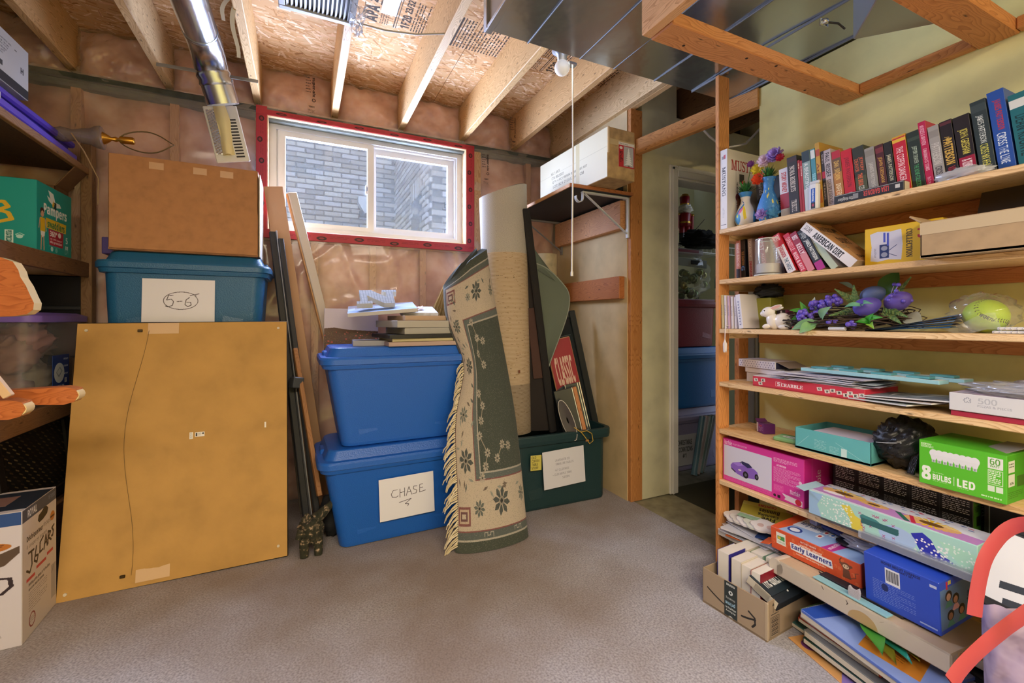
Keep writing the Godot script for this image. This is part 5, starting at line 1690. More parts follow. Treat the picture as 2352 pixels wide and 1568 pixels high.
	for sx in [-1, 1]:
		var lg := MB.new()
		lg.lathe(bk, [Vector2(0.022, 0.024), Vector2(0.022, 0.09), Vector2(0.024, 0.095), Vector2(0.024, 0.10)], 12, Vector3(sx * 0.026, 0, 0))
		lg.lathe(rd, [Vector2(0.022, 0.10), Vector2(0.022, 0.155), Vector2(0, 0.156)], 12, Vector3(sx * 0.026, 0, 0))
		part(nc, "leg", lg)
		var am := MB.new()
		am.lathe(rd, [Vector2(0, 0.135), Vector2(0.015, 0.14), Vector2(0.017, 0.235), Vector2(0.02, 0.25), Vector2(0, 0.262)], 12, Vector3(sx * 0.068, 0, 0))
		am.lathe(mt("d8b08c", 0.5), [Vector2(0, 0.11), Vector2(0.015, 0.12), Vector2(0.012, 0.137), Vector2(0, 0.14)], 10, Vector3(sx * 0.068, 0, 0))
		am.lathe(gd, [Vector2(0.022, 0.246), Vector2(0.022, 0.258), Vector2(0, 0.27)], 12, Vector3(sx * 0.068, 0, 0))
		part(nc, "arm", am)
	var bd := MB.new()
	bd.lathe(rd, [Vector2(0, 0.155), Vector2(0.052, 0.158), Vector2(0.045, 0.19), Vector2(0.052, 0.255), Vector2(0.03, 0.268), Vector2(0, 0.27)], 18)
	bd.lathe(gd, [Vector2(0.049, 0.178), Vector2(0.05, 0.192), Vector2(0.047, 0.193)], 18)
	part(nc, "body", bd)
	var hd := MB.new()
	hd.lathe(mt("d8b08c", 0.5), [Vector2(0, 0.265), Vector2(0.034, 0.27), Vector2(0.036, 0.33), Vector2(0, 0.335)], 16)
	part(nc, "head", hd)
	part(nc, "beard", blob(mt("d9d6cc", 0.95), Vector3(0.058, 0.04, 0.05), 0.5, 1.6, 22, 18)).position = Vector3(0, 0.30, 0.008)
	var ht := MB.new()
	ht.lathe(rd, [Vector2(0.036, 0.33), Vector2(0.04, 0.40), Vector2(0, 0.402)], 16)
	ht.lathe(gd, [Vector2(0.037, 0.328), Vector2(0.039, 0.342)], 16)
	ht.lathe(gd, [Vector2(0.04, 0.395), Vector2(0.03, 0.42), Vector2(0, 0.43)], 16)
	part(nc, "hat", ht)
	part(nc, "staff", pipe(mt("3a2a1c", 0.5), [Vector3(0.08, 0.12, 0.02), Vector3(0.17, 0.22, 0.03)], 0.003, 6))
	for i in 7:
		var p: Vector3 = [Vector3(2.66, 1.755, -2.70), Vector3(2.735, 1.76, -2.72), Vector3(2.70, 1.80, -2.80), Vector3(2.64, 1.84, -2.74), Vector3(2.74, 1.87, -2.74), Vector3(2.95, 1.755, -2.72), Vector3(2.60, 1.75, -2.68)][i]
		var pr := []
		var r: float = [0.034, 0.036, 0.034, 0.04, 0.036, 0.034, 0.03][i]
		for k in 11:
			var an := -PI / 2 + PI * k / 10.0
			pr.append(Vector2(r * cos(an), r * sin(an)))
		var ob := MB.new()
		ob.lathe(mt(["b9bcc2", "caa6b0", "d0d4d8", "9aa0a6", "c2c6ca", "a9adb2", "8f8a90"][i], 0.1, {"metal": 0.9}), pr, 16)
		var o := thing("glass_bauble", ["silver glass bauble lowest on the wire shelf, left of the nutcracker", "rosy glass bauble touching the nutcracker's boots", "pale silver bauble behind the front row on the wire shelf", "large dark silver bauble high in the ornament heap", "silver bauble beside the nutcracker's beard", "silver bauble right of the nutcracker under its staff", "small dull bauble at the door casing on the wire shelf"][i], "ornament", p, 0.0, "baubles on the wire shelf")
		part(o, "ball", ob)
		part(o, "cap", pipe(gd, [Vector3(0, r - 0.002, 0), Vector3(0, r + 0.008, 0)], 0.008, 8))
	var gar := []
	for i in 26:
		gar.append(Vector3(2.645 + 0.07 * sin(i * 0.16), 2.02 - i * 0.009, -2.69 + 0.01 * sin(i * 0.9)))
	var gb := MB.new()
	for i in gar.size() - 1:
		var pr := [Vector2(0, -0.009), Vector2(0.008, -0.004), Vector2(0.008, 0.004), Vector2(0, 0.009)]
		gb.lathe(mt("b9bdc2", 0.15, {"metal": 0.9}), pr, 8, gar[i])
	var gpart := one("bead_garland", "silver bead garland draped over the ornament heap", "garland", gb)
	gpart.set_meta("kind", "stuff")
	var pl := MB.new()
	pl.grid(mt("c6c9be", 0.5), 20, 2, func(u: float, v: float): return Vector3(0.09 * v * cos(u * TAU), 0.11 * v * sin(u * TAU), 0.012 * v), true, true)
	pl.tube(mt("d0d2c8", 0.4), range(21).map(func(i): return Vector3(0.09 * cos(i * TAU / 20), 0.11 * sin(i * TAU / 20), 0.012)), 0.004, 6, false)
	one("pale_plate", "pale round plate propped behind the silver garland", "plate", pl, Vector3(2.63, 1.90, -2.78))
	# rolls of wrapping paper
	for i in 4:
		var x: float = [2.52, 2.56, 2.60, 2.635][i]
		var at := thing("wrapping_roll", ["snowflake blue roll of wrapping paper leaning foremost on the lilac tote", "white and red roll of wrapping paper between the blue ones", "pale teal roll of wrapping paper behind the snowflake roll", "silver blue roll of wrapping paper nearest the passage"][i], "gift wrap", Vector3(x, 0.0, -2.31 - 0.012 * i), 0.0, "rolls of wrapping paper")
		at.rotation_degrees = Vector3(-5, 0, -17 - i * 2)
		var m := mt(["6f9ab0", "c9c2c6", "8fb2b4", "a5b3c0"][i], 0.35, {"tex": "speck", "tri": 14.0})
		part(at, "paper", pipe(m, [Vector3(0, 0, 0), Vector3(0, 0.42, 0)], 0.022, 14))
		part(at, "core", pipe(mt("b39a78", 0.8), [Vector3(0, -0.002, 0), Vector3(0, 0.422, 0)], 0.014, 12))
		part(at, "clear_band", bar(mt("dfe6e8", 0.2, {"alpha": 0.4}), Vector3(0.004, 0.02, 0.022), Vector3(0.004, 0.40, 0.022), 0.006, 0.001))

# ------------------------------------------------------------------ rack along the left wall
func build_left_rack() -> void:
	var rk := thing("storage_rack", "dark wooden rack along the left wall with deep shelves", "rack", Vector3.ZERO)
	var dw := wood("7d5b3c")
	var d2 := wood("5c432e")
	part(rk, "post", bc(wood("8a6a48"), Vector3(-0.998, 0, -2.955), Vector3(-0.955, 2.05, -2.90), 0.003))
	part(rk, "post", bc(d2, Vector3(-1.48, 0, -2.955), Vector3(-1.44, 2.05, -2.91), 0.003))
	part(rk, "post", bc(d2, Vector3(-1.48, 0, -2.04), Vector3(-1.44, 2.05, -2.0), 0.003))
	part(rk, "post", bc(dw, Vector3(-1.48, 0, -2.04), Vector3(-1.44, 2.04, -2.0), 0.003))
	for q in [[1.855, 0.02, -2.0], [1.385, 0.02, -2.0], [0.74, 0.02, -2.0], [0.30, 0.02, -2.34]]:
		part(rk, "shelf_board", bc(d2, Vector3(-1.47, q[0] - q[1], -2.90), Vector3(-0.985, q[0], q[2]), 0.002))
		part(rk, "shelf_edge", bc(wood("9a7448") if q[0] > 1.5 else dw, Vector3(-0.985, q[0] - (0.03 if q[0] > 1.5 else 0.07), -2.90), Vector3(-0.965, q[0] + 0.002, q[2]), 0.002))
	part(rk, "back_panel", bc(mt("3a2a20", 0.8), Vector3(-1.495, 0.3, -2.95), Vector3(-1.482, 1.385, -2.04)))
	# purple folding table top on the highest shelf
	var pt := thing("folding_table", "purple plastic folding play table lying folded on the highest rack shelf", "table", Vector3(-1.22, 1.857, -2.42))
	var pu := mt("4a35b4", 0.35)
	part(pt, "lower_leaf", bx(pu, Vector3(0, 0.02, 0), Vector3(0.44, 0.035, 0.86), 0.008))
	part(pt, "apron", bx(mt("3a2a9a", 0.4), Vector3(0, 0.055, 0), Vector3(0.40, 0.07, 0.84), 0.006))
	var up := MB.new()
	up.xf = Transform3D(Basis(Vector3.BACK, -0.10), Vector3(0.0, 0.112, 0))
	up.box(mt("5a43c8", 0.35), Vector3.ZERO, Vector3(0.44, 0.03, 0.88), 0.008)
	part(pt, "upper_leaf", up)
	part(pt, "rail", bar(mt("6a55d8", 0.35), Vector3(0.215, 0.03, -0.44), Vector3(0.215, 0.05, 0.44), 0.03, 0.02, Vector3.RIGHT, 0.004))
	part(pt, "hinge", bx(mt("c9c6d8", 0.4), Vector3(0.222, 0.06, 0.18), Vector3(0.012, 0.03, 0.02), 0.003))
	# white product carton above it
	var wa := art(300, 160, "cfd2d6")
	for i in 6:
		wa.text(["Intelligent air dehumidifier with", "Dual fan and timer", "Humidistat with digital display", "Washable filter included", "Auto shut off", "Low noise operation"][i], 90, 26 + i * 9, 120 - i * 8, 6, "5a5f66", "r")
	wa.rect(26, 62, 64, 46, "b9bdc2").rect(30, 66, 28, 30, "3a4650").rect(92, 96, 22, 16, "3d7fb4").rect(116, 96, 26, 16, "27466e").rect(146, 98, 22, 16, "43464a").rect(0, 130, 300, 30, "2d2f33")
	wa.text("H", 258, 70, 16, 20, "4a4d52").rect(226, 30, 12, 3, "555555")
	var wc := thing("product_carton", "white printed product carton on the purple table by the ceiling", "box", Vector3(-1.24, 2.008, -2.32), 90.0)
	part(wc, "carton", pbox(mt("c6c9cd", 0.6), Vector3(0.40, 0.20, 0.42), {"f": ink(wa)}, 0.002))
	var pb := blob(mt("e6e9ee", 0.2, {"alpha": 0.45}), Vector3(0.07, 0.045, 0.10), 0.5, 1.0, 31, 18, 0.4)
	one("plastic_bag", "crumpled clear plastic bag at the edge of the purple table", "bag", pb, Vector3(-1.03, 2.02, -2.02))
	# nappy carton
	var fa := art(300, 300, "0d9a94")
	fa.ell(210, 150, 0, 0, "0d9a94")
	fa.stroke([196, 108, 226, 104, 236, 124, 214, 142, 236, 150, 244, 176, 216, 190, 190, 182], 13.0, "e2b52c")
	fa.rect(228, 222, 20, 56, "dff0ec").text("PEDIATRICIAN", 231, 225, 13, 50, "0d6a66", "b", 1)
	fa.stroke([252, 240, 262, 250, 272, 240, 262, 232, 252, 240], 2.0, "bfe6e0").ell(262, 248, 8, 8, "bfe6e0")
	var ra := art(300, 300, "0d9a94")
	ra.poly([90, 18, 134, 26, 150, 60, 160, 88, 128, 78, 96, 66, 80, 44, 108, 52], "e8efee").poly([150, 60, 190, 60, 204, 76, 160, 84], "e8efee").rect(140, 62, 20, 36, "1a3a3a").poly([134, 56, 144, 70, 130, 92, 124, 80], "e2b52c")
	ra.text("Pampers", 54, 84, 200, 58, "f4f8f6", "b")
	ra.poly([70, 146, 250, 146, 246, 190, 76, 190], "e3bd2c").text("swaddlers", 84, 152, 150, 34, "2f7f4a", "b")
	ra.poly([92, 192, 224, 192, 220, 264, 100, 264], "b01c36").text("360°", 104, 198, 62, 26, "f4f0ee", "b").text("with 100% leakproof", 106, 230, 104, 10, "f4e6e6", "r").text("skin protection", 106, 242, 104, 16, "f4e6e6", "b").ell(188, 208, 14, 12, "eee8e6")
	ra.ell(42, 132, 15, 18, "c99a7a").ell(42, 124, 17, 16, "3a2418").ell(44, 134, 11, 13, "d8ac8a").poly([28, 152, 62, 152, 66, 214, 26, 214], "e2b81e").stroke([24, 158, 16, 200], 6, "d8ac8a").stroke([66, 158, 74, 206], 6, "d8ac8a").poly([28, 212, 64, 212, 60, 232, 46, 240, 32, 232], "f0f0f0").stroke([36, 236, 32, 292], 8, "d8ac8a").stroke([54, 236, 56, 292], 8, "d8ac8a")
	ra.text("5", 246, 206, 18, 30, "e8f4f2", "b").text("88", 240, 248, 28, 18, "e8f4f2", "b").lines(236, 268, 40, 24, 4, "9fd4ce", 0.4).ell(122, 280, 11, 11, "bfe6e0").ell(160, 282, 11, 11, "6fc0b8").lines(96, 266, 100, 6, 2, "9fd4ce")
	var nb := thing("nappy_box", "teal printed nappy carton on the middle rack shelf", "box", Vector3(-1.17, 1.387, -2.60), 0.0)
	part(nb, "carton", pbox(mt("0b8f8a", 0.45), Vector3(0.385, 0.285, 0.30), {"f": ink(fa), "r": ink(ra)}, 0.002))
	var ob := thing("open_carton", "open brown carton with raised flaps behind the teal nappy carton", "box", Vector3(-1.22, 1.387, -2.83), 90.0)
	carton(ob, Vector3(0.13, 0.34, 0.36), "7d5a3e", [["f", 0.12, 55], ["r", 0.08, 30]])
	part(ob, "contents", bx(mt("2a3036", 0.5), Vector3(0, 0.30, 0), Vector3(0.1, 0.1, 0.25), 0.004))
	# clear tub with a lilac lid
	var ct := thing("clear_tub", "clear plastic tub with a lilac lid holding soft toys on the rack", "tote", Vector3(-1.20, 0.742, -2.66))
	var cl := mt("9aa0a4", 0.2, {"alpha": 0.30})
	var cbm := MB.new()
	cbm.loft(cl, [[0.38, 0.40, 0.04, 0.0], [0.40, 0.42, 0.05, 0.02], [0.45, 0.47, 0.05, 0.35]], 5, true, false)
	part(ct, "tub", cbm)
	var lm := MB.new()
	lm.loft(mt("7d63b8", 0.4), [[0.46, 0.48, 0.05, 0.35], [0.48, 0.50, 0.05, 0.352], [0.48, 0.50, 0.05, 0.378], [0.42, 0.44, 0.05, 0.392]], 5, true, true)
	part(ct, "lid", lm)
	for i in 9:
		var q: Vector3 = [Vector3(0.06, 0.08, 0.10), Vector3(-0.09, 0.09, 0.08), Vector3(0.1, 0.09, -0.08), Vector3(-0.05, 0.1, -0.1), Vector3(0.09, 0.21, 0.09), Vector3(-0.06, 0.23, 0.08), Vector3(0.07, 0.25, -0.09), Vector3(0.11, 0.28, 0.02), Vector3(-0.1, 0.27, -0.02)][i]
		one("soft_toy", ["tan soft toy at the bottom front of the clear tub", "brown soft toy at the bottom back of the clear tub", "cream soft toy at the bottom far end of the clear tub", "dark brown soft toy deep in the clear tub", "rosy soft toy midway up the near side of the clear tub", "crimson soft toy at the near top of the clear tub", "pale pink soft toy at the far top of the clear tub", "pink soft toy pressed under the lilac lid", "grey soft toy under the lilac lid at the back"][i], "toy", blob(mt(["b58a7c", "8f7a6c", "c9bdb0", "7c6a64", "c79a94", "a3344a", "d2b0a8", "c48e8c", "8a7a70"][i], 0.9), Vector3(0.085, 0.075, 0.085), 0.5, 1.1, 50 + i, 16), Vector3(-1.20, 0.742, -2.66) + q)
	var ua := art(150, 190, "24418c")
	ua.ell(58, 100, 46, 56, "dde4ec").poly([30, 96, 64, 66, 86, 92, 54, 126], "9aa8b8").poly([36, 96, 62, 74, 78, 92, 54, 114], "dfe6ee").text("INFINITY", 96, 20, 44, 10, "dfe6f4", "b").text("STORAGE", 98, 60, 40, 10, "dfe6f4", "b").text("FACTORY", 98, 104, 40, 10, "dfe6f4", "b").text("86 L / 21 U.S. GAL", 14, 168, 90, 11, "dfe6f4", "b").rect(106, 134, 20, 26, "e8ecf0").lines(108, 138, 16, 20, 4, "333333", 0.5)
	part(ct, "label", bx(mt("24418c", 0.4), Vector3(0.219, 0.13, 0.0), Vector3(0.0015, 0.15, 0.15), 0.0, {"r": ink(ua)}), "blue maker's label")
	# dark things on the lower shelves
	var bt := thing("black_table", "shiny black folded tray table standing at the far end of the rack", "table", Vector3(-1.12, 0.742, -2.92), 0.0)
	part(bt, "top", bx(mt("1b1d20", 0.2), Vector3(0, 0.29, -0.01), Vector3(0.30, 0.58, 0.02), 0.006))
	part(bt, "rail", bx(mt("34363a", 0.3), Vector3(0, 0.42, 0.006), Vector3(0.30, 0.02, 0.012), 0.004))
	var sc := thing("small_carton", "small printed brown carton between the clear tub and the large picture", "box", Vector3(-1.00, 0.762, -2.86), 60.0)
	part(sc, "carton", pbox(mt("6b5340", 0.8), Vector3(0.10, 0.16, 0.08), {"f": ink(art(100, 160, "6f5640").text("Craft", 14, 90, 60, 20, "3a2c20", "b").lines(12, 120, 70, 30, 4, "3a2c20"))}, 0.002))
	var bp := thing("framed_print", "dark old picture frame with a woven panel standing on the lowest rack shelf", "picture", Vector3(-1.03, 0.30, -2.60), 90.0)
	bp.rotation_degrees = Vector3(-6, 90, 0)
	var dk := mt("1d1917", 0.35)
	for q in [[Vector3(-0.30, 0, 0), Vector3(0.30, 0.05, 0.03)], [Vector3(-0.30, 0.33, 0), Vector3(0.30, 0.38, 0.03)], [Vector3(-0.30, 0.05, 0), Vector3(-0.25, 0.33, 0.03)], [Vector3(0.25, 0.05, 0), Vector3(0.30, 0.33, 0.03)]]:
		part(bp, "frame_bar", bc(dk, q[0], q[1], 0.006))
	var wp := art(200, 120, "1c1813")
	for i in 26:
		for j in 14:
			if (i + j) % 2:
				wp.stroke([i * 8, j * 9, i * 8 + 7, j * 9 + 4], 2.0, ["6b5a40", "8a7450", "4a3c2a"][rng.randi() % 3])
	part(bp, "woven_panel", bc(mt("2c241c", 0.7), Vector3(-0.25, 0.05, 0.004), Vector3(0.25, 0.33, 0.012), 0.0, {"f": ink(wp)}))
	# shredder carton on the floor
	var s1 := art(260, 460, "d3cdd6")
	s1.rect(0, 0, 260, 44, "2c4f8c").text("VF1000", 120, 12, 104, 22, "c6d2e4", "r")
	s1.ell(214, 112, 34, 16, "b8702c").lines(190, 104, 50, 16, 3, "5c3010").poly([130, 190, 214, 150, 258, 116, 258, 140, 240, 176, 170, 210], "5c4a3c").poly([100, 220, 170, 176, 232, 176, 220, 200, 160, 226], "c99a80")
	s1.rect(110, 210, 116, 160, "8f8f98").rect(120, 222, 96, 40, "4a4a52").stroke([226, 216, 246, 222, 248, 250, 236, 272, 222, 276], 6.0, "33262c").poly([110, 360, 226, 360, 236, 420, 110, 430], "a9a4ac")
	var s2 := art(240, 460, "cfc6c0")
	s2.rect(0, 0, 240, 44, "39465c").text("ROYAL", 34, 10, 62, 26, "d6dae0", "b").text("VF1000", 180, 12, 50, 16, "6f8098", "r").poly([108, 58, 128, 52, 148, 42, 168, 46, 178, 58, 170, 74, 140, 84, 112, 86, 102, 74], "181818")
	s2.text("Déchiqueteur", 28, 102, 110, 24, "2a2626", "b").text("de papier", 142, 98, 64, 22, "8a8480", "r").text("à coupe en travers", 28, 132, 140, 18, "8a8480", "r").ell(210, 100, 18, 18, "c07a34").rect(194, 98, 32, 7, "4a2a14")
	for s in [[74, 166, 40, 164], [60, 166, 62, 214, 48, 236, 28, 222], [92, 164, 78, 210, 96, 222, 104, 200, 86, 196], [140, 150, 118, 162, 116, 198, 136, 196], [146, 200, 160, 152, 170, 196], [150, 182, 168, 178], [176, 194, 178, 148, 196, 156, 178, 172, 200, 188], [222, 140, 206, 146, 218, 162, 212, 178, 204, 176]]:
		s2.stroke(s, 8.0, "2a221e")
	for q in [[26, 252, 56, "c03a40"], [92, 236, 70, "c03a40"], [168, 224, 46, "c03a40"]]:
		s2.rect(q[0], q[1], q[2], 11, q[3])
	s2.text("Déchiquette jusqu'à 10 feuilles", 40, 272, 150, 14, "4a423e", "b").text("en une seule passe", 40, 290, 104, 13, "4a423e", "b").lines(40, 310, 130, 70, 8, "7c706a", 0.35).ell(64, 410, 22, 26, "8a3a34").ell(64, 410, 17, 21, "cfc6c0").lines(48, 400, 32, 20, 3, "8a6a60").rect(200, 290, 36, 130, "a8a4a4").stroke([204, 320, 220, 296], 2, "666060")
	var sh := thing("shredder_carton", "tall white shredder carton with handwritten marker on the carpet", "box", Vector3(-1.125, 0, -2.185), 2.0)
	part(sh, "carton", pbox(mt("c9c2c2", 0.6), Vector3(0.52, 0.455, 0.255), {"f": ink(s1), "r": ink(s2)}, 0.002))
	part(sh, "top_tape", bx(mt("2e3644", 0.3), Vector3(0, 0.4556, 0), Vector3(0.52, 0.0012, 0.20)))
	for x in [-0.12, 0.12]:
		part(sh, "top_label", bx(mt("8a6a64", 0.5), Vector3(x, 0.4566, 0.0), Vector3(0.14, 0.0012, 0.1)))
	# wooden high chair, only its arms and headboard in view
	var hc := thing("high_chair", "varnished oak chair with curved arms and a shaped headboard at the left edge", "chair", Vector3(-0.98, 0, -1.9))
	var oak := wood("c0703c", 0.3)
	var pale := mt("e3c890", 0.25)
	var cr := MB.new()
	cr.uvs = Vector2(0.8, 2.8)
	var cp := PackedVector2Array([Vector2(-0.1, 1.30), Vector2(0.195, 1.312), Vector2(0.222, 1.30), Vector2(0.234, 1.275), Vector2(0.238, 1.255), Vector2(0.25, 1.23), Vector2(0.26, 1.20), Vector2(0.268, 1.178), Vector2(0.266, 1.158), Vector2(0.252, 1.144), Vector2(0.222, 1.138), Vector2(0.15, 1.135), Vector2(-0.1, 1.135)])
	cr.prism(oak, cp, 0.045, pale)
	part(hc, "headboard", cr).position = Vector3(-0.022, -0.025, 0.03)
	part(hc, "dowel_plug", pipe(mt("5c3418", 0.4), [Vector3(0.155, 1.215, 0.074), Vector3(0.155, 1.215, 0.077)], 0.009, 10))
	var arm := PackedVector2Array([Vector2(-0.3, 0.80), Vector2(0.05, 0.82), Vector2(0.14, 0.845), Vector2(0.30, 0.848), Vector2(0.328, 0.84), Vector2(0.335, 0.82), Vector2(0.325, 0.80), Vector2(0.30, 0.793), Vector2(0.24, 0.797), Vector2(0.17, 0.812), Vector2(0.10, 0.80), Vector2(-0.3, 0.76)])
	for k in 2:
		var ab := MB.new()
		ab.uvs = Vector2(0.8, 2.8)
		ab.prism(oak, arm, 0.05, oak)
		part(hc, "arm", ab).position = [Vector3(0.005, 0.045, 0.005), Vector3(-0.065, 0.03, 0.13)][k]
		part(hc, "arm_end", pipe(pale, [Vector3(0.318, 0.82, 0.003), Vector3(0.318, 0.82, 0.047)], 0.019, 14)).position = [Vector3(0.005, 0.045, 0.005), Vector3(-0.065, 0.03, 0.13)][k]
	for i in 3:
		part(hc, "side_slat", bar(mt("d9b58a", 0.3), Vector3(0.10 + i * 0.028, 1.05, 0.2), Vector3(0.19 + i * 0.028, 0.89, 0.2), 0.02, 0.02))
	part(hc, "seat", bc(oak, Vector3(-0.42, 0.60, -0.02), Vector3(-0.02, 0.63, 0.30), 0.006))
	for q in [Vector3(-0.38, 0, 0.0), Vector3(-0.38, 0, 0.26), Vector3(-0.10, 0, 0.0), Vector3(-0.10, 0, 0.26)]:
		part(hc, "leg", bc(oak, q + Vector3(-0.02, 0, -0.02), q + Vector3(0.02, 0.78 if q.x > -0.2 else 1.2, 0.03), 0.006))

# ------------------------------------------------------------------ open shelving on the right
var SY := [1.505, 1.282, 1.064, 0.828, 0.618, 0.392, 0.172]

func build_shelving() -> void:
	var s := thing("open_shelving", "tall open pine shelving of narrow boards along the painted wall", "shelves", Vector3.ZERO)
	var lt := wood("edd0a4", 0.55)
	var og := wood("cf8e56", 0.55)
	part(s, "post", bc(wood("d99a5e"), Vector3(1.68, 0, -1.42), Vector3(1.746, 2.198, -1.40), 0.002))
	part(s, "post", bc(og, Vector3(1.868, 0, -1.47), Vector3(1.934, 1.53, -1.445), 0.002))
	part(s, "post", bc(lt, Vector3(1.68, 0, 0.40), Vector3(1.746, 2.198, 0.42), 0.002))
	for i in 7:
		var y: float = SY[i]
		part(s, "shelf_board", bc([lt, wood("e6c391", 0.55), wood("f0d5ab", 0.55)][i % 3], Vector3(1.68, y - 0.02, -1.40), Vector3(1.948, y, 0.40), 0.002))
		if i < 6:
			part(s, "end_ledger", bc(lt, Vector3(1.746, y - 0.045, -1.446), Vector3(1.944, y - 0.005, -1.40), 0.002))
		if i < 3:
			part(s, "wall_cleat", bc(og if i != 1 else wood("c4804a", 0.55), Vector3(1.929, y - 0.062 - 0.006, -1.39), Vector3(1.949, y - 0.0201, -0.54), 0.002))
			part(s, "wall_cleat", bc(og, Vector3(1.929, y - 0.062 - 0.006, -0.538), Vector3(1.949, y - 0.0201, 0.38), 0.002))
	part(s, "clear_edging", bc(mt("e8e4dc", 0.2), Vector3(1.672, 0.148, -1.40), Vector3(1.68, 0.176, 0.40), 0.003))

# box on a shelf: its face towards the room is at x = xf, from z0 to z1
func sbox(n: String, label: String, cat: String, m, xf_: float, y: float, z0: float, z1: float, h: float, d: float, faces := {}, ry := 0.0, group := "", bev := 0.0015) -> Node3D:
	var o := thing(n, label, cat, Vector3(xf_ + d / 2, y, (z0 + z1) / 2), -90.0 + ry, group)
	part(o, "body", pbox(m, Vector3(z1 - z0, h, d), faces, bev))
	return o

# a book standing with its spine to the room; lean tips its top to the left, in degrees
func book(label: String, xf_: float, y: float, z0: float, z1: float, h: float, d: float, col: String, spine: Art, lean := 0.0, group := "books on the top shelf", side: Array = []) -> Node3D:
	var o := thing("book", label, "book", Vector3(xf_ + d / 2, y, (z0 + z1) / 2), 0.0, group)
	o.transform.basis = Basis(Vector3.UP, -PI / 2) * Basis(Vector3.BACK, deg_to_rad(lean))
	var t := z1 - z0
	o.position.y += absf(sin(deg_to_rad(lean))) * t / 2
	var m := mt(col, 0.4)
	var b := MB.new()
	var c := 0.0016
	b.box(m, Vector3(0, h / 2, d / 2 - c / 2), Vector3(t, h, c), 0.0006, {"f": ink(spine)})
	b.box(m, Vector3(-t / 2 + c / 2, h / 2, -c / 2), Vector3(c, h, d - c))
	var fc := {}
	if side:
		fc = {"r": side}
	b.box(m, Vector3(t / 2 - c / 2, h / 2, -c / 2), Vector3(c, h, d - c), 0.0, fc)
	part(o, "cover", b)
	part(o, "pages", bx(mt("d8cdb4", 0.9), Vector3(0, h / 2 - 0.0005, -0.002), Vector3(t - 2 * c, h - 0.004, d - c - 0.004)))
	return o

# spine drawings: [text, y fraction, height fraction, width fraction, colour, font]
func spine(t: float, h: float, bg: String, txt: Array, bands: Array = []) -> Art:
	var H := 240
	var W := maxi(12, int(240.0 * t / h))
	var a := art(W, H, bg)
	for b in bands:
		a.rect(0, b[0] * H, W, b[1] * H, b[2])
	for q in txt:
		var w: float = W * minf(0.8, q[3] * 1.25)
		var x: float = (W - w) / 2 + (q[6] * W if q.size() > 6 else 0.0)
		a.text(q[0], x, q[1] * H, w, q[2] * H, q[4], q[5], 1)
	return a

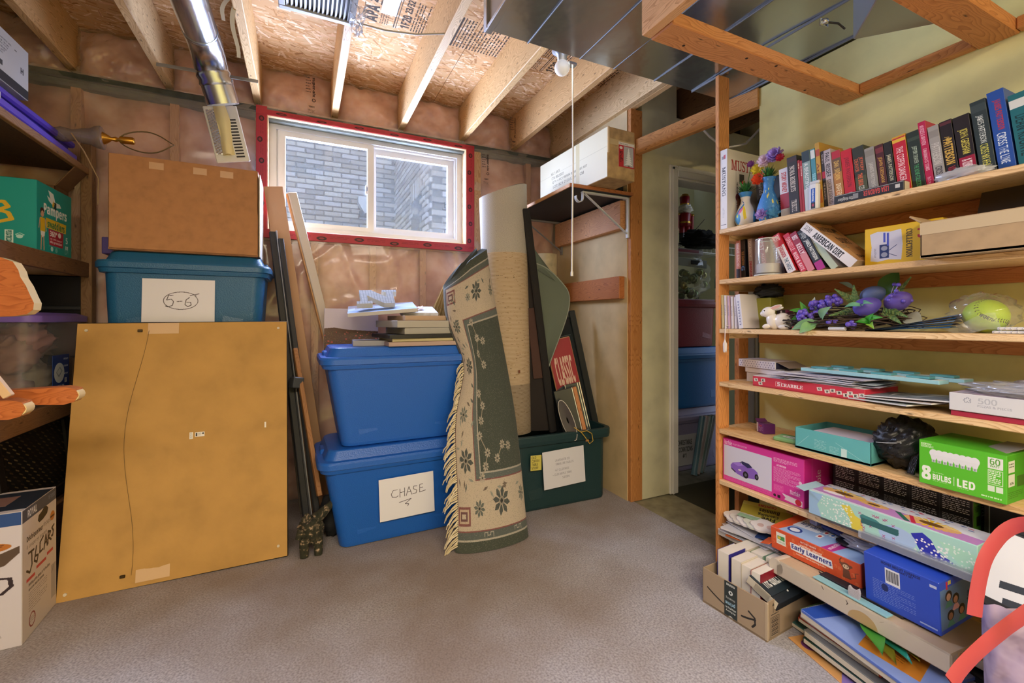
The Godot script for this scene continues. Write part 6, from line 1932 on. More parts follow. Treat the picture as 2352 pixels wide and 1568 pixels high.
func build_shelf_top() -> void:
	var y: float = SY[0] + 0.0005
	# tall pictorial book at the post
	var sp := art(36, 300, "e9e8ea")
	sp.text("MUSTANG", 10, 66, 17, 110, "3a3a44", "s", 1).rect(8, 24, 20, 12, "9a9aa2").rect(18, 20, 10, 14, "c04a5a").rect(4, 284, 28, 2, "66666c").lines(12, 220, 12, 40, 8, "c9c9cc")
	var cv := art(240, 330, "d9d5d2")
	cv.text("MUSTANG", 24, 40, 200, 44, "9c2a2a", "s").rect(52, 78, 2, 250, "8a8688").text("THE REVENGE OF THE RAREST", 56, 130, 10, 130, "3a3638", "b", 1).ell(80, 196, 30, 22, "5a2430").poly([60, 200, 120, 190, 160, 230, 200, 330, 60, 330], "7a4a34").ell(84, 240, 14, 22, "2a2024").rect(74, 96, 30, 40, "3a3638").lines(58, 270, 24, 50, 6, "8a8688")
	book("tall white pictorial book at the shelving post with a red title on its cover", 1.685, y, -1.398, -1.362, 0.35, 0.25, "dcd9d8", sp, 0.0, "", ink(cv))
	var lf := art(40, 240, "2c2c2e")
	lf.poly([0, 0, 40, 0, 40, 80, 0, 110], "6a6a6c").text("hards", 12, 20, 18, 70, "d6d6d6", "b", 1).text("Life", 12, 130, 20, 60, "e6e6e6", "b", 1)
	book("dark grey biography tilted behind the two vases", 1.80, y, -1.29, -1.25, 0.22, 0.14, "232325", lf, 6.0)
	book("black hardback standing behind the blue vase", 1.79, y, -1.215, -1.175, 0.20, 0.15, "1d1f22", spine(0.04, 0.2, "26282c", [["TUCK", 0.5, 0.3, 0.5, "c9c9c9", "r"]]), 2.0)
	book("white paperback with a red lettered spine right of the blue vase", 1.745, y, -1.158, -1.118, 0.205, 0.135, "e2dfe2", spine(0.04, 0.205, "e6e2e6", [["STORY MONEY", 0.08, 0.4, 0.4, "c03a34", "b"]], [[0.5, 0.3, "b02a40"]]), 3.0)
	var L := [
		["black trade paperback with cream capitals, left of the thin red books", -1.106, -1.068, 0.232, "241f1e", [["NORA ROBERTS", 0.16, 0.44, 0.42, "e6ddd0", "s"], ["TRIBUTE", 0.74, 0.2, 0.42, "e6ddd0", "s"]], [[0.03, 0.06, "3a1f20"]], 3.5],
		["first thin red paperback beside the black trade paperback", -1.066, -1.058, 0.21, "a8202a", [["RED", 0.06, 0.1, 0.5, "e8d8b0", "b"]], [], 3.5],
		["second thin red paperback beside the black trade paperback", -1.057, -1.049, 0.205, "b32430", [["NOVEL", 0.1, 0.2, 0.5, "e8d8d0", "b"]], [], 3.5],
		["sea-green and white hardback behind the small wipes pack", -1.047, -1.018, 0.236, "8aa4a2", [["A BEAUTIFUL", 0.2, 0.44, 0.4, "f0f2f0", "r"]], [[0.0, 0.18, "2c4048"], [0.62, 0.38, "d6dedc"]], 4.0],
		["narrow teal paperback left of the gold spined book", -1.015, -0.999, 0.235, "4a93a4", [["SEEING DOG", 0.4, 0.34, 0.6, "a5dfe8", "b"]], [[0.02, 0.14, "dfe6e2"]], 4.0],
		["tall gold spined art book standing proud of its neighbours", -0.997, -0.982, 0.252, "c99a3a", [["Art", 0.3, 0.2, 0.5, "7a3a24", "s"]], [[0.1, 0.1, "b5503a"], [0.45, 0.12, "8a4a3c"], [0.7, 0.2, "c0702e"]], 4.0],
		["thin near-black paperback right of the gold spined book", -0.979, -0.968, 0.215, "2b2224", [["SECRETS", 0.06, 0.16, 0.5, "c9b9b0", "r"], ["THE BEAUTIFUL", 0.55, 0.3, 0.5, "c9b9b0", "r"]], [[0.36, 0.12, "b01c34"]], 4.0],
		["lilac-grey paperback with black capitals between dark and orange books", -0.966, -0.942, 0.214, "b9aeb2", [["PAUL REISER", 0.05, 0.42, 0.5, "2a2628", "r"], ["COUPLEHOOD", 0.52, 0.42, 0.46, "4a3a3c", "s"]], [], 5.0],
		["orange and red thriller paperback with gold letters", -0.940, -0.912, 0.20, "b07838", [["DAN BROWN", 0.19, 0.34, 0.5, "e2b95c", "r"], ["INFERNO", 0.6, 0.3, 0.5, "f0e0b8", "r"]], [[0.0, 0.14, "b8283a"], [0.14, 0.26, "6a5038"], [0.72, 0.28, "c0702c"]], 5.0],
		["vivid scarlet paperback with dark red capitals", -0.909, -0.876, 0.192, "c8182c", [["JAMES PATTERSON", 0.14, 0.56, 0.4, "7a0c18", "r"], ["GO", 0.8, 0.16, 0.55, "f4dcdc", "b"]], [], 5.5],
		["dark olive paperback with orange and white letters", -0.873, -0.839, 0.19, "32362c", [["JEFFERY", 0.2, 0.26, 0.3, "d2623a", "r", 0.2], ["DEAVER", 0.22, 0.24, 0.3, "d2623a", "r", -0.2], ["THE SKIN", 0.5, 0.22, 0.36, "e0683c", "b"], ["COLLECTOR", 0.73, 0.24, 0.4, "e8e6dc", "r"]], [[0.55, 0.45, "4c5236"]], 5.5],
		["light grey paperback between the olive and the maroon ones", -0.836, -0.808, 0.175, "98948c", [["JAMES PATTERSON", 0.3, 0.56, 0.42, "c6c3ba", "r"], ["NO", 0.88, 0.1, 0.5, "3a3a3a", "b"]], [[0.05, 0.12, "8a867c"]], 6.0],
		["maroon paperback with golden capitals", -0.805, -0.783, 0.175, "4c1c20", [["JOHN GRISHAM", 0.24, 0.5, 0.5, "d6a842", "r"], ["THE F", 0.8, 0.14, 0.5, "d6c2b0", "b"]], [[0.06, 0.1, "7a3034"]], 6.0],
		["black paperback with pale yellow capitals beside the red and yellow one", -0.781, -0.760, 0.175, "201f1c", [["JAMES PATTERSON", 0.24, 0.5, 0.5, "dcd8b4", "r"], ["ALEX", 0.8, 0.18, 0.5, "cfc88e", "r"]], [], 6.0],
		["red and yellow edged paperback with white capitals", -0.757, -0.722, 0.184, "d3a02c", [["THE COFFIN DANCER", 0.2, 0.6, 0.42, "f2dcdc", "r"], ["BESTSELLER", 0.84, 0.1, 0.4, "e8b84c", "r"]], [[0.03, 0.94, "c01c34"], [0.05, 0.06, "e2b93c"]], 6.0],
		["dark bottle-green paperback with green letters", -0.719, -0.688, 0.184, "25322a", [["JEFFERY DEAVER", 0.26, 0.3, 0.34, "b9ccb4", "r"], ["THE BONE COLLECTOR", 0.58, 0.4, 0.3, "4fae6a", "r"]], [[0.1, 0.06, "3a4a3e"]], 6.0],
		["tall crimson paperback of ghost stories", -0.686, -0.668, 0.206, "b81c4c", [["MURDER & MAYHEM", 0.06, 0.3, 0.5, "f0c8d4", "r"], ["CANADIAN GHOST STORIES", 0.42, 0.34, 0.42, "f0d8de", "r"], ["Publisher", 0.86, 0.1, 0.4, "e8b8c8", "r"]], [], 6.5],
		["pale grey paperback with large faint capitals right of the crimson one", -0.665, -0.640, 0.182, "a19d98", [["PATTERSON", 0.3, 0.36, 0.6, "c9c6c0", "r"], ["CROSS FIRE", 0.7, 0.28, 0.5, "35353a", "r"]], [[0.08, 0.12, "908c86"]], 6.5],
		["worn black paperback with big golden capitals", -0.637, -0.610, 0.186, "1f1719", [["JAMES", 0.26, 0.14, 0.34, "c9a850", "r"], ["PATTERSON", 0.3, 0.42, 0.62, "d2ac4c", "b"], ["VIOLETS", 0.76, 0.2, 0.5, "b82a3c", "r"]], [[0.02, 0.05, "5a2a30"]], 6.5],
		["black over crimson legal thriller paperback", -0.607, -0.572, 0.186, "211a1c", [["JOHN GRISHAM", 0.22, 0.4, 0.5, "d9cf58", "r"], ["A TIME TO KILL", 0.7, 0.28, 0.5, "f0e6e6", "b"]], [[0.66, 0.34, "9c1c3c"]], 6.5],
		["dark slate hardback-sized novel with yellow lower title", -0.567, -0.535, 0.214, "2c3a3c", [["JAMES PATTERSON", 0.2, 0.38, 0.4, "e0e6e0", "r"], ["CROSS MY HEART", 0.6, 0.34, 0.42, "e0dc5c", "r"]], [[0.05, 0.1, "3a484a"]], 6.5],
		["royal blue novel with a red and white title near the frame edge", -0.531, -0.498, 0.226, "2450a4", [["JAMES PATTERSON", 0.12, 0.38, 0.42, "b0344c", "b"], ["CROSS THE LINE", 0.54, 0.38, 0.44, "dfe8f2", "r"]], [], 6.5],
		["teal novel with dark capitals at the right edge of the top shelf", -0.493, -0.455, 0.20, "1f6a74", [["DEAN KOONTZ", 0.3, 0.56, 0.5, "12343a", "r"]], [[0.08, 0.12, "d8dcd8"]], 6.5],
		["plain black novel beyond the teal one", -0.45, -0.415, 0.2, "1d1d20", [["NIGHT", 0.3, 0.4, 0.5, "c9c9c9", "b"]], [], 6.0],
	]
	for q in L:
		book(q[0], 1.72, y, q[1], q[2], q[3], 0.11 if q[3] < 0.2 else 0.15, q[4], spine(q[2] - q[1], q[3], q[4], q[5], q[6]), q[7])
	# paperback lying flat in front
	var na := art(420, 56, "26282c")
	na.text("LISA GARDNER", 190, 10, 150, 34, "c84a44", "b", 2).text("The Neighbor", 24, 18, 100, 28, "d8d8d2", "s", 2).rect(124, 12, 34, 34, "8a8c8e").rect(376, 14, 26, 24, "c9c9c9").rect(0, 2, 420, 2, "dcdcdc")
	var o := thing("book", "black paperback lying flat in front of the row, spine upside down", "book", Vector3(1.735, y, -0.83), -90.0, "books on the top shelf")
	part(o, "cover", bx(mt("222428", 0.4), Vector3(0, 0.016, 0.0), Vector3(0.20, 0.030, 0.095), 0.001, {"f": ink(na)}))
	part(o, "pages", bx(mt("cdbfa4", 0.9), Vector3(0.0025, 0.016, -0.002), Vector3(0.1975, 0.026, 0.088)))
	# wipes pack
	var wa := art(60, 130, "dfe3ea")
	wa.rect(10, 22, 46, 76, "2c5cb4").text("WaterWipes", 20, 26, 24, 66, "e8eef6", "b", 3).rect(10, 98, 46, 32, "2a2c34").ell(32, 112, 12, 8, "b0405a")
	var wp := thing("wipes_pack", "small blue and white wet wipes pack standing in front of the books", "pack", Vector3(1.705, y, -1.005), -90.0)
	part(wp, "pack", pbox(mt("dfe3ea", 0.3), Vector3(0.032, 0.10, 0.024), {"f": ink(wa)}, 0.006))
	part(wp, "crimp", bx(mt("d6dae0", 0.3), Vector3(0, 0.103, 0), Vector3(0.034, 0.012, 0.006), 0.002))
	var st := PackedVector2Array()
	for i in 10:
		var r := 0.04 if i % 2 == 0 else 0.019
		st.append(Vector2(r * sin(TAU * i / 10.0), r * cos(TAU * i / 10.0)))
	var sb := MB.new()
	sb.prism(mt("d2b436", 0.6), st, 0.008)
	var so := thing("gold_star", "yellow felt star ornament peeping over the black trade paperback", "ornament", Vector3(1.86, 1.725, -1.075), -90.0)
	part(so, "star", sb)
	part(so, "stick", pipe(mt("b9a070", 0.7), [Vector3(0, 0, 0.004), Vector3(0, -0.22, 0.004)], 0.003, 6))
	one("plastic_bag", "small crumpled clear bag on the top shelf in front of the thrillers", "bag", blob(mt("dfe4ea", 0.2, {"alpha": 0.5}), Vector3(0.02, 0.02, 0.06), 0.6, 1.2, 35, 16, 0.5), Vector3(1.705, y + 0.011, -0.60))
	# painted vases with paper flowers
	vase("white painted vase with blue and yellow brush marks on its belly", 1.745, y, -1.318, 0.150, 0.042, 0)
	vase("blue dotted vase with two paper blooms glued near its foot", 1.745, y, -1.212, 0.185, 0.043, 1)

func petal_flower(o: Node3D, n: String, c: Vector3, r: float, col: String, k: int, face: Vector3, layers := 2) -> void:
	var b := MB.new()
	var z := face.normalized()
	var x := z.cross(Vector3.UP).normalized()
	var yv := x.cross(z)
	var m := mt(col, 0.6, {"back": col})
	for l in layers:
		for i in k:
			var a := TAU * (i + 0.5 * l) / k
			var d := x * cos(a) + yv * sin(a)
			var s := z.cross(d)
			b.grid(m, 4, 5, func(u: float, v: float):
				var rr: float = r * (1.0 - 0.25 * l) * v
				var w: float = r * 0.62 * sin(PI * (0.15 + 0.7 * v)) * (u - 0.5)
				return c + d * rr + s * w + z * (r * (0.25 + 0.3 * l) * v * v + 0.15 * r * cos(u * 9.0) * v), false, true)
	part(o, n, b)

func vase(label: String, x: float, y: float, z: float, h: float, r: float, kind: int) -> void:
	var o := thing("vase", label, "vase", Vector3(x, y, z))
	var pr := [Vector2(0, 0), Vector2(r * 0.55, 0.001), Vector2(r * 0.8, h * 0.06), Vector2(r, h * 0.22), Vector2(r * 0.98, h * 0.34), Vector2(r * 0.72, h * 0.54), Vector2(r * 0.46, h * 0.70), Vector2(r * 0.42, h * 0.80), Vector2(r * 0.52, h * 0.92), Vector2(r * 0.66, h), Vector2(r * 0.58, h), Vector2(r * 0.34, h * 0.85)]
	var a := art(400, 200, "e4ded2" if kind == 0 else "3f86cf")
	if kind == 0:
		a.rect(0, 0, 400, 62, "3a86c0")
		for k in 3:
			var q := k * 140
			a.ell(q + 40, 140, 30, 22, "4c9ad0").ell(q + 44, 132, 8, 7, "c8d03a").poly([q + 52, 110, q + 92, 104, q + 70, 122, q + 50, 128], "e2749a").poly([q + 76, 96, q + 100, 112, q + 108, 146, q + 92, 150, q + 84, 120], "e8cf34").stroke([q + 40, 118, q + 84, 98], 8.0, "3a78b8").rect(q + 30, 162, 14, 14, "e8c62c").rect(q + 50, 164, 10, 14, "e8c62c").stroke([q + 24, 184, q + 60, 184], 6.0, "3a78b8").stroke([q + 60, 84, q + 80, 92], 5.0, "2a5a94")
	else:
		for k in 70:
			a.ell(rng.randf() * 400, rng.randf() * 200, 6, 5, "dfd87a" if k % 3 else "6fb0e6")
		a.rect(0, 0, 400, 30, "4a92d8")
		for k in 900:
			a.rect(rng.randf() * 400, rng.randf() * 200, 3, 2, ["5a9fe0", "2f74bc", "7ab4e8"][k % 3])
	var ik := ink(a)
	var b := MB.new()
	var rc: Rect2 = ik[1]
	b.lathe(ik[0], pr, 28, Vector3.ZERO, Rect2(rc.position.x, rc.end.y, rc.size.x, -rc.size.y))
	part(o, "body", b)
	# what stands in it
	var fb := thing("flower_bunch", ["small bunch of green sprigs with a purple button flower in the white vase", "bunch of paper flowers over green sprigs in the blue dotted vase"][kind], "flowers", Vector3(x, y, z))
	var lv := MB.new()
	for i in 70:
		var an := rng.randf() * TAU
		var el := rng.randf_range(0.35, 1.5)
		var d := Vector3(cos(an) * cos(el), sin(el), sin(an) * cos(el))
		var l := rng.randf_range(0.02, 0.045)
		var p0 := Vector3(0, h * 0.97, 0) + d * 0.012
		var sd := d.cross(Vector3.UP).normalized() * 0.003
		var m := mt(["2f7a34", "4a9a44", "1f5c2c"][i % 3], 0.6)
		lv.tri(m, p0 - sd, p0 + sd, p0 + d * l)
		lv.tri(m, p0 + d * l * 0.5 - sd * 1.5, p0 + d * l * 0.5 + sd * 1.5, p0 + d * l * 1.15)
	part(fb, "leaves", lv).set_meta("kind", "stuff")
	var H := Vector3(0, h, 0)
	var f := Vector3(-1, 0.25, 0.35)
	if kind == 0:
		petal_flower(fb, "tiny_flower", H + Vector3(-0.012, 0.045, 0.0), 0.008, "c24a3a", 5, f)
		part(fb, "stem", pipe(mt("4a8a44", 0.6), [H, H + Vector3(0.01, 0.08, 0.012), H + Vector3(0.012, 0.118, 0.016)], 0.0015, 5))
		petal_flower(fb, "button_flower", H + Vector3(0.012, 0.122, 0.018), 0.016, "9a5ab8", 8, f)
	else:
		petal_flower(fb, "paper_flower", H + Vector3(-0.01, 0.045, -0.042), 0.026, "e8d84a", 6, f)
		petal_flower(fb, "paper_flower", H + Vector3(-0.012, 0.070, -0.008), 0.03, "ecd8e6", 7, f, 3)
		petal_flower(fb, "paper_flower", H + Vector3(-0.005, 0.082, 0.032), 0.033, "b9a2e2", 9, f, 3)
		petal_flower(fb, "paper_flower", H + Vector3(-0.015, 0.062, 0.060), 0.017, "c02a48", 8, f)
		petal_flower(fb, "paper_flower", H + Vector3(-0.02, 0.0, -0.030), 0.027, "e8562c", 8, f)
		petal_flower(fb, "paper_flower", H + Vector3(0.01, 0.09, 0.005), 0.022, "9cc6de", 6, f)
		petal_flower(o, "glued_flower", Vector3(-0.05, 0.028, 0.004), 0.024, "bda6e0", 7, f, 3)
		petal_flower(o, "glued_flower", Vector3(-0.03, 0.028, 0.042), 0.026, "5aa2d0", 6, Vector3(-1, 0.3, 0.7), 2)

func lean_book(label: String, xf_: float, y: float, z0: float, t: float, h: float, d: float, col: String, a: Art, lean: float, group: String, side: Array = []) -> void:
	# z0 is where its foot stands; negative lean tips its top to the right, positive to the left
	var o := thing("book", label, "book", Vector3.ZERO, 0.0, group)
	var l := deg_to_rad(lean)
	o.transform.basis = Basis(Vector3.UP, -PI / 2) * Basis(Vector3.BACK, l)
	o.position = Vector3(xf_ + d / 2, y + absf(sin(l)) * t / 2, z0)
	var m := mt(col, 0.4)
	var b := MB.new()
	var c := 0.0016
	b.box(m, Vector3(0, h / 2, d / 2 - c / 2), Vector3(t, h, c), 0.0006, {"f": ink(a)})
	b.box(m, Vector3(-t / 2 + c / 2, h / 2, -c / 2), Vector3(c, h, d - c))
	b.box(m, Vector3(t / 2 - c / 2, h / 2, -c / 2), Vector3(c, h, d - c), 0.0, {"r": side} if side else {})
	part(o, "cover", b)
	part(o, "pages", bx(mt("d8cdb4", 0.9), Vector3(0, h / 2, -0.002), Vector3(t - 2 * c, h - 0.004, d - c - 0.004)))

func build_shelf_two() -> void:
	var y: float = SY[1] + 0.0005
	var g := "books on the second shelf"
	book("pinkish worn paperback at the far left of the second shelf", 1.78, y, -1.39, -1.368, 0.178, 0.12, "d08a80", spine(0.022, 0.178, "d68f86", [["MAEVE BINCHY", 0.06, 0.6, 0.5, "f0dcd6", "r"], ["Kiln", 0.74, 0.2, 0.5, "2a2224", "b"]], [[0.72, 0.28, "3a2a2c"]]), 1.0, g)
	book("black paperback with a blue letter G on its spine", 1.78, y, -1.366, -1.345, 0.18, 0.12, "1e1b1c", spine(0.021, 0.18, "221e1f", [["SUE GRAFTON", 0.3, 0.34, 0.5, "b98a50", "r"], ["G", 0.66, 0.12, 0.8, "5a8ad8", "b"]], [[0.04, 0.2, "3a3230"]]), 1.0, g)
	book("black and blue paperback set back between its neighbours", 1.80, y, -1.343, -1.325, 0.178, 0.11, "1c2028", spine(0.018, 0.178, "20242c", [["ICE", 0.4, 0.3, 0.5, "6a94d0", "b"]], [[0.4, 0.4, "3a5a9a"]]), 1.0, g)
	book("beige paperback with a red lower title on the second shelf", 1.775, y, -1.322, -1.302, 0.176, 0.12, "a08a80", spine(0.02, 0.176, "ab968c", [["DEADLY", 0.06, 0.4, 0.5, "d6c8c0", "r"], ["INVASION", 0.56, 0.4, 0.5, "a02436", "b"]]), 3.0, g)
	lean_book("red paperback tipped behind the clear glass jug", 1.79, y, -1.255, 0.022, 0.18, 0.11, "b01c2c", spine(0.022, 0.18, "b41e30", [["BEST", 0.04, 0.3, 0.8, "f0d0d0", "b"], ["AUSTER", 0.4, 0.4, 0.5, "e8b8b8", "r"]]), 8.0, g)
	# clear jug
	var j := thing("glass_jug", "clear glass jug standing in front of the leaning paperbacks", "jug", Vector3(1.735, y, -1.207))
	var gl := MB.new()
	gl.lathe(mt("e4ecec", 0.04, {"alpha": 0.14}), [Vector2(0, 0.012), Vector2(0.045, 0.012), Vector2(0.043, 0.15), Vector2(0.046, 0.152), Vector2(0.048, 0.148), Vector2(0.049, 0.02), Vector2(0.052, 0.006), Vector2(0.05, 0.0), Vector2(0, 0.0)], 28)
	part(j, "jug", gl)
	part(j, "rim", pipe(mt("eef2f2", 0.1), range(25).map(func(i): return Vector3(0.046 * cos(i * TAU / 24), 0.152, 0.046 * sin(i * TAU / 24))), 0.0015, 6))
	part(j, "foot_ring", pipe(mt("e2e8e8", 0.1), range(25).map(func(i): return Vector3(0.05 * cos(i * TAU / 24), 0.004, 0.05 * sin(i * TAU / 24))), 0.003, 6))
	part(j, "frosted_filling", pipe(mt("c9c6c6", 0.6), [Vector3(0, 0.014, 0), Vector3(0, 0.05, 0)], 0.042, 20))
	lean_book("grey paperback leaning behind the jug", 1.80, y, -1.19, 0.03, 0.17, 0.1, "6a6a70", spine(0.03, 0.17, "77777c", [["NIGHT", 0.2, 0.5, 0.5, "c9c9c9", "r"]]), 14.0, g)
	lean_book("red topped paperback with a white label reading TARGET", 1.73, y, -1.105, 0.034, 0.172, 0.12, "c42432", spine(0.034, 0.172, "e6e4e8", [["BEST", 0.03, 0.14, 0.8, "f0c0c0", "b"], ["PERSUADER", 0.3, 0.3, 0.4, "b82a3c", "b"], ["THE TARGET", 0.64, 0.32, 0.4, "2c5068", "r"]], [[0.0, 0.3, "c42432"]]), 24.0, g)
	lean_book("crimson paperback with rosy lettering in the leaning row", 1.735, y, -1.062, 0.024, 0.172, 0.12, "c01c30", spine(0.024, 0.172, "c8203a", [["DANIELLE", 0.1, 0.34, 0.6, "f0c8cc", "r"], ["ROSE & KATE", 0.5, 0.46, 0.5, "f4d4d8", "b"]]), 25.0, g)
	lean_book("dusty pink paperback with white letters in the leaning row", 1.735, y, -1.034, 0.026, 0.172, 0.12, "8c2440", spine(0.026, 0.172, "9c2c46", [["BEST", 0.08, 0.1, 0.7, "e6e0e6", "b"], ["KELLY", 0.3, 0.26, 0.6, "f0dce0", "b"]], [[0.55, 0.45, "d88a94"]]), 25.0, g)
	lean_book("black paperback with white capitals and a purple foot in the leaning row", 1.735, y, -0.998, 0.03, 0.178, 0.12, "22262a", spine(0.03, 0.178, "262c30", [["Judge", 0.06, 0.16, 0.7, "c9d0c9", "s"], ["JAMES PATTERSON", 0.26, 0.5, 0.5, "e8ece4", "b"]], [[0.8, 0.2, "b02a8c"]]), 26.0, g)
	var gc := art(200, 300, "c9bba4")
	gc.text("GROW", 20, 24, 120, 40, "e8ece6", "b").stroke([90, 130, 180, 240], 4, "4a5a34")
	for i in 9:
		gc.poly([90 + i * 9, 130 + i * 10, 130 + i * 9, 118 + i * 12, 100 + i * 9, 142 + i * 10], "6a7a4a")
	lean_book("pale green paperback with a grass motif cover under the big leaning novel", 1.74, y, -0.955, 0.024, 0.205, 0.135, "c6d2bc", spine(0.024, 0.205, "c4d4b8", [["GROW", 0.1, 0.3, 0.6, "f0f4ec", "b"]]), 34.0, g, ink(gc))
	var ac := art(240, 360, "c79a6c")
	ac.text("AMERICAN", 30, 40, 180, 50, "2a2420", "b").text("DIRT", 90, 140, 110, 54, "2a2420", "b").text("JEANINE", 60, 300, 130, 30, "3a302a", "b")
	for q in [[40, 120, 40], [170, 110, 34], [60, 240, 44], [190, 250, 36], [30, 20, 30], [150, 20, 24]]:
		for k in 7:
			var an := PI + PI * k / 6.0
			ac.poly([q[0], q[1], q[0] + q[2] * cos(an - 0.12) * 0.8, q[1] + q[2] * sin(an - 0.12) * 0.8, q[0] + q[2] * cos(an), q[1] + q[2] * sin(an)], "2f6a74")
	ac.ell(190, 60, 22, 14, "3a2a24").ell(196, 84, 12, 14, "e0922c").stroke([0, 100, 240, 150], 2, "5a4634").stroke([120, 0, 60, 360], 2, "5a4634")
	lean_book("big white spined novel with a tan flowered cover leaning over the others", 1.72, y, -0.885, 0.034, 0.238, 0.155, "e4e2e4", spine(0.034, 0.238, "e9e8ec", [["JEANINE CUMMINS", 0.03, 0.14, 0.5, "4a4a50", "r"], ["AMERICAN DIRT", 0.24, 0.56, 0.56, "2a2a2e", "b"]], [[0.2, 0.004, "77777c"], [0.86, 0.004, "77777c"]]), 46.0, g, ink(ac))
	# yellow slipcase
	var ya := art(340, 240, "e6bd24")
	ya.poly([24, 36, 60, 24, 120, 34, 170, 26, 176, 120, 170, 214, 110, 206, 60, 216, 26, 208, 32, 120], "d4d6e4").rect(70, 110, 44, 86, "24366c").ell(92, 134, 15, 15, "9aa2b8").ell(92, 174, 15, 15, "9aa2b8").rect(104, 40, 10, 80, "4a58c0").rect(88, 36, 10, 60, "4a58c0").stroke([114, 150, 150, 120], 3.0, "24366c").stroke([114, 170, 150, 190], 3.0, "24366c")
	ya.text("COLLECTION", 192, 34, 26, 170, "3a3224", "sb", 1).text("py Kid", 240, 40, 64, 180, "c02a3c", "b", 1).text("author", 44, 130, 12, 60, "9a9cae", "r", 1)
	sbox("book_slipcase", "bright yellow slipcase of children's books with a drawn cassette player", "box", mt("e3ba22", 0.4), 1.752, y, -0.868, -0.66, 0.131, 0.13, {"f": ink(ya)}, 0.0, "", 0.002)
	var cb := thing("cardboard_box", "open shallow brown carton with raised flaps overhanging the second shelf", "box", Vector3(1.77, y, -0.47), -90.0)
	carton(cb, Vector3(0.40, 0.105, 0.26), "b79c78", [["l", 0.035, 40]])
	part(cb, "raised_flap", bar(mt("4a3c2c", 0.85), Vector3(0.02, 0.10, -0.10), Vector3(0.05, 0.215, -0.07), 0.36, 0.005, Vector3(0, 0, 1)), "raised flap with shade painted in")  # shade from the shelf above is put into the flap colour
	part(cb, "tape", bx(mt("cbb898", 0.2), Vector3(0, 0.085, 0.1305), Vector3(0.40, 0.035, 0.001)))
	for i in 4:
		one("wrapped_item", ["leftmost grey-green wrapped lump in the open shallow carton", "second grey-green wrapped lump in the open shallow carton", "third grey-green wrapped lump in the open shallow carton", "rightmost grey-green wrapped lump in the open shallow carton"][i], "parcel", blob(mt("77857a", 0.6), Vector3(0.04, 0.045, 0.032), 0.4, 1.0, 60 + i, 14), Vector3(1.75, y + 0.06, -0.57 + i * 0.07), 0.0, "wrapped lumps in the shallow carton")

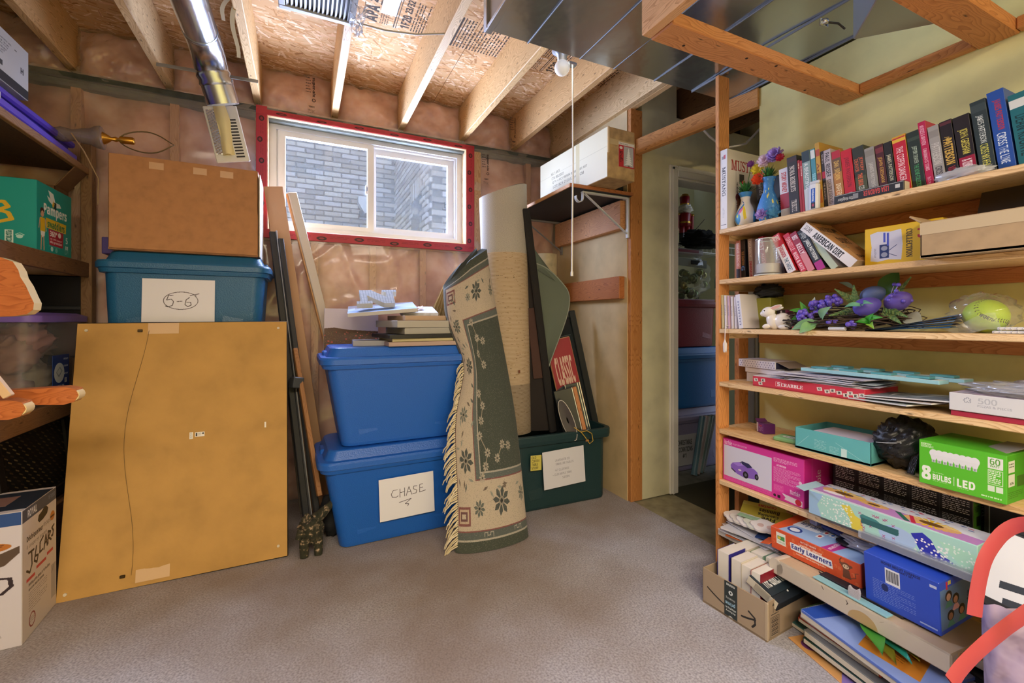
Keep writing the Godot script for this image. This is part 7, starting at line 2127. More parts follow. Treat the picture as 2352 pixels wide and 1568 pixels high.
func build_shelf_three() -> void:
	var y: float = SY[2] + 0.0005
	var g := "booklets on the third shelf"
	var cols := ["cfc6a4", "dcd6de", "c9a8bc", "d8d4da", "ded9e2"]
	for i in 5:
		var z: float = -1.396 + i * 0.0135
		lean_book(["olive edged card at the post on the third shelf", "white booklet second from the post on the third shelf", "pink edged booklet in the middle of the white ones", "white booklet with a ribbon beside the pink edged one", "white spiral booklet with small print on its spine"][i], 1.69 + 0.004 * i, y, z + 0.006, 0.009, 0.150 - 0.003 * i, 0.19, cols[i], spine(0.011, 0.15, cols[i], [["notes", 0.3, 0.3, 0.6, "9a94a4", "r"]]), 2.0, g)
	var ca := art(260, 220, "d9d5db")
	ca.ell(150, 120, 10, 12, "b83a5c").ell(176, 112, 9, 11, "a02a44").ell(206, 104, 10, 9, "d8a0b0").stroke([150, 130, 180, 138, 206, 124], 2.0, "6a4a3a").lines(200, 90, 30, 20, 4, "8a8488")
	lean_book("large white card folder with small red cherries on its cover", 1.70, y, -1.305, 0.022, 0.148, 0.225, "e0dce4", spine(0.022, 0.148, "dfe0ec", [["mmm", 0.2, 0.7, 0.3, "8a90b8", "r"]]), 7.0, g, ink(ca))
	var pk := art(80, 130, "a43a7c")
	pk.rect(0, 0, 80, 26, "2a2024").ell(40, 14, 9, 9, "d8d4dc").rect(14, 34, 50, 70, "c05a94").lines(18, 40, 40, 56, 6, "5a2a4a")
	sbox("puzzle_book", "small pink and black box behind the white rabbit", "box", mt("7a2a5c", 0.4), 1.83, y, -1.235, -1.195, 0.082, 0.05, {"f": ink(pk)})
	one("dark_bundle", "dark bagged bundle tucked under the second shelf behind the white folder", "bag", blob(mt("24282a", 0.5), Vector3(0.05, 0.03, 0.06), 0.5, 1.2, 77, 18), Vector3(1.84, y + 0.163, -1.275))
	one("olive_box", "small olive yellow box behind the white card folder", "box", bx(mt("9a9a3c", 0.5), Vector3(0, 0.067, 0), Vector3(0.09, 0.134, 0.08), 0.003), Vector3(1.85, y, -1.285))
	# white rabbit
	var rb := thing("rabbit_figurine", "white glazed rabbit figurine on the third shelf", "figurine", Vector3(1.745, y, -1.175), -75.0)
	var ce := mt("eeebe8", 0.25)
	var b := MB.new()
	var el := func(c: Vector3, r: Vector3, rot: Vector3):
		b.xf = Transform3D(Basis.from_euler(rot), c)
		b.grid(ce, 18, 12, func(u: float, v: float): return Vector3(cos(u * TAU) * sin(PI * v), -cos(PI * v), -sin(u * TAU) * sin(PI * v)) * r, true)
		b.xf = Transform3D()
	el.call(Vector3(0.018, 0.033, -0.005), Vector3(0.036, 0.034, 0.028), Vector3.ZERO)
	el.call(Vector3(-0.015, 0.034, 0), Vector3(0.024, 0.036, 0.022), Vector3(0, 0, 0.3))
	el.call(Vector3(-0.032, 0.07, 0.004), Vector3(0.026, 0.022, 0.020), Vector3(0, 0, 0.25))
	el.call(Vector3(-0.05, 0.064, 0.006), Vector3(0.012, 0.012, 0.012), Vector3.ZERO)
	el.call(Vector3(-0.004, 0.088, 0.010), Vector3(0.028, 0.009, 0.006), Vector3(0.2, 0, 0.35))
	el.call(Vector3(-0.006, 0.084, -0.012), Vector3(0.026, 0.008, 0.006), Vector3(-0.2, 0, 0.2))
	el.call(Vector3(-0.036, 0.012, 0.012), Vector3(0.016, 0.010, 0.010), Vector3(0, 0, 0.2))
	el.call(Vector3(-0.03, 0.010, -0.012), Vector3(0.016, 0.010, 0.010), Vector3.ZERO)
	el.call(Vector3(0.03, 0.010, 0.014), Vector3(0.022, 0.010, 0.012), Vector3.ZERO)
	el.call(Vector3(0.052, 0.022, 0), Vector3(0.012, 0.012, 0.012), Vector3.ZERO)
	part(rb, "body", b)
	var er := MB.new()
	er.xf = Transform3D(Basis.from_euler(Vector3(0.2, 0, 0.35)), Vector3(-0.002, 0.089, 0.0155))
	er.grid(mt("e2b4ae", 0.4), 14, 4, func(u: float, v: float): return Vector3(0.021 * v * cos(u * TAU), 0.006 * v * sin(u * TAU), 0.001), true, true)
	part(rb, "inner_ear", er, "pink inner ear")
	part(rb, "eye", pipe(mt("1a1414", 0.2), [Vector3(-0.04, 0.076, 0.019), Vector3(-0.04, 0.076, 0.0225)], 0.003, 10))
	build_wreath(y)
	one("marker_pen", "red marker pen lying under the twig wreath", "pen", pipe(mt("c01c30", 0.35), [Vector3(1.705, y + 0.007, -1.085), Vector3(1.70, y + 0.007, -1.01)], 0.006, 10))
	one("marker_pen", "white marker pen lying under the twig wreath", "pen", pipe(mt("d3d6da", 0.35), [Vector3(1.705, y + 0.007, -0.955), Vector3(1.70, y + 0.007, -0.90)], 0.007, 10))
	# blue gloves
	var gv := thing("blue_gloves", "shiny blue-grey wrapped gloves fanned out beside the wreath", "gloves", Vector3(1.73, y, -0.71), -90.0)
	for i in 5:
		var gb := MB.new()
		gb.grid(mt(["3f6e9a", "28527c", "7f9cb8", "2f5f8c", "4a7aa4"][i], 0.25), 16, 6, func(u: float, v: float):
			var x: float = lerpf(-0.13, 0.09, u)
			return Vector3(x, 0.003 + (0.002 + 0.009 * (i + 1) * u) + 0.006 * sin(PI * v) * u, (v - 0.5) * 0.06 - 0.012 * i + 0.02), false, true)
		part(gv, "glove", gb)
	# softball in its bag
	var sb := thing("softball", "neon yellow softball with red-black stitching in an open clear bag", "ball", Vector3(1.775, y + 0.0485, -0.575))
	var pr := []
	for i in 25:
		var t := -PI / 2 + PI * i / 24.0
		pr.append(Vector2(0.0485 * cos(t), 0.0485 * sin(t)))
	var bb := MB.new()
	bb.lathe(mt("a9c81c", 0.45, {"nrm": "fineh", "ns": 0.3}), pr, 36)
	part(sb, "cover", bb)
	var sm := MB.new()
	for k in 2:
		for i in 60:
			var t := TAU * i / 60.0
			var q := Vector3(cos(t) + 0.36 * cos(3 * t), sin(t) - 0.36 * sin(3 * t), 0.9 * sin(2 * t)).normalized()
			q = Basis(Vector3(0.3, 1, 0.2).normalized(), 0.9) * q
			var q2 := Vector3(cos(t + 0.05) + 0.36 * cos(3 * (t + 0.05)), sin(t + 0.05) - 0.36 * sin(3 * (t + 0.05)), 0.9 * sin(2 * (t + 0.05))).normalized()
			q2 = Basis(Vector3(0.3, 1, 0.2).normalized(), 0.9) * q2
			var tg := (q2 - q).normalized()
			var sd := q.cross(tg).normalized() * (1 if k else -1)
			sm.tube(mt("4a1c24", 0.5), [q * 0.0488 + sd * 0.001, q * 0.0487 + sd * 0.005 + tg * 0.002], 0.0008, 4, false)
	part(sb, "stitching", sm).set_meta("kind", "stuff")
	var ta := art(120, 40, "b9d424")
	ta.text("WORTH", 10, 8, 96, 24, "1c2414", "b")
	var tb := MB.new()
	var tk := ink(ta)
	tb.xf = Transform3D(Basis.from_euler(Vector3(0.1, -1.2, -0.6)), Vector3.ZERO)
	tb.grid(tk[0], 8, 4, func(u: float, v: float):
		var d := Vector3((u - 0.5) * 0.9, (0.5 - v) * 0.3, 1.0).normalized()
		return d * 0.0492, false, true, tk[1])
	part(sb, "stamp", tb)
	var fb := thing("clear_bag", "crinkled clear plastic bag loosely round the neon ball", "bag", Vector3(1.755, y, -0.60))
	var cf := mt("e6ecea", 0.1, {"alpha": 0.07})
	var bg := MB.new()
	var nz := fnl(1.4, 3, 88)
	bg.grid(cf, 24, 20, func(u: float, v: float):
		var d := Vector3(cos(u * TAU) * sin(PI * v), -cos(PI * v), -sin(u * TAU) * sin(PI * v))
		var p := d * Vector3(0.058, 0.058, 0.075) * (1.0 + 0.28 * nz.get_noise_3dv(d * 2.0)) + Vector3(0.015, 0.055, 0.02)
		p.y = maxf(p.y, 0.001)
		return p, true)
	part(fb, "pouch", bg)
	var fl := MB.new()
	fl.grid(mt("e6ecea", 0.12, {"alpha": 0.16}), 12, 10, func(u: float, v: float): return Vector3(-0.03 - 0.02 * v, 0.004 + 0.05 * u * (1 - v) + 0.008 * sin(u * 9.0), -0.11 + 0.17 * u + 0.02 * v), false, true)
	part(fb, "open_flap", fl)
	for i in 2:
		var nb := thing("note_pad", ["upper white spiral pad at the right end of the third shelf", "lower white spiral pad at the right end of the third shelf"][i], "notepad", Vector3(1.78, y + 0.010 * (1 - i), -0.42 - 0.01 * i), -90.0)
		part(nb, "pages", bx(mt("dfe0e6", 0.6), Vector3(0, 0.004, 0), Vector3(0.22, 0.0075, 0.15), 0.001))
		for k in 20:
			part(nb, "coil", pipe(mt("c6c9d0", 0.3, {"metal": 0.6}), [Vector3(-0.105 + k * 0.011, 0.0005, 0.072), Vector3(-0.105 + k * 0.011, 0.004, 0.079), Vector3(-0.105 + k * 0.011, 0.0085, 0.072)], 0.0012, 5))
	# tassel of a bookmark
	var ts := thing("white_tassel", "white yarn tassel hanging from a booklet in front of the shelving post", "tassel", Vector3(1.674, y + 0.012, -1.362))
	part(ts, "string", pipe(mt("e3dde2", 0.8), [Vector3(0.03, 0.0, 0), Vector3(-0.001, 0.004, 0.0), Vector3(-0.003, -0.03, 0.001), Vector3(-0.003, -0.06, 0.0)], 0.002, 6))
	var tm := MB.new()
	for i in 18:
		var a := TAU * i / 18.0
		tm.tube(mt("e6e2e6", 0.9), [Vector3(-0.003, -0.058, 0), Vector3(-0.003 + 0.007 * cos(a), -0.078, 0.007 * sin(a)), Vector3(-0.003 + 0.006 * cos(a), -0.112 - 0.004 * sin(3 * a), 0.006 * sin(a))], 0.0016, 4, false)
	part(ts, "yarn", tm).set_meta("kind", "stuff")

func build_wreath(y: float) -> void:
	var w := thing("twig_wreath", "dark twig wreath trimmed with lilac berries, eggs and green leaves", "wreath", Vector3(1.80, y, -0.965))
	var tw := MB.new()
	for i in 120:
		var a0 := rng.randf() * TAU
		var ln := rng.randf_range(0.7, 1.9)
		var pts := []
		var dr := rng.randf_range(-0.028, 0.028)
		var hh := rng.randf_range(0.004, 0.05)
		for k in 7:
			var a := a0 + ln * k / 6.0
			var rr := 1.0 + dr * 6.0 * (1.0 + 0.4 * sin(k * 2.0 + i))
			var zz := 0.20 * rr * cos(a)
			pts.append(Vector3(0.095 * rr * sin(a), hh + 0.012 * sin(a * 3.0 + i) + 0.03 * maxf(0.0, sin(a)) + 0.004, zz))
		tw.tube(mt(["2c211a", "3a2c22", "4a382a", "574636"][i % 4], 0.8), pts, rng.randf_range(0.0012, 0.0026), 4, false)
	part(w, "twigs", tw).set_meta("kind", "stuff")
	var sph := []
	for k in 9:
		var an := -PI / 2 + PI * k / 8.0
		sph.append(Vector2(0.0088 * cos(an), 0.0088 * sin(an)))
	var bm := MB.new()
	bm.lathe(mt("6a58c8", 0.3), sph, 12)
	var bmesh := bm.mesh()
	# clusters of berries on the near side
	for q in [[Vector3(-0.06, 0.085, -0.045), 26, 0.028], [Vector3(-0.085, 0.055, -0.075), 22, 0.026], [Vector3(-0.05, 0.11, -0.005), 22, 0.026], [Vector3(-0.095, 0.03, 0.02), 5, 0.012], [Vector3(-0.09, 0.022, 0.075), 6, 0.013]]:
		for i in q[1]:
			var d: Vector3 = Vector3(rng.randfn(), rng.randfn() * 0.7, rng.randfn() * 1.3).normalized() * q[2] * rng.randf_range(0.6, 1.1)
			var p := part(w, "berry", bmesh)
			p.position = q[0] + d
	# two glittered eggs
	for q in [[Vector3(0.0, 0.125, 0.10), "6a80b8", 0.3], [Vector3(-0.075, 0.083, 0.118), "5e50c0", 0.9], [Vector3(-0.03, 0.10, 0.185), "6e58c4", 0.2]]:
		var em := MB.new()
		var pr := []
		for k in 15:
			var an := -PI / 2 + PI * k / 14.0
			pr.append(Vector2(0.031 * cos(an) * (1.0 - 0.14 * sin(an)), 0.040 * sin(an)))
		em.xf = Transform3D(Basis.from_euler(Vector3(1.1, q[2], 0.3)), q[0])
		em.lathe(mt(q[1], 0.55, {"tex": "speck", "tri": 16.0, "rim": 0.4}), pr, 22)
		part(w, "egg", em)
	# broad leaves
	var leaf := func(base: Vector3, tip: Vector3, wd: float, col: String):
		var lm := MB.new()
		var ax := tip - base
		var sd := ax.cross(Vector3(-1, 0.5, 0.2)).normalized()
		var nn := sd.cross(ax).normalized()
		lm.grid(mt(col, 0.5, {"back": col}), 4, 10, func(u: float, v: float): return base + ax * v + sd * (u - 0.5) * wd * sin(PI * pow(v, 0.8)) + nn * (0.012 * sin(PI * v) + 0.006 * absf(u - 0.5) * 2.0 * sin(PI * v)), false, true)
		part(w, "leaf", lm)
	for q in [[Vector3(-0.09, 0.03, -0.02), Vector3(-0.115, 0.0, -0.115), 0.04, "7fae78"], [Vector3(-0.095, 0.02, -0.035), Vector3(-0.13, -0.012, -0.075), 0.042, "8aba7c"], [Vector3(-0.09, 0.04, -0.02), Vector3(-0.11, 0.085, 0.025), 0.036, "86b486"], [Vector3(-0.05, 0.06, -0.09), Vector3(-0.09, 0.075, -0.14), 0.022, "4a9a34"], [Vector3(-0.05, 0.06, -0.09), Vector3(-0.07, 0.11, -0.11), 0.02, "5aa83c"], [Vector3(-0.05, 0.05, -0.10), Vector3(-0.085, 0.03, -0.14), 0.02, "3f8a30"], [Vector3(-0.04, 0.07, -0.07), Vector3(-0.06, 0.125, -0.06), 0.026, "b9c8c4"], [Vector3(0.0, 0.12, 0.13), Vector3(0.03, 0.205, 0.16), 0.06, "3f6a34"], [Vector3(0.0, 0.15, 0.04), Vector3(-0.02, 0.175, 0.0), 0.016, "7a948c"], [Vector3(-0.10, 0.085, 0.12), Vector3(-0.125, 0.09, 0.16), 0.016, "6fb08c"], [Vector3(-0.10, 0.085, 0.12), Vector3(-0.12, 0.08, 0.07), 0.016, "6fb08c"], [Vector3(-0.1, 0.03, 0.14), Vector3(-0.12, 0.06, 0.16), 0.02, "3f9a34"], [Vector3(-0.1, 0.03, 0.14), Vector3(-0.13, 0.045, 0.19), 0.022, "4faa3a"], [Vector3(-0.1, 0.025, 0.14), Vector3(-0.13, 0.03, 0.11), 0.022, "3a8a2c"], [Vector3(-0.1, 0.02, 0.14), Vector3(-0.14, 0.008, 0.17), 0.022, "86b83c"], [Vector3(-0.02, 0.05, 0.20), Vector3(-0.03, 0.02, 0.25), 0.05, "b4b8ae"]]:
		leaf.call(q[0], q[1], q[2], q[3])
	# ferny sprigs and small-headed twigs
	var fm := MB.new()
	for q in [[Vector3(-0.03, 0.10, 0.06), Vector3(-0.05, 0.145, 0.01)], [Vector3(-0.03, 0.10, 0.06), Vector3(-0.04, 0.155, 0.06)], [Vector3(-0.06, 0.07, 0.07), Vector3(-0.10, 0.055, 0.02)], [Vector3(-0.04, 0.08, 0.15), Vector3(-0.07, 0.05, 0.22)], [Vector3(-0.04, 0.07, 0.15), Vector3(-0.08, 0.03, 0.21)], [Vector3(0.0, 0.1, 0.15), Vector3(0.0, 0.17, 0.20)]]:
		for k in 16:
			var t := k / 15.0
			var p: Vector3 = q[0].lerp(q[1], t)
			for s in [-1, 1]:
				var sd: Vector3 = (q[1] - q[0]).cross(Vector3(-1, 0.4, 0)).normalized() * s
				var e: Vector3 = p + sd * 0.014 * (1.1 - t) + (q[1] - q[0]) * 0.12
				fm.tube(mt(["7a9a5a", "8aa668", "5f8a58"][k % 3], 0.7), [p, e], 0.0014, 4, false)
	part(w, "fern_sprigs", fm).set_meta("kind", "stuff")
	for i in 10:
		var a := Vector3(-0.02, 0.09, 0.15)
		var e := a + Vector3(rng.randf_range(-0.05, 0.0), rng.randf_range(-0.01, 0.07), rng.randf_range(0.02, 0.075))
		part(w, "stalk", pipe(mt("a9a0c8", 0.5), [a, e], 0.0012, 5))
		var h := part(w, "bud", bmesh)
		h.position = e
		h.scale = Vector3.ONE * 0.7

func build_shelf_four() -> void:
	var y: float = SY[3] + 0.0005
	# word game box
	var sa := art(620, 70, "c8364a")
	sa.rect(0, 62, 620, 8, "b02a3e")
	for q in [[6, 10, "Q", -14], [36, 34, "W", 5], [54, 8, "E", 14], [388, 16, "Q", 0], [428, 26, "W", 0], [456, 16, "E", 0], [488, 24, "B", 0], [520, 34, "I", 0], [540, 18, "Y", 0], [566, 30, "R", 0], [594, 22, "G", 0]]:
		var x: int = q[0]
		var yy: int = q[1]
		sa.poly([x, yy + 4, x + 26, yy, x + 30, yy + 24, x + 4, yy + 28], "ded8cc").text(q[2], x + 9, yy + 7, 12, 15, "2c2c30", "b")
	sa.rect(150, 18, 36, 36, "e4c8c8").rect(152, 20, 32, 32, "c8364a").text("S", 160, 22, 18, 26, "f2e8e8", "b").text("CRABBLE", 184, 26, 128, 24, "f2e8e8", "sb")
	var s := thing("board_game", "red board game box with lettered tiles printed along its edge", "game", Vector3(1.80, y, -1.045), -91.0)
	part(s, "box", pbox(mt("c02c42", 0.45), Vector3(0.415, 0.041, 0.20), {"f": ink(sa)}, 0.002))
	part(s, "lid_edge", bx(mt("d8d4da", 0.5), Vector3(0.0, 0.0415, 0), Vector3(0.413, 0.001, 0.198)))
	var wb := sbox("gift_box", "plain white flat box directly under the polka dot box", "box", mt("d9d6df", 0.5), 1.79, y + 0.0425, -1.355, -1.165, 0.022, 0.13, {}, -4.0)
	part(wb, "support", bx(mt("c9c6cf", 0.6), Vector3(-0.045, -0.0215, 0), Vector3(0.095, 0.042, 0.12), 0.002))
	var da := art(280, 52, "d6d4e2")
	for i in 3:
		for j in 14:
			da.ell(14 + j * 20 + (i % 2) * 10, 10 + i * 16, 4, 4, "8a86a4")
	var ta := art(280, 180, "d8d6e2")
	for i in 9:
		for j in 14:
			ta.ell(14 + j * 20 + (i % 2) * 10, 10 + i * 20, 4, 4, "8a86a4")
	var db := sbox("polka_dot_box", "white box with grey polka dots, its right end open and dark", "box", mt("d3d1de", 0.5), 1.785, y + 0.065, -1.385, -1.20, 0.034, 0.125, {"f": ink(da), "t": ink(ta)}, -5.0)
	part(db, "open_end", bx(mt("2a2a44", 0.7), Vector3(0.0926, 0.017, 0), Vector3(0.002, 0.028, 0.115)))
	part(db, "lid_flap", bar(mt("8a7c70", 0.7), Vector3(0.093, 0.033, 0.0), Vector3(0.15, 0.012, 0.0), 0.11, 0.002, Vector3(0.3, 1, 0)))
	one("string_loop", "loop of cream string in front of the white flat box", "string", pipe(mt("d9cdb8", 0.8), range(17).map(func(i): return Vector3(1.735 + 0.02 * cos(i * 0.4), y + 0.054 + 0.008 * sin(i * 0.4), -1.12 + 0.034 * sin(i * 0.39))), 0.0018, 6))
	# stack of papers, letter banner, magazines
	for i in 8:
		var c: String = ["d4d2de", "b9b6cc", "c9c8d4", "dcdbe6", "a9b8c8", "c4c0d0", "d8d8e0", "b4b0c4"][i]
		var o := one("loose_sheet", ["lowest loose sheet over the red game box", "lilac sheet over the red game box", "second grey-white sheet over the red game box", "wide white sheet in the loose stack over the game box", "bluish sheet in the loose stack over the game box", "mauve sheet sticking out of the loose stack to the left", "pale sheet sticking out of the loose stack to the right", "top mauve sheet of the loose stack by the letter banner"][i], "paper", bx(mt(c, 0.7), Vector3.ZERO, Vector3(0.26 + 0.02 * (i % 3), 0.0022, 0.19), 0.0), Vector3(1.80 - 0.006 * (i % 3), y + 0.0445 + i * 0.0034, -0.99 + 0.03 * sin(i * 2.1)), -90 + 9 * sin(i * 1.7), "loose sheets on the fourth shelf")
		o.rotation_degrees.z = 1.5 * sin(i * 3.0)
	for i in 2:
		var ba := art(420, 60, "dfeef0")
		for k in 7:
			ba.poly([14 + k * 58, 8, 52 + k * 58, 10, 50 + k * 58, 52, 18 + k * 58, 50], ["2c6a74", "8fc4cc", "cfe6ea"][k % 3])
		var bn := thing("letter_banner", ["front pale teal stacking banner board across the loose sheets", "rear pale teal banner board ending further right"][i], "banner", Vector3(1.765 + 0.075 * i, y + 0.078 + 0.003 * i, -0.87 + 0.03 * i), -90.0 - 2.0)
		part(bn, "board", bx(mt("9cd0dc", 0.5), Vector3(0, 0.006, 0), Vector3(0.42, 0.012, 0.055), 0.001, {"t": ink(ba)}))
		for k in 4:
			part(bn, "block", bx(mt("5aa0ac", 0.5), Vector3(-0.15 + k * 0.1, 0.0155, -0.005), Vector3(0.06, 0.007, 0.036), 0.001))
	for i in 3:
		var ma := art(300, 200, ["7a8088", "b8a094", "8c9a90"][i])
		for k in 40:
			ma.poly([rng.randf() * 300, rng.randf() * 200, rng.randf() * 300, rng.randf() * 200, rng.randf() * 300, rng.randf() * 200], ["5c6268", "8a9098", "a4a8ac", "6a7078", "c4c8cc"][rng.randi() % 5])
		if i == 2:
			ma.rect(0, 0, 300, 40, "c02a3a").ell(60, 60, 26, 20, "4a7a34").ell(120, 50, 20, 16, "e0b040")
		var mg := one("magazine", ["grey photo magazine on top of the magazine pile", "brownish magazine in the middle of the magazine pile", "red headed magazine lowest and furthest left in the pile"][i], "magazine", bx(mt("d8dade", 0.4), Vector3.ZERO, Vector3(0.24, 0.004, 0.17), 0.0005, {"t": ink(ma)}), Vector3(1.775 - 0.004 * i, y + 0.030 - i * 0.011, -0.72 - 0.045 * i), -92 - 5 * i, "magazines on the fourth shelf")
		mg.rotation_degrees.z = 4.0 - i
	var pa := art(520, 80, "d5d7dd")
	pa.text("500", 86, 12, 54, 26, "b4b8c2", "r").text("PIEZAS & PIECES", 84, 44, 96, 10, "a9adb8", "r")
	for q in [[54, 28, 9.0], [250, 40, 17.0]]:
		var r: float = q[2]
		var x: float = q[0]
		var yy: float = q[1]
		pa.stroke([x - r, yy - r, x - r * 0.3, yy - r, x - r * 0.3, yy - r * 1.5, x + r * 0.3, yy - r * 1.5, x + r * 0.3, yy - r, x + r, yy - r, x + r, yy - r * 0.3, x + r * 0.6, yy, x + r, yy + r * 0.4, x + r, yy + r, x + r * 0.3, yy + r, x, yy + r * 0.6, x - r * 0.3, yy + r, x - r, yy + r, x - r, yy + r * 0.3, x - r * 1.4, yy, x - r, yy - r * 0.3, x - r, yy - r], 2.0, "8a90a0")
	pa.rect(300, 16, 70, 56, "e6e8ec").rect(306, 20, 58, 3, "444444").rect(306, 40, 58, 4, "444444").rect(306, 58, 58, 5, "444444")
	var pt := art(300, 160, "b8a8b8")
	for k in 120:
		pt.rect(rng.randf() * 300, rng.randf() * 160, 30, 5, ["5a3a5a", "8a9ab0", "c9b8c4", "3a4460", "a08898"][k % 5])
	sbox("jigsaw_box", "white jigsaw puzzle box at the right end of the fourth shelf", "game", mt("d3d5db", 0.5), 1.685, y + 0.016, -0.622, -0.26, 0.05, 0.24, {"f": ink(pa), "t": ink(pt)})
	one("red_folder", "red edged folder lying under the white jigsaw box", "folder", bx(mt("a82a44", 0.5), Vector3(0, 0.007, 0), Vector3(0.33, 0.014, 0.22), 0.001), Vector3(1.80, y, -0.455), -90)
	var rb := thing("rod_bag", "clear plastic bag of silver curtain rods on the jigsaw box", "bag", Vector3(1.76, y + 0.067, -0.42), -90.0)
	part(rb, "bag", blob(mt("dfe4ee", 0.15, {"alpha": 0.3}), Vector3(0.19, 0.028, 0.075), 0.4, 1.0, 93, 24, 0.6)).position.y = 0.012
	for i in 4:
		one("curtain_rod", ["front silver curtain rod in the clear bag on the jigsaw box", "second silver curtain rod in the clear bag", "third silver curtain rod in the clear bag", "rearmost silver curtain rod in the clear bag"][i], "rod", pipe(mt("d0d4da", 0.2, {"metal": 0.8}), [Vector3(1.73 + 0.015 * i, y + 0.078 + 0.006 * i, -0.53), Vector3(1.72 + 0.015 * i, y + 0.078 + 0.006 * i, -0.25)], 0.0045, 8), Vector3.ZERO, 0.0, "curtain rods in the bag")
	part(rb, "paper_insert", bx(mt("c9b4d0", 0.5), Vector3(0.06, 0.006, 0.062), Vector3(0.12, 0.03, 0.001)))

func build_shelf_low() -> void:
	var y: float = SY[4] + 0.0005
	var pa := art(70, 60, "6a2a70")
	pa.rect(0, 0, 16, 60, "d8d0dc").text("medi", 22, 8, 30, 10, "d03a4a", "b").lines(22, 24, 40, 30, 4, "c9a8cc")
	var pb := sbox("medicine_box", "small purple carton on the fifth shelf", "box", mt("5c2464", 0.4), 1.775, y, -1.29, -1.235, 0.042, 0.05, {"f": ink(pa)}, -25.0)
	part(pb, "flap", bar(mt("6a3272", 0.5), Vector3(-0.027, 0.042, 0.0), Vector3(-0.045, 0.052, 0.0), 0.045, 0.001, Vector3(0.4, 1, 0)))
	var ga := art(150, 100, "8fc088")
	ga.rect(0, 0, 150, 26, "5f9a5a").ell(75, 56, 46, 24, "e8f0e4").text("Sofix", 46, 44, 58, 24, "5a8a70", "s")
	var so := thing("soap_packet", "flat pale green packet with a white oval on the fifth shelf", "packet", Vector3(1.755, y, -1.125), -82.0)
	part(so, "packet", pbox(mt("7fb078", 0.4), Vector3(0.105, 0.018, 0.075), {"t": ink(ga)}, 0.006))
	one("small_gadget", "small dark blue gadget behind the green packet", "gadget", blob(mt("1e2a3c", 0.3), Vector3(0.02, 0.02, 0.04), 0.5, 1.3, 95, 14, 0.2), Vector3(1.86, y + 0.017, -1.10))
	# teal tray with white paper
	var ta := art(300, 90, "63b6ba")
	ta.stroke([0, 88, 60, 26], 1.0, "c9e8e8").stroke([170, 30, 290, 88], 1.0, "c9e8e8").lines(84, 36, 50, 40, 7, "c9e8e8", 0.3).lines(146, 50, 40, 34, 6, "c9e8e8", 0.3).rect(192, 48, 22, 34, "c9e8e8")
	var tt := thing("paper_tray", "open teal carton tray holding white paper", "box", Vector3(1.795, y, -0.946), -90.0)
	carton(tt, Vector3(0.25, 0.078, 0.20), "56a8ac", [], {"f": ink(ta)}, 0.003)
	one("paper_stack", "stack of white paper lying in the teal tray", "paper", bx(mt("d9d4e4", 0.7), Vector3(0.012, 0.03, 0), Vector3(0.215, 0.05, 0.185), 0.001), Vector3(1.795, y + 0.009, -0.946), -90)
	var lb := thing("leather_bag", "crumpled black leather bag with a white stitched seam", "bag", Vector3(1.79, y, -0.765))
	var lm := mt("16181c", 0.32, {"nrm": "fineh", "ns": 0.2})
	var bb := MB.new()
	var nz := fnl(1.0, 2, 97)
	bb.grid(lm, 36, 28, func(u: float, v: float):
		var d := Vector3(cos(u * TAU) * sin(PI * v), -cos(PI * v), -sin(u * TAU) * sin(PI * v))
		var n := nz.get_noise_3dv(d * 2.2)
		var p := d * Vector3(0.085, 0.082, 0.078) * (1.0 + 0.3 * absf(n) - 0.05)
		p.y = maxf(p.y, -0.078)
		return p + Vector3(0, 0.079, 0), true)
	part(lb, "body", bb)
	part(lb, "flap", blob(lm, Vector3(0.03, 0.05, 0.045), 0.5, 1.1, 98, 18)).position = Vector3(-0.06, 0.085, -0.02)
	part(lb, "seam", pipe(mt("c9ccd2", 0.5), [Vector3(-0.088, 0.083, -0.045), Vector3(-0.10, 0.09, -0.01), Vector3(-0.085, 0.096, 0.022)], 0.0012, 5))
	part(lb, "strap", bar(lm, Vector3(-0.085, 0.005, 0.045), Vector3(-0.06, 0.075, 0.05), 0.02, 0.006, Vector3.LEFT, 0.002))
	# lamp carton
	var la := art(460, 260, "5cc02c")
	la.text("EVERYDAY", 10, 12, 62, 12, "d8f0c8", "b").text("ESSENTIALS", 10, 26, 72, 12, "d8f0c8", "b")
	for i in 8:
		var x := 84 + i * 32
		la.ell(x, 66, 25, 24, "e4e6ec").poly([x - 22, 74, x + 22, 74, x + 12, 104, x - 12, 104], "e0e2e8").rect(x - 11, 104, 22, 16, "c2c6cc").rect(x - 4, 106, 7, 12, "8a9098")
	la.text("8", 12, 150, 56, 84, "eef4ea", "b").text("BULBS", 78, 190, 104, 34, "eef4ea", "b").rect(196, 180, 3, 52, "eef4ea").text("LED", 214, 184, 96, 46, "eef4ea", "b").lines(78, 178, 70, 8, 1, "c9ecb4").lines(78, 230, 90, 6, 1, "c9ecb4").lines(216, 236, 60, 6, 1, "c9ecb4")
	la.rect(372, 20, 74, 62, "e6eae4").text("60", 382, 26, 50, 34, "5aa03c", "r").text("WATT", 382, 62, 48, 12, "5aa03c", "r").rect(372, 88, 74, 82, "cfe8c0").rect(376, 92, 66, 74, "5cc02c").lines(378, 94, 62, 70, 7, "e6f4dc", 0.6).rect(372, 176, 34, 32, "dcecd4").rect(412, 176, 34, 32, "dcecd4").lines(340, 238, 100, 8, 1, "d8f0c8", 0.9)
	var lr := art(260, 260, "3f9a1e")
	lr.rect(10, 30, 50, 64, "c9d0c4").lines(14, 44, 42, 30, 2, "5a6a54").rect(10, 104, 50, 66, "c9d0c4").text("83%", 22, 146, 30, 14, "4a5a44", "b").rect(80, 120, 90, 60, "356a1c").lines(8, 200, 120, 40, 4, "2c6a14")
	var le := thing("bulb_carton", "bright green printed carton of light bulbs", "box", Vector3(1.755, y + 0.0, -0.588), -91.5)
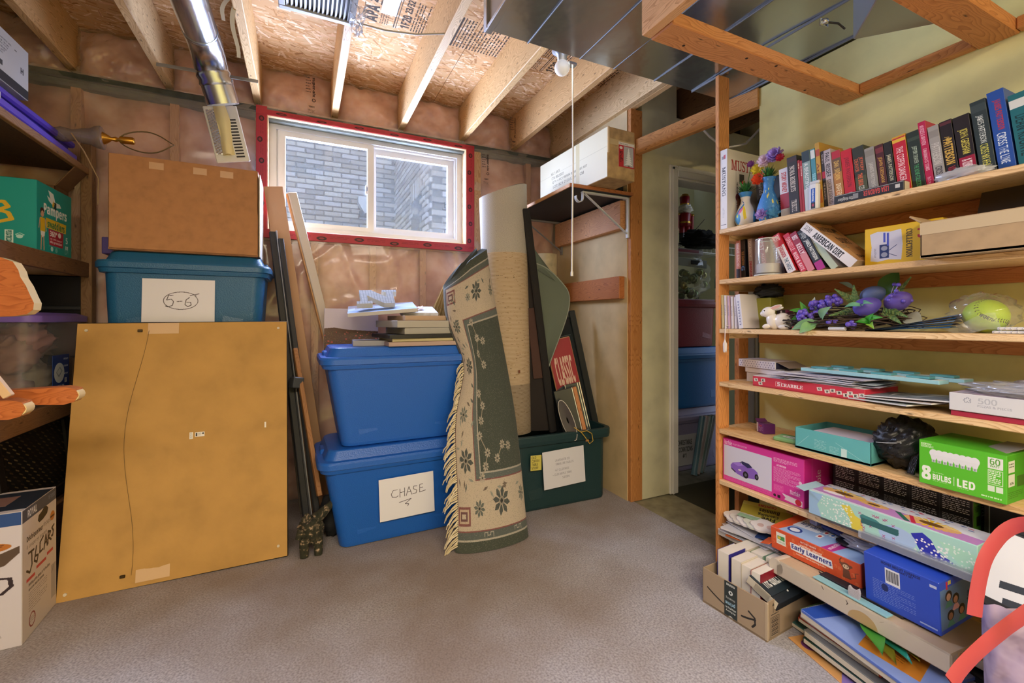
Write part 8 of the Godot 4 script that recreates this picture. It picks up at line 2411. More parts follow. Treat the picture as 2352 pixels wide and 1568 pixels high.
	part(le, "carton", pbox(mt("4aa826", 0.4), Vector3(0.185, 0.128, 0.185), {"f": ink(la), "r": ink(lr)}, 0.0015))
	part(le, "open_flap", bar(mt("8a8a86", 0.6), Vector3(0.03, 0.129, 0.0), Vector3(0.092, 0.135, 0.02), 0.11, 0.0015, Vector3(0, 1, 0.2)), "grey open flap")
	# sixth shelf
	y = SY[5] + 0.0005
	var ba := art(560, 300, "d83a9c")
	ba.poly([6, 44, 360, 44, 360, 266, 6, 266], "d6d6ea").text("Barbie", 8, 8, 62, 30, "f4d8ec", "s").lines(76, 20, 110, 14, 3, "f0b8dc", 0.5)
	# the toy car on the pack
	ba.poly([60, 180, 76, 158, 130, 140, 190, 148, 240, 158, 262, 172, 268, 212, 240, 226, 160, 238, 110, 228, 66, 206], "8a64c8").poly([76, 160, 130, 142, 168, 152, 120, 172], "a47ee0").poly([130, 142, 150, 128, 200, 132, 226, 150, 190, 164, 168, 154], "2a2c5c").ell(176, 216, 20, 24, "1c1a24").ell(176, 216, 9, 11, "6a6a78").ell(256, 206, 14, 20, "1c1a24").ell(256, 206, 6, 9, "6a6a78").stroke([150, 154, 136, 130], 3.0, "c9c9e0").poly([64, 196, 100, 216, 96, 224, 66, 206], "2a2440").ell(132, 196, 12, 6, "e8dce4")
	ba.lines(372, 34, 150, 30, 4, "f4c8e4", 0.45).text("ATTENTION", 392, 74, 60, 12, "f8e0f0", "b").lines(372, 94, 170, 100, 14, "f4c8e4", 0.4).rect(372, 206, 66, 44, "e24aa6").lines(376, 208, 58, 38, 6, "f4b0d8", 0.3).text("Barbie", 476, 210, 62, 28, "fbe6f4", "s").ell(380, 280, 9, 9, "3a2430").rect(398, 270, 18, 20, "2a1a24").poly([426, 250, 552, 262, 552, 296, 440, 286, 450, 272], "efe0ea").ell(528, 276, 19, 19, "c8283c").lines(6, 270, 350, 26, 5, "f0a8d4", 0.3).ell(540, 150, 10, 10, "f0d0e4")
	var br := art(360, 300, "b81c80")
	br.text("Barbie", 110, 80, 44, 180, "c9a0b0", "s", 3).rect(70, 0, 3, 300, "cc5aa0").rect(330, 0, 3, 300, "b08a5c")
	sbox("doll_car_box", "bright pink toy box with a purple toy car picture", "toy box", mt("c8248c", 0.4), 1.70, y, -1.396, -1.04, 0.185, 0.24, {"f": ink(ba), "r": ink(br)})
	var ka := art(520, 240, "1e2024")
	for i in 5:
		ka.lines(10 + i * 104, 8, 86, 90, 11, "eceef0", 0.4).lines(10 + i * 104, 110, 86, 110 - (i % 3) * 24, 12, "dde0e2", 0.35)
	ka.rect(100, 0, 2, 240, "33363a").rect(312, 0, 2, 240, "33363a").rect(416, 0, 2, 240, "33363a")
	var kr := art(100, 240, "4a8a2c")
	kr.text("9 V 1m", 14, 20, 34, 60, "1c2a14", "b", 1).rect(24, 100, 30, 40, "1c2a14").rect(60, 0, 40, 240, "1a1c1e").text("Ford", 66, 30, 26, 80, "c9ccc8", "s", 1)
	sbox("electronics_box", "black box covered in white small print with a green end", "box", mt("1c1e22", 0.35), 1.845, y, -1.02, -0.625, 0.20 - 0.018, 0.085, {"f": ink(ka), "r": ink(kr)})
	var fa := art(160, 220, "15181a")
	fa.rect(10, 10, 3, 200, "7a8480").ell(124, 80, 18, 36, "2a4a40").ell(124, 80, 14, 30, "16201e").text("Ford", 112, 56, 22, 50, "9ab0a4", "s", 1).stroke([10, 200, 90, 170, 130, 120], 4, "4a5450")
	sbox("car_kit_box", "dark box with an oval badge right of the small print box", "box", mt("17191b", 0.35), 1.87, y, -0.61, -0.46, 0.17, 0.07, {"f": ink(fa)})
	# patterned carrying carton with a hand slot
	var da := art(640, 120, "a8d8d0")
	da.poly([0, 0, 70, 0, 40, 60, 60, 120, 0, 120], "9cc0e4").poly([150, 20, 190, 10, 214, 50, 240, 60, 250, 120, 200, 120, 190, 70], "e0d050").poly([430, 40, 470, 20, 500, 40, 520, 80, 600, 120, 470, 120], "2c34b0").ell(380, 80, 70, 46, "a9c4ea").poly([520, 30, 640, 40, 640, 120, 600, 116], "a9dcc8")
	for i in 90:
		da.ell(60 + rng.randf() * 140, 8 + rng.randf() * 110, 3.4, 3.0, "eef4f0")
	for i in 26:
		da.ell(440 + rng.randf() * 110, 40 + rng.randf() * 78, 4.4, 4.0, "f0f0f4")
	for i in 40:
		da.ell(530 + rng.randf() * 105, 30 + rng.randf() * 86, 3.2, 3.0, "dff0ea")
	for i in 26:
		var x := 230 + rng.randf() * 140
		var yy := 16 + rng.randf() * 96
		da.stroke([x - 5, yy - 4, x + 5, yy + 4], 2.0, "b04a80").stroke([x + 5, yy - 5, x - 4, yy + 5], 2.0, "b04a80")
	da.poly([234, 40, 244, 30, 300, 36, 320, 48, 380, 52, 388, 62, 380, 78, 300, 74, 284, 62, 240, 58], "3f8488")
	var dt := art(640, 200, "d4dcea")
	dt.poly([0, 60, 640, 120, 640, 200, 0, 170], "b886c8")
	for q in [[110, 90, 70], [250, 110, 44], [470, 120, 70]]:
		for k in 22:
			var an := TAU * k / 22.0
			dt.poly([q[0], q[1], q[0] + q[2] * cos(an - 0.1) * 1.4, q[1] + q[2] * sin(an - 0.1) * 0.7, q[0] + q[2] * cos(an + 0.1) * 1.4, q[1] + q[2] * sin(an + 0.1) * 0.7], "e2bc28")
		dt.ell(q[0], q[1], q[2] * 0.6, q[2] * 0.3, "6a4a20")
	for k in 40:
		dt.ell(rng.randf() * 640, rng.randf() * 60, 10, 5, ["3a5aa0", "6a9ac8", "e2e6f0", "c04a6a"][k % 4])
	dt.ell(80, 130, 50, 18, "e8e4ee").poly([330, 100, 350, 96, 420, 180, 400, 186], "2a6a5c").poly([380, 90, 396, 92, 440, 180, 424, 184], "c02a4a")
	var dc := thing("craft_carton", "mint patterned carrying carton with dots, blots and a hand slot", "box", Vector3(1.70, y + 0.022, -0.765), -90.0)
	part(dc, "carton", pbox(mt("9cccc8", 0.45), Vector3(0.44, 0.082, 0.13), {"f": ink(da), "t": ink(dt)}, 0.002))
	part(dc, "hand_slot", bx(mt("2f6468", 0.7), Vector3(-0.005, 0.041, 0.0645), Vector3(0.10, 0.018, 0.003), 0.001))
	part(dc, "end_flap", bar(mt("a4c8dc", 0.5), Vector3(-0.22, 0.081, 0.03), Vector3(-0.25, 0.088, 0.03), 0.12, 0.0015, Vector3(0.2, 1, 0)))
	one("card_sheet", "flat grey card the patterned carton rests on", "card", bx(mt("8a8a90", 0.7), Vector3(0, 0.011, 0), Vector3(0.40, 0.021, 0.17), 0.001), Vector3(1.755, y, -0.765), -90)
	var wf := art(300, 260, "d2d6e0")
	wf.poly([40, 180, 240, 140, 256, 158, 44, 204], "2c3442").poly([60, 230, 250, 196, 262, 214, 64, 256], "2c3442").rect(0, 0, 300, 10, "2a2e36")
	var fb := thing("white_board", "white board with dark slanted bars and black edges behind the red handles", "board", Vector3(1.62, 0.46, -0.40), -90.0)
	fb.rotation_degrees = Vector3(-42, -82, -10)
	part(fb, "panel", bx(mt("b9bdc8", 0.5), Vector3.ZERO, Vector3(0.24, 0.20, 0.006), 0.001, {"f": ink(wf)}))
	part(fb, "edge", bx(mt("22262c", 0.4), Vector3(0, 0.102, 0), Vector3(0.245, 0.01, 0.014), 0.002))
	part(fb, "edge", bx(mt("22262c", 0.4), Vector3(0, -0.102, 0.004), Vector3(0.245, 0.02, 0.014), 0.002))
	build_lowest()

func build_lowest() -> void:
	var y: float = SY[6] + 0.0005
	for i in 9:
		var c: String = ["cfd0d8", "c8642c", "d8d8e2", "c2c6d0", "dcdce6", "b9bcc8", "e0e0ea", "cfd2dc", "d9dae4"][i]
		var o := one("paper_sheet", ["bottom white sheet on the lowest shelf", "orange card corner jutting from the lowest shelf papers", "third sheet up in the lowest shelf papers", "greyish fourth sheet in the lowest shelf papers", "fifth sheet up in the lowest shelf papers", "blue-grey sheet mid pile in the lowest shelf papers", "bright sheet near the top of the lowest shelf papers", "second from top sheet in the lowest shelf papers", "top white sheet of the lowest shelf papers"][i], "paper", bx(mt(c, 0.7), Vector3.ZERO, Vector3(0.25, 0.0025, 0.20), 0.0), Vector3(1.775 - 0.008 * (i % 4), y + 0.0015 + i * 0.0045, -1.245 + 0.02 * sin(i * 2.7)), -90 + 12 * sin(i * 1.3), "papers on the lowest shelf")
		o.rotation_degrees.z = 1.0 * sin(i * 2.0)
	one("felt_sheet", "deep blue felt sheet spread over the lowest shelf papers", "felt", bx(mt("1f4488", 0.95, {"tex": "fine", "tri": 8.0}), Vector3.ZERO, Vector3(0.15, 0.004, 0.15), 0.001), Vector3(1.76, y + 0.048, -1.17), -70)
	one("black_notebook", "thin black notebook edge sticking out at the front of the lowest shelf", "notebook", bx(mt("1c2028", 0.5), Vector3.ZERO, Vector3(0.13, 0.008, 0.12), 0.001), Vector3(1.73, y + 0.055, -1.10), -84)
	var fa := art(220, 90, "b8b048")
	fa.rect(0, 0, 220, 20, "cfc86a").text("COUNTING", 70, 4, 80, 12, "b83a4a", "b", 2).text("Bunnies", 80, 26, 90, 20, "2a2620", "b", 2).text("Counting", 80, 48, 90, 18, "2a2620", "b", 2).text("Five", 100, 68, 60, 20, "2a2620", "b", 2)
	var fb := thing("picture_book", "olive children's book tipped on its head over the foam shapes", "book", Vector3(1.78, y + 0.07, -1.26), -78.0)
	fb.rotation_degrees = Vector3(-58, -78, 7)
	part(fb, "cover", bx(mt("a9a444", 0.5), Vector3(0, 0.04, 0), Vector3(0.20, 0.09, 0.012), 0.002, {"f": ink(fa)}))
	for i in 5:
		var pp := PackedVector2Array()
		for k in 40:
			var an := TAU * k / 40.0
			var r := 0.036 + 0.008 * absf(sin(an * 2.5))
			pp.append(Vector2(r * 1.25 * cos(an), r * sin(an)))
		var sb := MB.new()
		sb.xf = Transform3D(Basis.from_euler(Vector3(-PI / 2, 0, 0)), Vector3.ZERO)
		sb.prism(mt(["e0dfe4", "d8d6d4", "e6e4ea", "d3d8d2", "e4e2e6"][i], 0.7), pp, 0.008)
		var pw := MB.new()
		for k in 2:
			pw.tube(mt("cdb4b2", 0.7), [Vector3(-0.016 + 0.034 * k, 0.0082, 0.004), Vector3(-0.016 + 0.034 * k, 0.0095, 0.004)], 0.012, 12)
		var o := thing("foam_shape", ["white foam scalloped shape nearest the post on the lowest shelf", "greyish foam scalloped shape second from the post", "white foam shape in the middle of the scalloped row", "greenish foam shape fourth in the scalloped row", "white foam shape at the right of the scalloped row"][i], "toy", Vector3(1.725 - 0.004 * i, y + 0.062 + 0.005 * i, -1.345 + 0.036 * i), -70.0, "foam shapes on the lowest shelf")
		o.rotation_degrees.x = 12
		part(o, "foam", sb)
		part(o, "pads", pw)
	one("mint_card", "mint green card strip across the foam shapes", "card", bx(mt("9cc4a4", 0.6), Vector3.ZERO, Vector3(0.09, 0.002, 0.03), 0.0), Vector3(1.72, y + 0.092, -1.28), -75)
	var bk := one("blue_book", "white and blue paperback edge behind the foam shapes", "book", bx(mt("3464b0", 0.5), Vector3(0, 0.012, 0), Vector3(0.10, 0.024, 0.12), 0.001, {"f": ink(art(100, 30, "d9dde6").rect(0, 0, 100, 8, "e2e0c0").rect(0, 18, 100, 12, "3464b0"))}), Vector3(1.80, y + 0.062, -1.13), -75)
	one("woven_mat", "flat brown woven mat at the back of the lowest shelf", "mat", bx(mt("a87c58", 0.8), Vector3(0, 0.003, 0), Vector3(0.26, 0.006, 0.10), 0.001, {"t": ink(hatch())}), Vector3(1.87, y + 0.125, -1.06), -94)
	one("mat_support", "stack of cards under the brown woven mat", "card", bx(mt("77606a", 0.7), Vector3(0, 0.06, 0), Vector3(0.24, 0.122, 0.09), 0.002), Vector3(1.88, y, -1.05), -90)
	one("activity_book", "white lettered activity book wedged behind the orange box", "book", bx(mt("7a2a50", 0.5), Vector3(0, 0.014, 0), Vector3(0.24, 0.026, 0.10), 0.001, {"f": ink(art(300, 34, "d3d6de").text("Dream Acting Step by Step", 20, 4, 240, 24, "3a4a8a", "b"))}), Vector3(1.80, y + 0.095, -1.02), -98)
	# long cream carton lying across the lowest shelf, jutting into the room
	var lc := thing("long_carton", "long cream printed carton jutting out from the lowest shelf", "box", Vector3(1.665, y, -0.80), -94.0)
	var lt := art(420, 200, "c8b294")
	lt.lines(20, 20, 360, 160, 10, "b09a7c", 0.1)
	for i in 12:
		var x := 60 + rng.randf() * 120
		var yy := 20 + rng.randf() * 150
		lt.stroke([x, yy, x + 20, yy + 10, x + 44, yy + 8], 3.0, "2c2420").stroke([x + 10, yy + 4, x + 22, yy - 10], 3.0, "2c2420")
	var lf := art(520, 62, "c9bfae")
	lf.ell(300, 62, 44, 44, "b89c6c").stroke([250, 4, 256, 14, 252, 20], 2.0, "2c2420").stroke([360, 10, 350, 18], 1.0, "8a7c68").stroke([170, 0, 176, 12], 2.0, "2c2420")
	part(lc, "carton", pbox(mt("c4b8a4", 0.8, {"tex": "mott", "tri": 3.0}), Vector3(0.50, 0.056, 0.24), {"f": ink(lf), "t": ink(lt)}, 0.004))
	part(lc, "rolled_end", pipe(mt("cfc6b6", 0.8), [Vector3(-0.25, 0.03, 0.12), Vector3(-0.25, 0.03, -0.10)], 0.028, 14))
	var tg := MB.new()
	tg.xf = Transform3D(Basis(Vector3.UP, PI / 2), Vector3(0.249, 0.0, 0.11))
	var tp := PackedVector2Array()
	for k in 16:
		var an := PI * k / 15.0 - PI / 2
		tp.append(Vector2(0.02 + 0.045 * cos(an), 0.028 + 0.027 * sin(an)))
	tg.prism(mt("a98a60", 0.8), tp, 0.004)
	var tgp := part(lc, "tuck_tab", tg, "brown cardboard tuck tab")
	tgp.rotation_degrees.y = 0
	one("dark_sleeve", "dark scribbled sleeve lying on the long cream carton", "sleeve", bx(mt("2a2830", 0.6, {"tex": "speck", "tri": 12.0}), Vector3(0, 0.004, 0), Vector3(0.24, 0.008, 0.14), 0.001), Vector3(1.655, y + 0.058, -0.80), -93)
	one("teal_strip", "pale teal card strip at the front of the long cream carton", "card", bx(mt("8fc4cc", 0.5), Vector3(0, 0.003, 0), Vector3(0.22, 0.005, 0.03), 0.001), Vector3(1.565, y + 0.058, -0.815), -95)
	var kt := PackedVector2Array([Vector2(-0.015, 0), Vector2(0.015, 0), Vector2(0.017, 0.02), Vector2(0.014, 0.034), Vector2(0.004, 0.024), Vector2(-0.006, 0.024), Vector2(-0.014, 0.03), Vector2(-0.017, 0.016)])
	var km := MB.new()
	km.prism(mt("d0ccd2", 0.6, {"tex": "speck", "tri": 10.0}), kt, 0.008)
	one("cat_cutout", "little speckled cat head cut-out on the teal strip", "toy", km, Vector3(1.563, y + 0.0635, -0.80), -95)
	# orange learning box
	var oa := art(420, 130, "d9562c")
	for i in 26:
		oa.text(str(i % 9 + 1), rng.randf() * 400, rng.randf() * 110, 14, 18, "e07444", "b")
	oa.rect(28, 18, 50, 72, "e8ece4").poly([34, 40, 72, 36, 72, 64, 34, 60], "4a9a54").ell(44, 50, 8, 8, "e0c040").lines(34, 72, 40, 12, 2, "6a9a74").rect(150, 10, 84, 16, "c03a2c").text("LET'S GET READY!", 154, 13, 76, 10, "f2e4d8", "b").text("Learning Library", 146, 30, 110, 18, "f6e8da", "b").poly([100, 46, 300, 46, 304, 92, 104, 88], "eef0f4").text("Early Learners", 108, 50, 190, 38, "2a3a8c", "b").text("Includes 100 Matching Pairs", 130, 96, 140, 12, "f6e0cc", "b")
	oa.ell(360, 40, 20, 18, "7a4a34").ell(360, 44, 13, 12, "e8cba8").ell(340, 34, 7, 7, "7a4a34").ell(381, 34, 7, 7, "7a4a34").ell(355, 42, 2.5, 3, "2a1a14").ell(366, 42, 2.5, 3, "2a1a14").poly([348, 58, 374, 58, 382, 104, 346, 106], "7a4a34").stroke([352, 64, 334, 20, 342, 4], 5.0, "7a4a34").stroke([380, 96, 400, 84, 398, 60, 410, 54], 4.0, "7a4a34")
	var ot := art(420, 190, "9cbce8")
	ot.poly([0, 0, 90, 0, 40, 190, 0, 190], "d9562c").poly([60, 0, 200, 0, 170, 110, 50, 120], "e4eaf2").text("Early Learners", 66, 60, 120, 40, "2a4a8c", "b").text("Learning", 80, 30, 60, 18, "5a7ab0", "b").ell(90, 150, 34, 22, "2a4a9c").ell(90, 150, 24, 14, "dfe6f2").poly([300, 0, 350, 0, 300, 190, 250, 190], "c03a94").text("matching cards", 268, 60, 26, 120, "f4d8ec", "b", 3)
	for i in 7:
		ot.rect(180 + (i % 3) * 30, 30 + (i / 3) * 40, 24, 28, "f0f2f4").ell(192 + (i % 3) * 30, 44 + (i / 3) * 40, 7, 8, ["c03a3a", "3a6ac0", "e0b040"][i % 3])
	var ob := thing("learning_box", "orange learning game box with a cartoon monkey on its edge", "game", Vector3(1.725, y + 0.067, -0.965), -90.0)
	ob.rotation_degrees = Vector3(4, -90, 0)
	part(ob, "box", pbox(mt("cc4e28", 0.4), Vector3(0.305, 0.084, 0.20), {"f": ink(oa), "t": ink(ot)}, 0.002))
	part(ob, "corner_flap", bar(mt("d8602f", 0.5), Vector3(-0.15, 0.02, 0.09), Vector3(-0.19, 0.006, 0.085), 0.05, 0.002, Vector3(0, 1, 0.2)))
	var pc := thing("pencil_pouch", "glittery blue zip pouch lying on the orange game box", "pouch", Vector3(1.755, y + 0.158, -0.955), -98.0)
	part(pc, "pouch", bx(mt("1f2c8c", 0.25, {"tex": "speck", "tri": 14.0}), Vector3(0.03, 0.012, 0), Vector3(0.15, 0.02, 0.06), 0.006))
	part(pc, "clear_strip", bx(mt("9aa6e0", 0.2, {"alpha": 0.5}), Vector3(-0.065, 0.02, 0.0), Vector3(0.03, 0.03, 0.08), 0.004))
	one("black_disc", "small dark oval disc beside the glittery blue pouch", "disc", pipe(mt("16181c", 0.3), [Vector3(1.70, y + 0.158, -0.90), Vector3(1.70, y + 0.164, -0.90)], 0.028, 18))
	# blue box and the clear dotted lid over it
	var sa := art(320, 260, "2c50c8")
	sa.rect(96, 36, 66, 84, "e2e6ee")
	for i in 14:
		sa.rect(102 + i * 4, 46, 2 if i % 3 else 3, 60, "22262e")
	sa.lines(36, 124, 190, 112, 12, "8fa4e4", 0.3).ell(92, 150, 16, 20, "1c2c6a").text("MOVIE NIGHT SURPRISE", 80, 8, 170, 14, "16205c", "b").text("PARTY SET", 160, 24, 60, 10, "16205c", "b").rect(286, 20, 28, 14, "c9d4f0").rect(240, 236, 70, 8, "9ab0e8")
	var sr := art(240, 260, "5a7aa4")
	sr.rect(0, 0, 240, 40, "2c50c8").rect(44, 10, 12, 40, "c02a4a").rect(60, 10, 20, 20, "c8b84a").rect(0, 240, 240, 20, "2c50c8")
	for q in [[60, 90, "c9a08c", "2a2024"], [110, 120, "b98a74", "1c1818"], [70, 190, "8a6450", "16141a"], [150, 190, "a87a64", "120f12"]]:
		sr.ell(q[0], q[1] - 6, 24, 26, q[3]).ell(q[0], q[1], 15, 18, q[2]).poly([q[0] - 30, q[1] + 50, q[0] - 12, q[1] + 20, q[0] + 12, q[1] + 20, q[0] + 30, q[1] + 50], ["d8a4b0", "7aa0a4", "4a8a7c", "c9ccd4"][q[1] % 4])
	sr.text("Me", 190, 170, 30, 50, "1c2a5c", "b", 3).text("Age", 190, 110, 30, 50, "1c2a5c", "b", 3)
	var bb := thing("party_set_box", "royal blue box with a white barcode and a photo on its end", "game", Vector3(1.665, y + 0.072, -0.685), -90.0)
	bb.rotation_degrees = Vector3(5, -93, 0)
	part(bb, "box", pbox(mt("2a4cc4", 0.35), Vector3(0.185, 0.15, 0.17), {"f": ink(sa), "r": ink(sr)}, 0.002))
	var cl := art(420, 220, "46506e")
	for i in 420:
		var an := rng.randf() * TAU
		var k := rng.randi() % 4
		var r := 22.0 + 16 * (rng.randi() % 4)
		cl.ell([80, 190, 300, 380][k] + r * 1.3 * cos(an), [70, 140, 80, 150][k] + r * sin(an), 2.4, 2.0, ["b4c0dc", "8a9cc4", "d0d8ea"][i % 3])
	var ld := thing("dotted_case", "long clear plastic case with white dot rosettes on the blue box", "case", Vector3(1.735, y + 0.228, -0.64), -92.0)
	part(ld, "sheet", bx(mt("3a4258", 0.3), Vector3(0, 0.012, 0), Vector3(0.34, 0.02, 0.24), 0.002, {"t": ink(cl)}))
	part(ld, "clear_rim", bx(mt("c4cee0", 0.1, {"alpha": 0.35}), Vector3(0, 0.014, 0.122), Vector3(0.35, 0.022, 0.008), 0.002))
	part(ld, "clear_cover", bx(mt("dfe6f0", 0.05, {"alpha": 0.12}), Vector3(0, 0.026, 0), Vector3(0.35, 0.004, 0.25), 0.001))
	one("hair_tie", "bright pink hair tie lying on the dotted case", "hair tie", pipe(mt("d82a68", 0.4), range(13).map(func(i): return Vector3(1.715 + 0.009 * sin(i * TAU / 12), y + 0.261, -0.63 + 0.02 * cos(i * TAU / 12))), 0.004, 6))
	one("thin_cable", "thin pale cable curled beside the pink hair tie", "cable", pipe(mt("b9c4c4", 0.4), [Vector3(1.735, y + 0.259, -0.70), Vector3(1.765, y + 0.259, -0.69), Vector3(1.725, y + 0.259, -0.68), Vector3(1.745, y + 0.259, -0.65), Vector3(1.745, y + 0.259, -0.60)], 0.0012, 5))
	one("plastic_bag", "crumpled clear bag between the orange box and the dotted case", "bag", blob(mt("d8d8ea", 0.2, {"alpha": 0.4}), Vector3(0.06, 0.03, 0.09), 0.5, 1.1, 66, 22, 0.3), Vector3(1.73, y + 0.175, -0.83))

func hatch() -> Art:
	var a := art(200, 80, "b08a64")
	for i in 10:
		for j in 6:
			a.rect(8 + i * 19, 6 + j * 12, 12, 4, "3a2a20")
	return a

func build_floor_right() -> void:
	# delivery carton of books
	var la := art(300, 160, "a8957e")
	la.rect(110, 0, 62, 160, "2a3436").ell(141, 46, 10, 10, "d6dcda").poly([138, 40, 147, 46, 138, 52], "2a3436").text("prime", 116, 84, 46, 22, "9cc4dc", "b", 2).text("streaming", 118, 66, 44, 12, "d6dcda", "r", 2).text("movies", 120, 8, 40, 12, "d6dcda", "b", 2).text("shipping &", 116, 110, 50, 10, "d6dcda", "b", 2).text("delivery", 118, 124, 46, 10, "d6dcda", "b", 2).ell(141, 156, 12, 8, "d6dcda")
	var sm := []
	for i in 20:
		var t := i / 19.0
		sm += [26 + 226 * t, 54 + 66 * sin(PI * (0.12 + 0.62 * t)) - 4 * t]
	la.stroke(sm.slice(0, 16), 7.0, "2a2826").stroke(sm.slice(28, 40), 8.0, "2a2826").stroke([224, 78, 250, 92, 252, 118, 240, 134], 8.0, "2a2826")
	var ra := art(360, 160, "a08c74")
	for x in [36, 54]:
		ra.stroke([x, 52, x, 22], 3.0, "2a2826").poly([x - 6, 24, x, 10, x + 6, 24], "2a2826")
	ra.rect(24, 58, 44, 3, "2a2826").rect(20, 70, 52, 84, "2a2826").rect(22, 72, 48, 80, "a08c74")
	for i in 12:
		ra.rect(26, 76 + i * 6, 40, 2 + i % 3, "2a2826")
	var bx1 := thing("delivery_carton", "open brown delivery carton of books with a black printed tape band", "box", Vector3(1.605, 0, -1.142), -90.0 + 4.0)
	carton(bx1, Vector3(0.255, 0.135, 0.36), "a8937a", [], {"f": ink(la), "r": ink(ra)}, 0.004)
	part(bx1, "tape", bx(mt("b8a68c", 0.2), Vector3(0.126, 0.07, 0.178), Vector3(0.012, 0.13, 0.006), 0.002))
	var bl := [[-0.08, 0.07, 0.05, 0.19, "3a3690"], [-0.075, -0.03, 0.055, 0.185, "cfc8ba"], [-0.025, 0.07, 0.04, 0.185, "d6d0c4"], [0.015, 0.07, 0.04, 0.18, "cbc3b4"], [0.054, 0.075, 0.038, 0.178, "8a1c2c"], [-0.02, -0.05, 0.05, 0.18, "7fa08a"], [0.03, -0.06, 0.045, 0.18, "5c8a84"]]
	var names := ["page block of a violet backed book at the back left of the carton", "second page block along the back of the delivery carton", "page block in the middle of the delivery carton's front row", "page block right of centre in the delivery carton's front row", "dark red backed book in the delivery carton", "pale green backed book in the delivery carton", "teal backed book at the far side of the delivery carton"]
	for i in 7:
		var q = bl[i]
		var o := thing("book", names[i], "book", Vector3.ZERO, 0.0, "books in the delivery carton")
		o.transform = bx1.transform * Transform3D(Basis.IDENTITY, Vector3(q[0], 0.009, q[1]))
		part(o, "pages", bx(mt("e8e4dc", 0.9), Vector3(0, q[3] / 2, 0), Vector3(q[2] - 0.003, q[3], 0.10)))
		part(o, "cover", bx(mt(q[4], 0.4), Vector3(q[2] / 2 - 0.001, q[3] / 2, 0), Vector3(0.0018, q[3] + 0.001, 0.102)))
		part(o, "cover_back", bx(mt(q[4], 0.4), Vector3(-q[2] / 2 + 0.001, q[3] / 2, 0), Vector3(0.0018, q[3] + 0.001, 0.102)))
	for i in 2:
		var ja := art(300, 70, ["1d2630", "20303c"][i])
		if i == 0:
			ja.text("LISA JEWELL", 30, 14, 230, 40, "e4e8e8", "r")
		else:
			ja.text("THE GIRLS IN", 20, 14, 160, 36, "dfe6ea", "b").rect(190, 0, 110, 70, "7fa8c8")
		var o := thing("book", ["black novel lying across the front of the delivery carton", "blue topped novel lying behind the black one in the delivery carton"][i], "book", Vector3.ZERO, 0.0, "books in the delivery carton")
		o.transform = bx1.transform * Transform3D(Basis.from_euler(Vector3(0.35, PI / 2, 0.0)), Vector3([0.098, 0.072][i], [0.128, 0.14][i], 0.03))
		part(o, "cover", bx(mt("1d232b", 0.4), Vector3(0, 0, 0), Vector3(0.21, 0.034, 0.09), 0.001, {"t": ink(ja), "f": ink(art(40, 10, "1d232b"))}))
		part(o, "pages", bx(mt("d4cdbc", 0.9), Vector3(-0.002, 0, -0.0025), Vector3(0.2085, 0.028, 0.0855)))
	# pile of notebooks and books on the floor
	var P := [
		["magazine", "orange and lilac picture sheet at the bottom of the floor pile", 0.40, 0.004, 0.26, "dca060", Vector3(1.60, 0.0, -0.76), -104],
		["book", "thin teal hardback sticking out to the left at the bottom of the floor pile", 0.22, 0.014, 0.16, "4a7a74", Vector3(1.66, 0.005, -0.93), -96],
		["book", "large dark green book low in the floor pile", 0.38, 0.018, 0.22, "16342c", Vector3(1.60, 0.0195, -0.73), -99],
		["book", "grey magazine bundle in the floor pile", 0.36, 0.022, 0.22, "77797a", Vector3(1.605, 0.038, -0.74), -100],
		["book", "orange spined book in the floor pile", 0.26, 0.014, 0.18, "b84a34", Vector3(1.625, 0.0605, -0.83), -97],
		["book", "red labelled children's book in the floor pile", 0.24, 0.012, 0.17, "6a4438", Vector3(1.62, 0.075, -0.835), -99],
		["book", "mossy green book in the floor pile", 0.25, 0.012, 0.17, "5a7a50", Vector3(1.64, 0.0875, -0.84), -94],
		["notebook", "thick white paged notebook under the spiral one in the floor pile", 0.36, 0.022, 0.22, "dcdfe8", Vector3(1.595, 0.100, -0.745), -101],
	]
	for q in P:
		var m := mt(q[5], 0.5)
		var fc := {}
		if q[0] == "magazine":
			var ma := art(400, 260, "e0a868")
			ma.poly([160, 0, 400, 0, 400, 260, 200, 260, 130, 180], "9a82d0")
			for k in 9:
				ma.ell(20 + rng.randf() * 130, 20 + rng.randf() * 220, 26, 26, ["a84a78", "c06050", "8a4a94", "c0607c"][k % 4])
			ma.lines(230, 190, 80, 40, 4, "6a54a8", 0.3)
			fc = {"t": ink(ma)}
		elif q[1].begins_with("large dark"):
			fc = {"f": ink(art(380, 20, "16342c").text("ENCYCLOPEDIAS", 130, 4, 110, 12, "5a8a74", "sb"))}
		elif q[1].begins_with("orange"):
			fc = {"f": ink(art(260, 16, "b84a34").text("reader", 20, 3, 60, 10, "f0d8c8", "b"))}
		elif q[1].begins_with("red"):
			fc = {"f": ink(art(240, 14, "6a4438").rect(0, 0, 50, 14, "c02a34").text("cat", 8, 2, 30, 10, "f0e0e0", "b"))}
		var o := thing(q[0], q[1], q[0], q[6], q[7], "books in the floor pile")
		part(o, "body", pbox(m, Vector3(q[2], q[3], q[4]), fc, 0.001))
		if q[3] > 0.01:
			part(o, "pages", bx(mt("cfc8b8", 0.9), Vector3(0, q[3] / 2, 0.002), Vector3(q[2] - 0.01, q[3] * 0.7, q[4])))
	var na := art(420, 280, "8fa8e8")
	na.poly([0, 0, 90, 0, 60, 280, 0, 280], "2c54b8").poly([150, 90, 330, 60, 390, 220, 210, 250], "d88a2c").lines(190, 110, 130, 90, 7, "7a4a1c", 0.3).rect(200, 112, 90, 8, "e8d8c0")
	var sn := thing("notebook", "blue spiral notebook with an orange panel topping the floor pile", "notebook", Vector3(1.59, 0.1225, -0.745), -102.0, "books in the floor pile")
	sn.rotation_degrees.x = 2
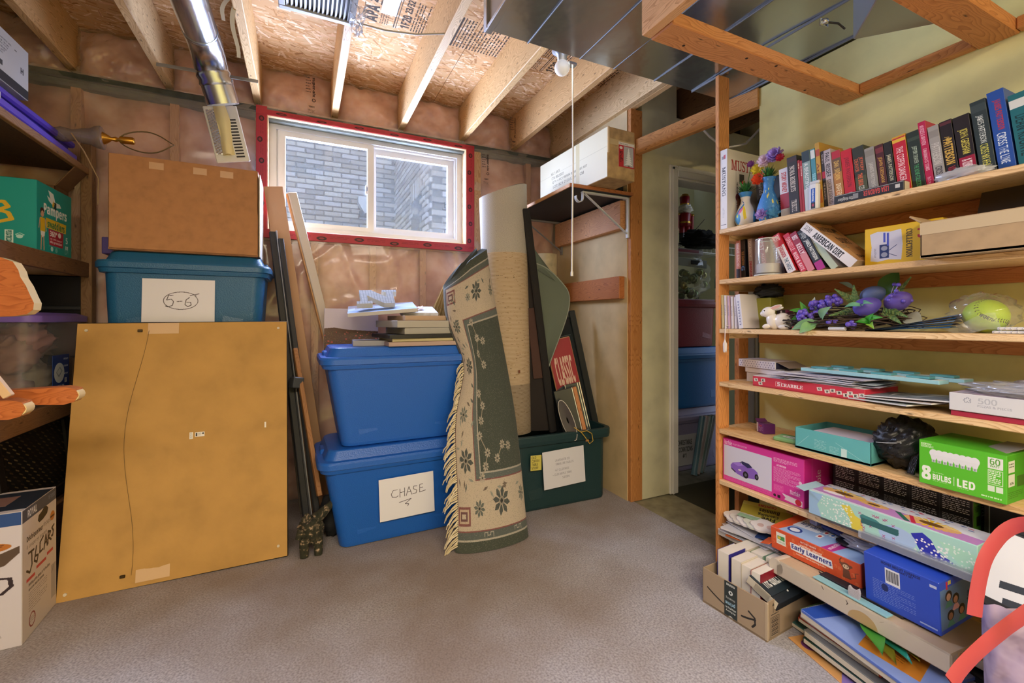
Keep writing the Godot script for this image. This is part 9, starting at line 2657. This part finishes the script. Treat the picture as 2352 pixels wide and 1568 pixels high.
	part(sn, "cover", pbox(mt("5a78cc", 0.4), Vector3(0.35, 0.010, 0.22), {"t": ink(na)}, 0.001))
	for k in 26:
		part(sn, "coil", pipe(mt("c9ccd4", 0.3, {"metal": 0.6}), [Vector3(-0.176, 0.002, -0.10 + k * 0.008), Vector3(-0.181, 0.006, -0.10 + k * 0.008), Vector3(-0.172, 0.0125, -0.10 + k * 0.008)], 0.0012, 5))
	var cu := thing("plastic_cutlery", "teal and olive plastic leaves tied with a lime ribbon on the spiral notebook", "toy", Vector3(1.60, 0.138, -0.79), -100.0)
	for i in 4:
		var lm := MB.new()
		lm.xf = Transform3D(Basis(Vector3.UP, [-0.5, -0.25, -0.1, -0.7][i]), Vector3(0.0, 0.006 * i, 0.0))
		lm.grid(mt(["8a8a2c", "35a896", "9a9a34", "4a9a3c"][i], 0.35), 8, 14, func(u: float, v: float): return Vector3(0.01 + 0.15 * v, 0.004 + 0.012 * sin(PI * v) - 0.006 * sin(PI * u), (u - 0.5) * 0.055 * sin(PI * pow(v, 0.7))), false, false)
		part(cu, "leaf", lm)
	var rb := MB.new()
	for s in [-1, 1]:
		rb.grid(mt("9ac83c", 0.5), 4, 10, func(u: float, v: float): return Vector3(-0.01 - 0.05 * v * (0.6 if s > 0 else 1.0), 0.016 + 0.014 * sin(PI * v), s * 0.016 * v + (u - 0.5) * 0.022 * (0.3 + sin(PI * v))), false, true)
	part(cu, "ribbon", rb)
	one("brown_paper", "crumpled reddish brown paper behind the floor pile", "paper", blob(mt("7a3c28", 0.8), Vector3(0.03, 0.05, 0.05), 0.5, 1.2, 68, 14, 0.2), Vector3(1.79, 0.042, -0.93))
	one("card_box", "small tan box behind the spiral notebook on the floor pile", "box", bx(mt("a08a5c", 0.7), Vector3(0, 0.07, 0), Vector3(0.1, 0.14, 0.08), 0.003), Vector3(1.80, 0.0, -0.85), -92)
	# black carton at the frame corner
	var ka := art(300, 160, "1c2226")
	ka.text("cuba", 30, 20, 60, 26, "d0d6d6", "b").text("chapter", 150, 30, 70, 20, "c2c8c8", "b").lines(40, 80, 120, 40, 5, "5a6468", 0.3)
	var kb := thing("black_carton", "black printed carton on the floor under the red handles", "box", Vector3(1.735, 0, -0.47), -108.0)
	part(kb, "carton", pbox(mt("1a1f23", 0.4), Vector3(0.24, 0.14, 0.22), {"f": ink(ka), "t": ink(art(200, 120, "20272b").text("cutlery", 10, 20, 100, 30, "c9d0d0", "b"))}, 0.002))
	part(kb, "inner_flap", bar(mt("6a6a54", 0.7), Vector3(-0.10, 0.138, 0.06), Vector3(-0.11, 0.15, 0.03), 0.10, 0.002, Vector3(0.4, 1, 0.2)))
	one("dark_books", "stack of dark books made as one block under the lowest shelf behind the black carton", "box", bx(mt("20221e", 0.6), Vector3(0, 0.08, 0), Vector3(0.2, 0.16, 0.16), 0.002), Vector3(1.82, 0.0, -0.62), -90)  # a pile of dark books simplified to a single block
	# marbled shopping bag with red handles
	var bg := thing("shopping_bag", "pale marbled shopping bag with coral red handles in the bottom right corner", "bag", Vector3(1.525, 0, -0.33), -65.0)
	var mb2 := mt("cfc2d4", 0.35, {"tex": "marble", "tri": 2.4})
	var bm := MB.new()
	var nz := fnl(1.2, 2, 101)
	bm.grid(mb2, 40, 20, func(u: float, v: float):
		var a: float = u * TAU
		var sx: float = signf(cos(a)) * pow(absf(cos(a)), 0.5)
		var sz: float = signf(sin(a)) * pow(absf(sin(a)), 0.6)
		var w := lerpf(0.15, 0.165, v)
		var d := lerpf(0.085, 0.06, v) + 0.02 * nz.get_noise_2d(v * 2.0, u * 3.0)
		return Vector3(w * sx, 0.43 * v + 0.025 * v * sin(a * 2.0), -d * sz + 0.014 * nz.get_noise_2d(u * 6.0, v * 4.0)), true)
	part(bg, "body", bm)
	part(bg, "base", bx(mb2, Vector3(0, 0.003, 0), Vector3(0.29, 0.006, 0.16), 0.002))
	part(bg, "dark_lining", bx(mt("2a2024", 0.8), Vector3(0, 0.40, 0), Vector3(0.26, 0.004, 0.08)))
	var rd := mt("a83c46", 0.5)
	var strap := func(n: String, pts: Array, w: float, nrm: Vector3):
		var sm2 := MB.new()
		var inv := bg.transform.affine_inverse()
		var eye := Vector3(0, 1.1, 0)
		var c3 := Curve3D.new()
		for i in pts.size():
			var p: Vector3 = inv * (eye + (pts[i] - eye) * 0.9)
			var tg: Vector3 = inv.basis * (pts[mini(i + 1, pts.size() - 1)] - pts[maxi(i - 1, 0)]) * 0.15
			c3.add_point(p, -tg, tg)
		var L := c3.get_baked_length()
		var nn: Vector3 = (inv.basis * nrm).normalized()
		for k in 2:
			sm2.grid(rd, 4, 40, func(u: float, v: float):
				var p := c3.sample_baked(v * L, true)
				var t := (c3.sample_baked(minf(L, v * L + 0.004), true) - c3.sample_baked(maxf(0.0, v * L - 0.004), true)).normalized()
				return p + t.cross(nn).normalized() * (u - 0.5) * w * 0.9 + nn * (0.0028 - 0.0056 * k) * (1.0 - pow(absf(2.0 * u - 1.0), 4.0)), false, k == 0)
		part(bg, n, sm2)
	var facing := Vector3(-0.43, 0.15, 0.9)
	strap.call("handle", [Vector3(1.334, 0.452, -0.45), Vector3(1.344, 0.491, -0.45), Vector3(1.357, 0.537, -0.448), Vector3(1.373, 0.573, -0.445), Vector3(1.404, 0.603, -0.44), Vector3(1.427, 0.628, -0.43), Vector3(1.445, 0.648, -0.41), Vector3(1.45, 0.66, -0.37), Vector3(1.44, 0.64, -0.345), Vector3(1.42, 0.58, -0.335), Vector3(1.41, 0.45, -0.34)], 0.034, facing)
	strap.call("handle", [Vector3(1.255, 0.325, -0.46), Vector3(1.285, 0.342, -0.458), Vector3(1.322, 0.356, -0.455), Vector3(1.38, 0.373, -0.45), Vector3(1.437, 0.394, -0.44), Vector3(1.485, 0.412, -0.43), Vector3(1.523, 0.441, -0.41), Vector3(1.56, 0.46, -0.37)], 0.036, facing)
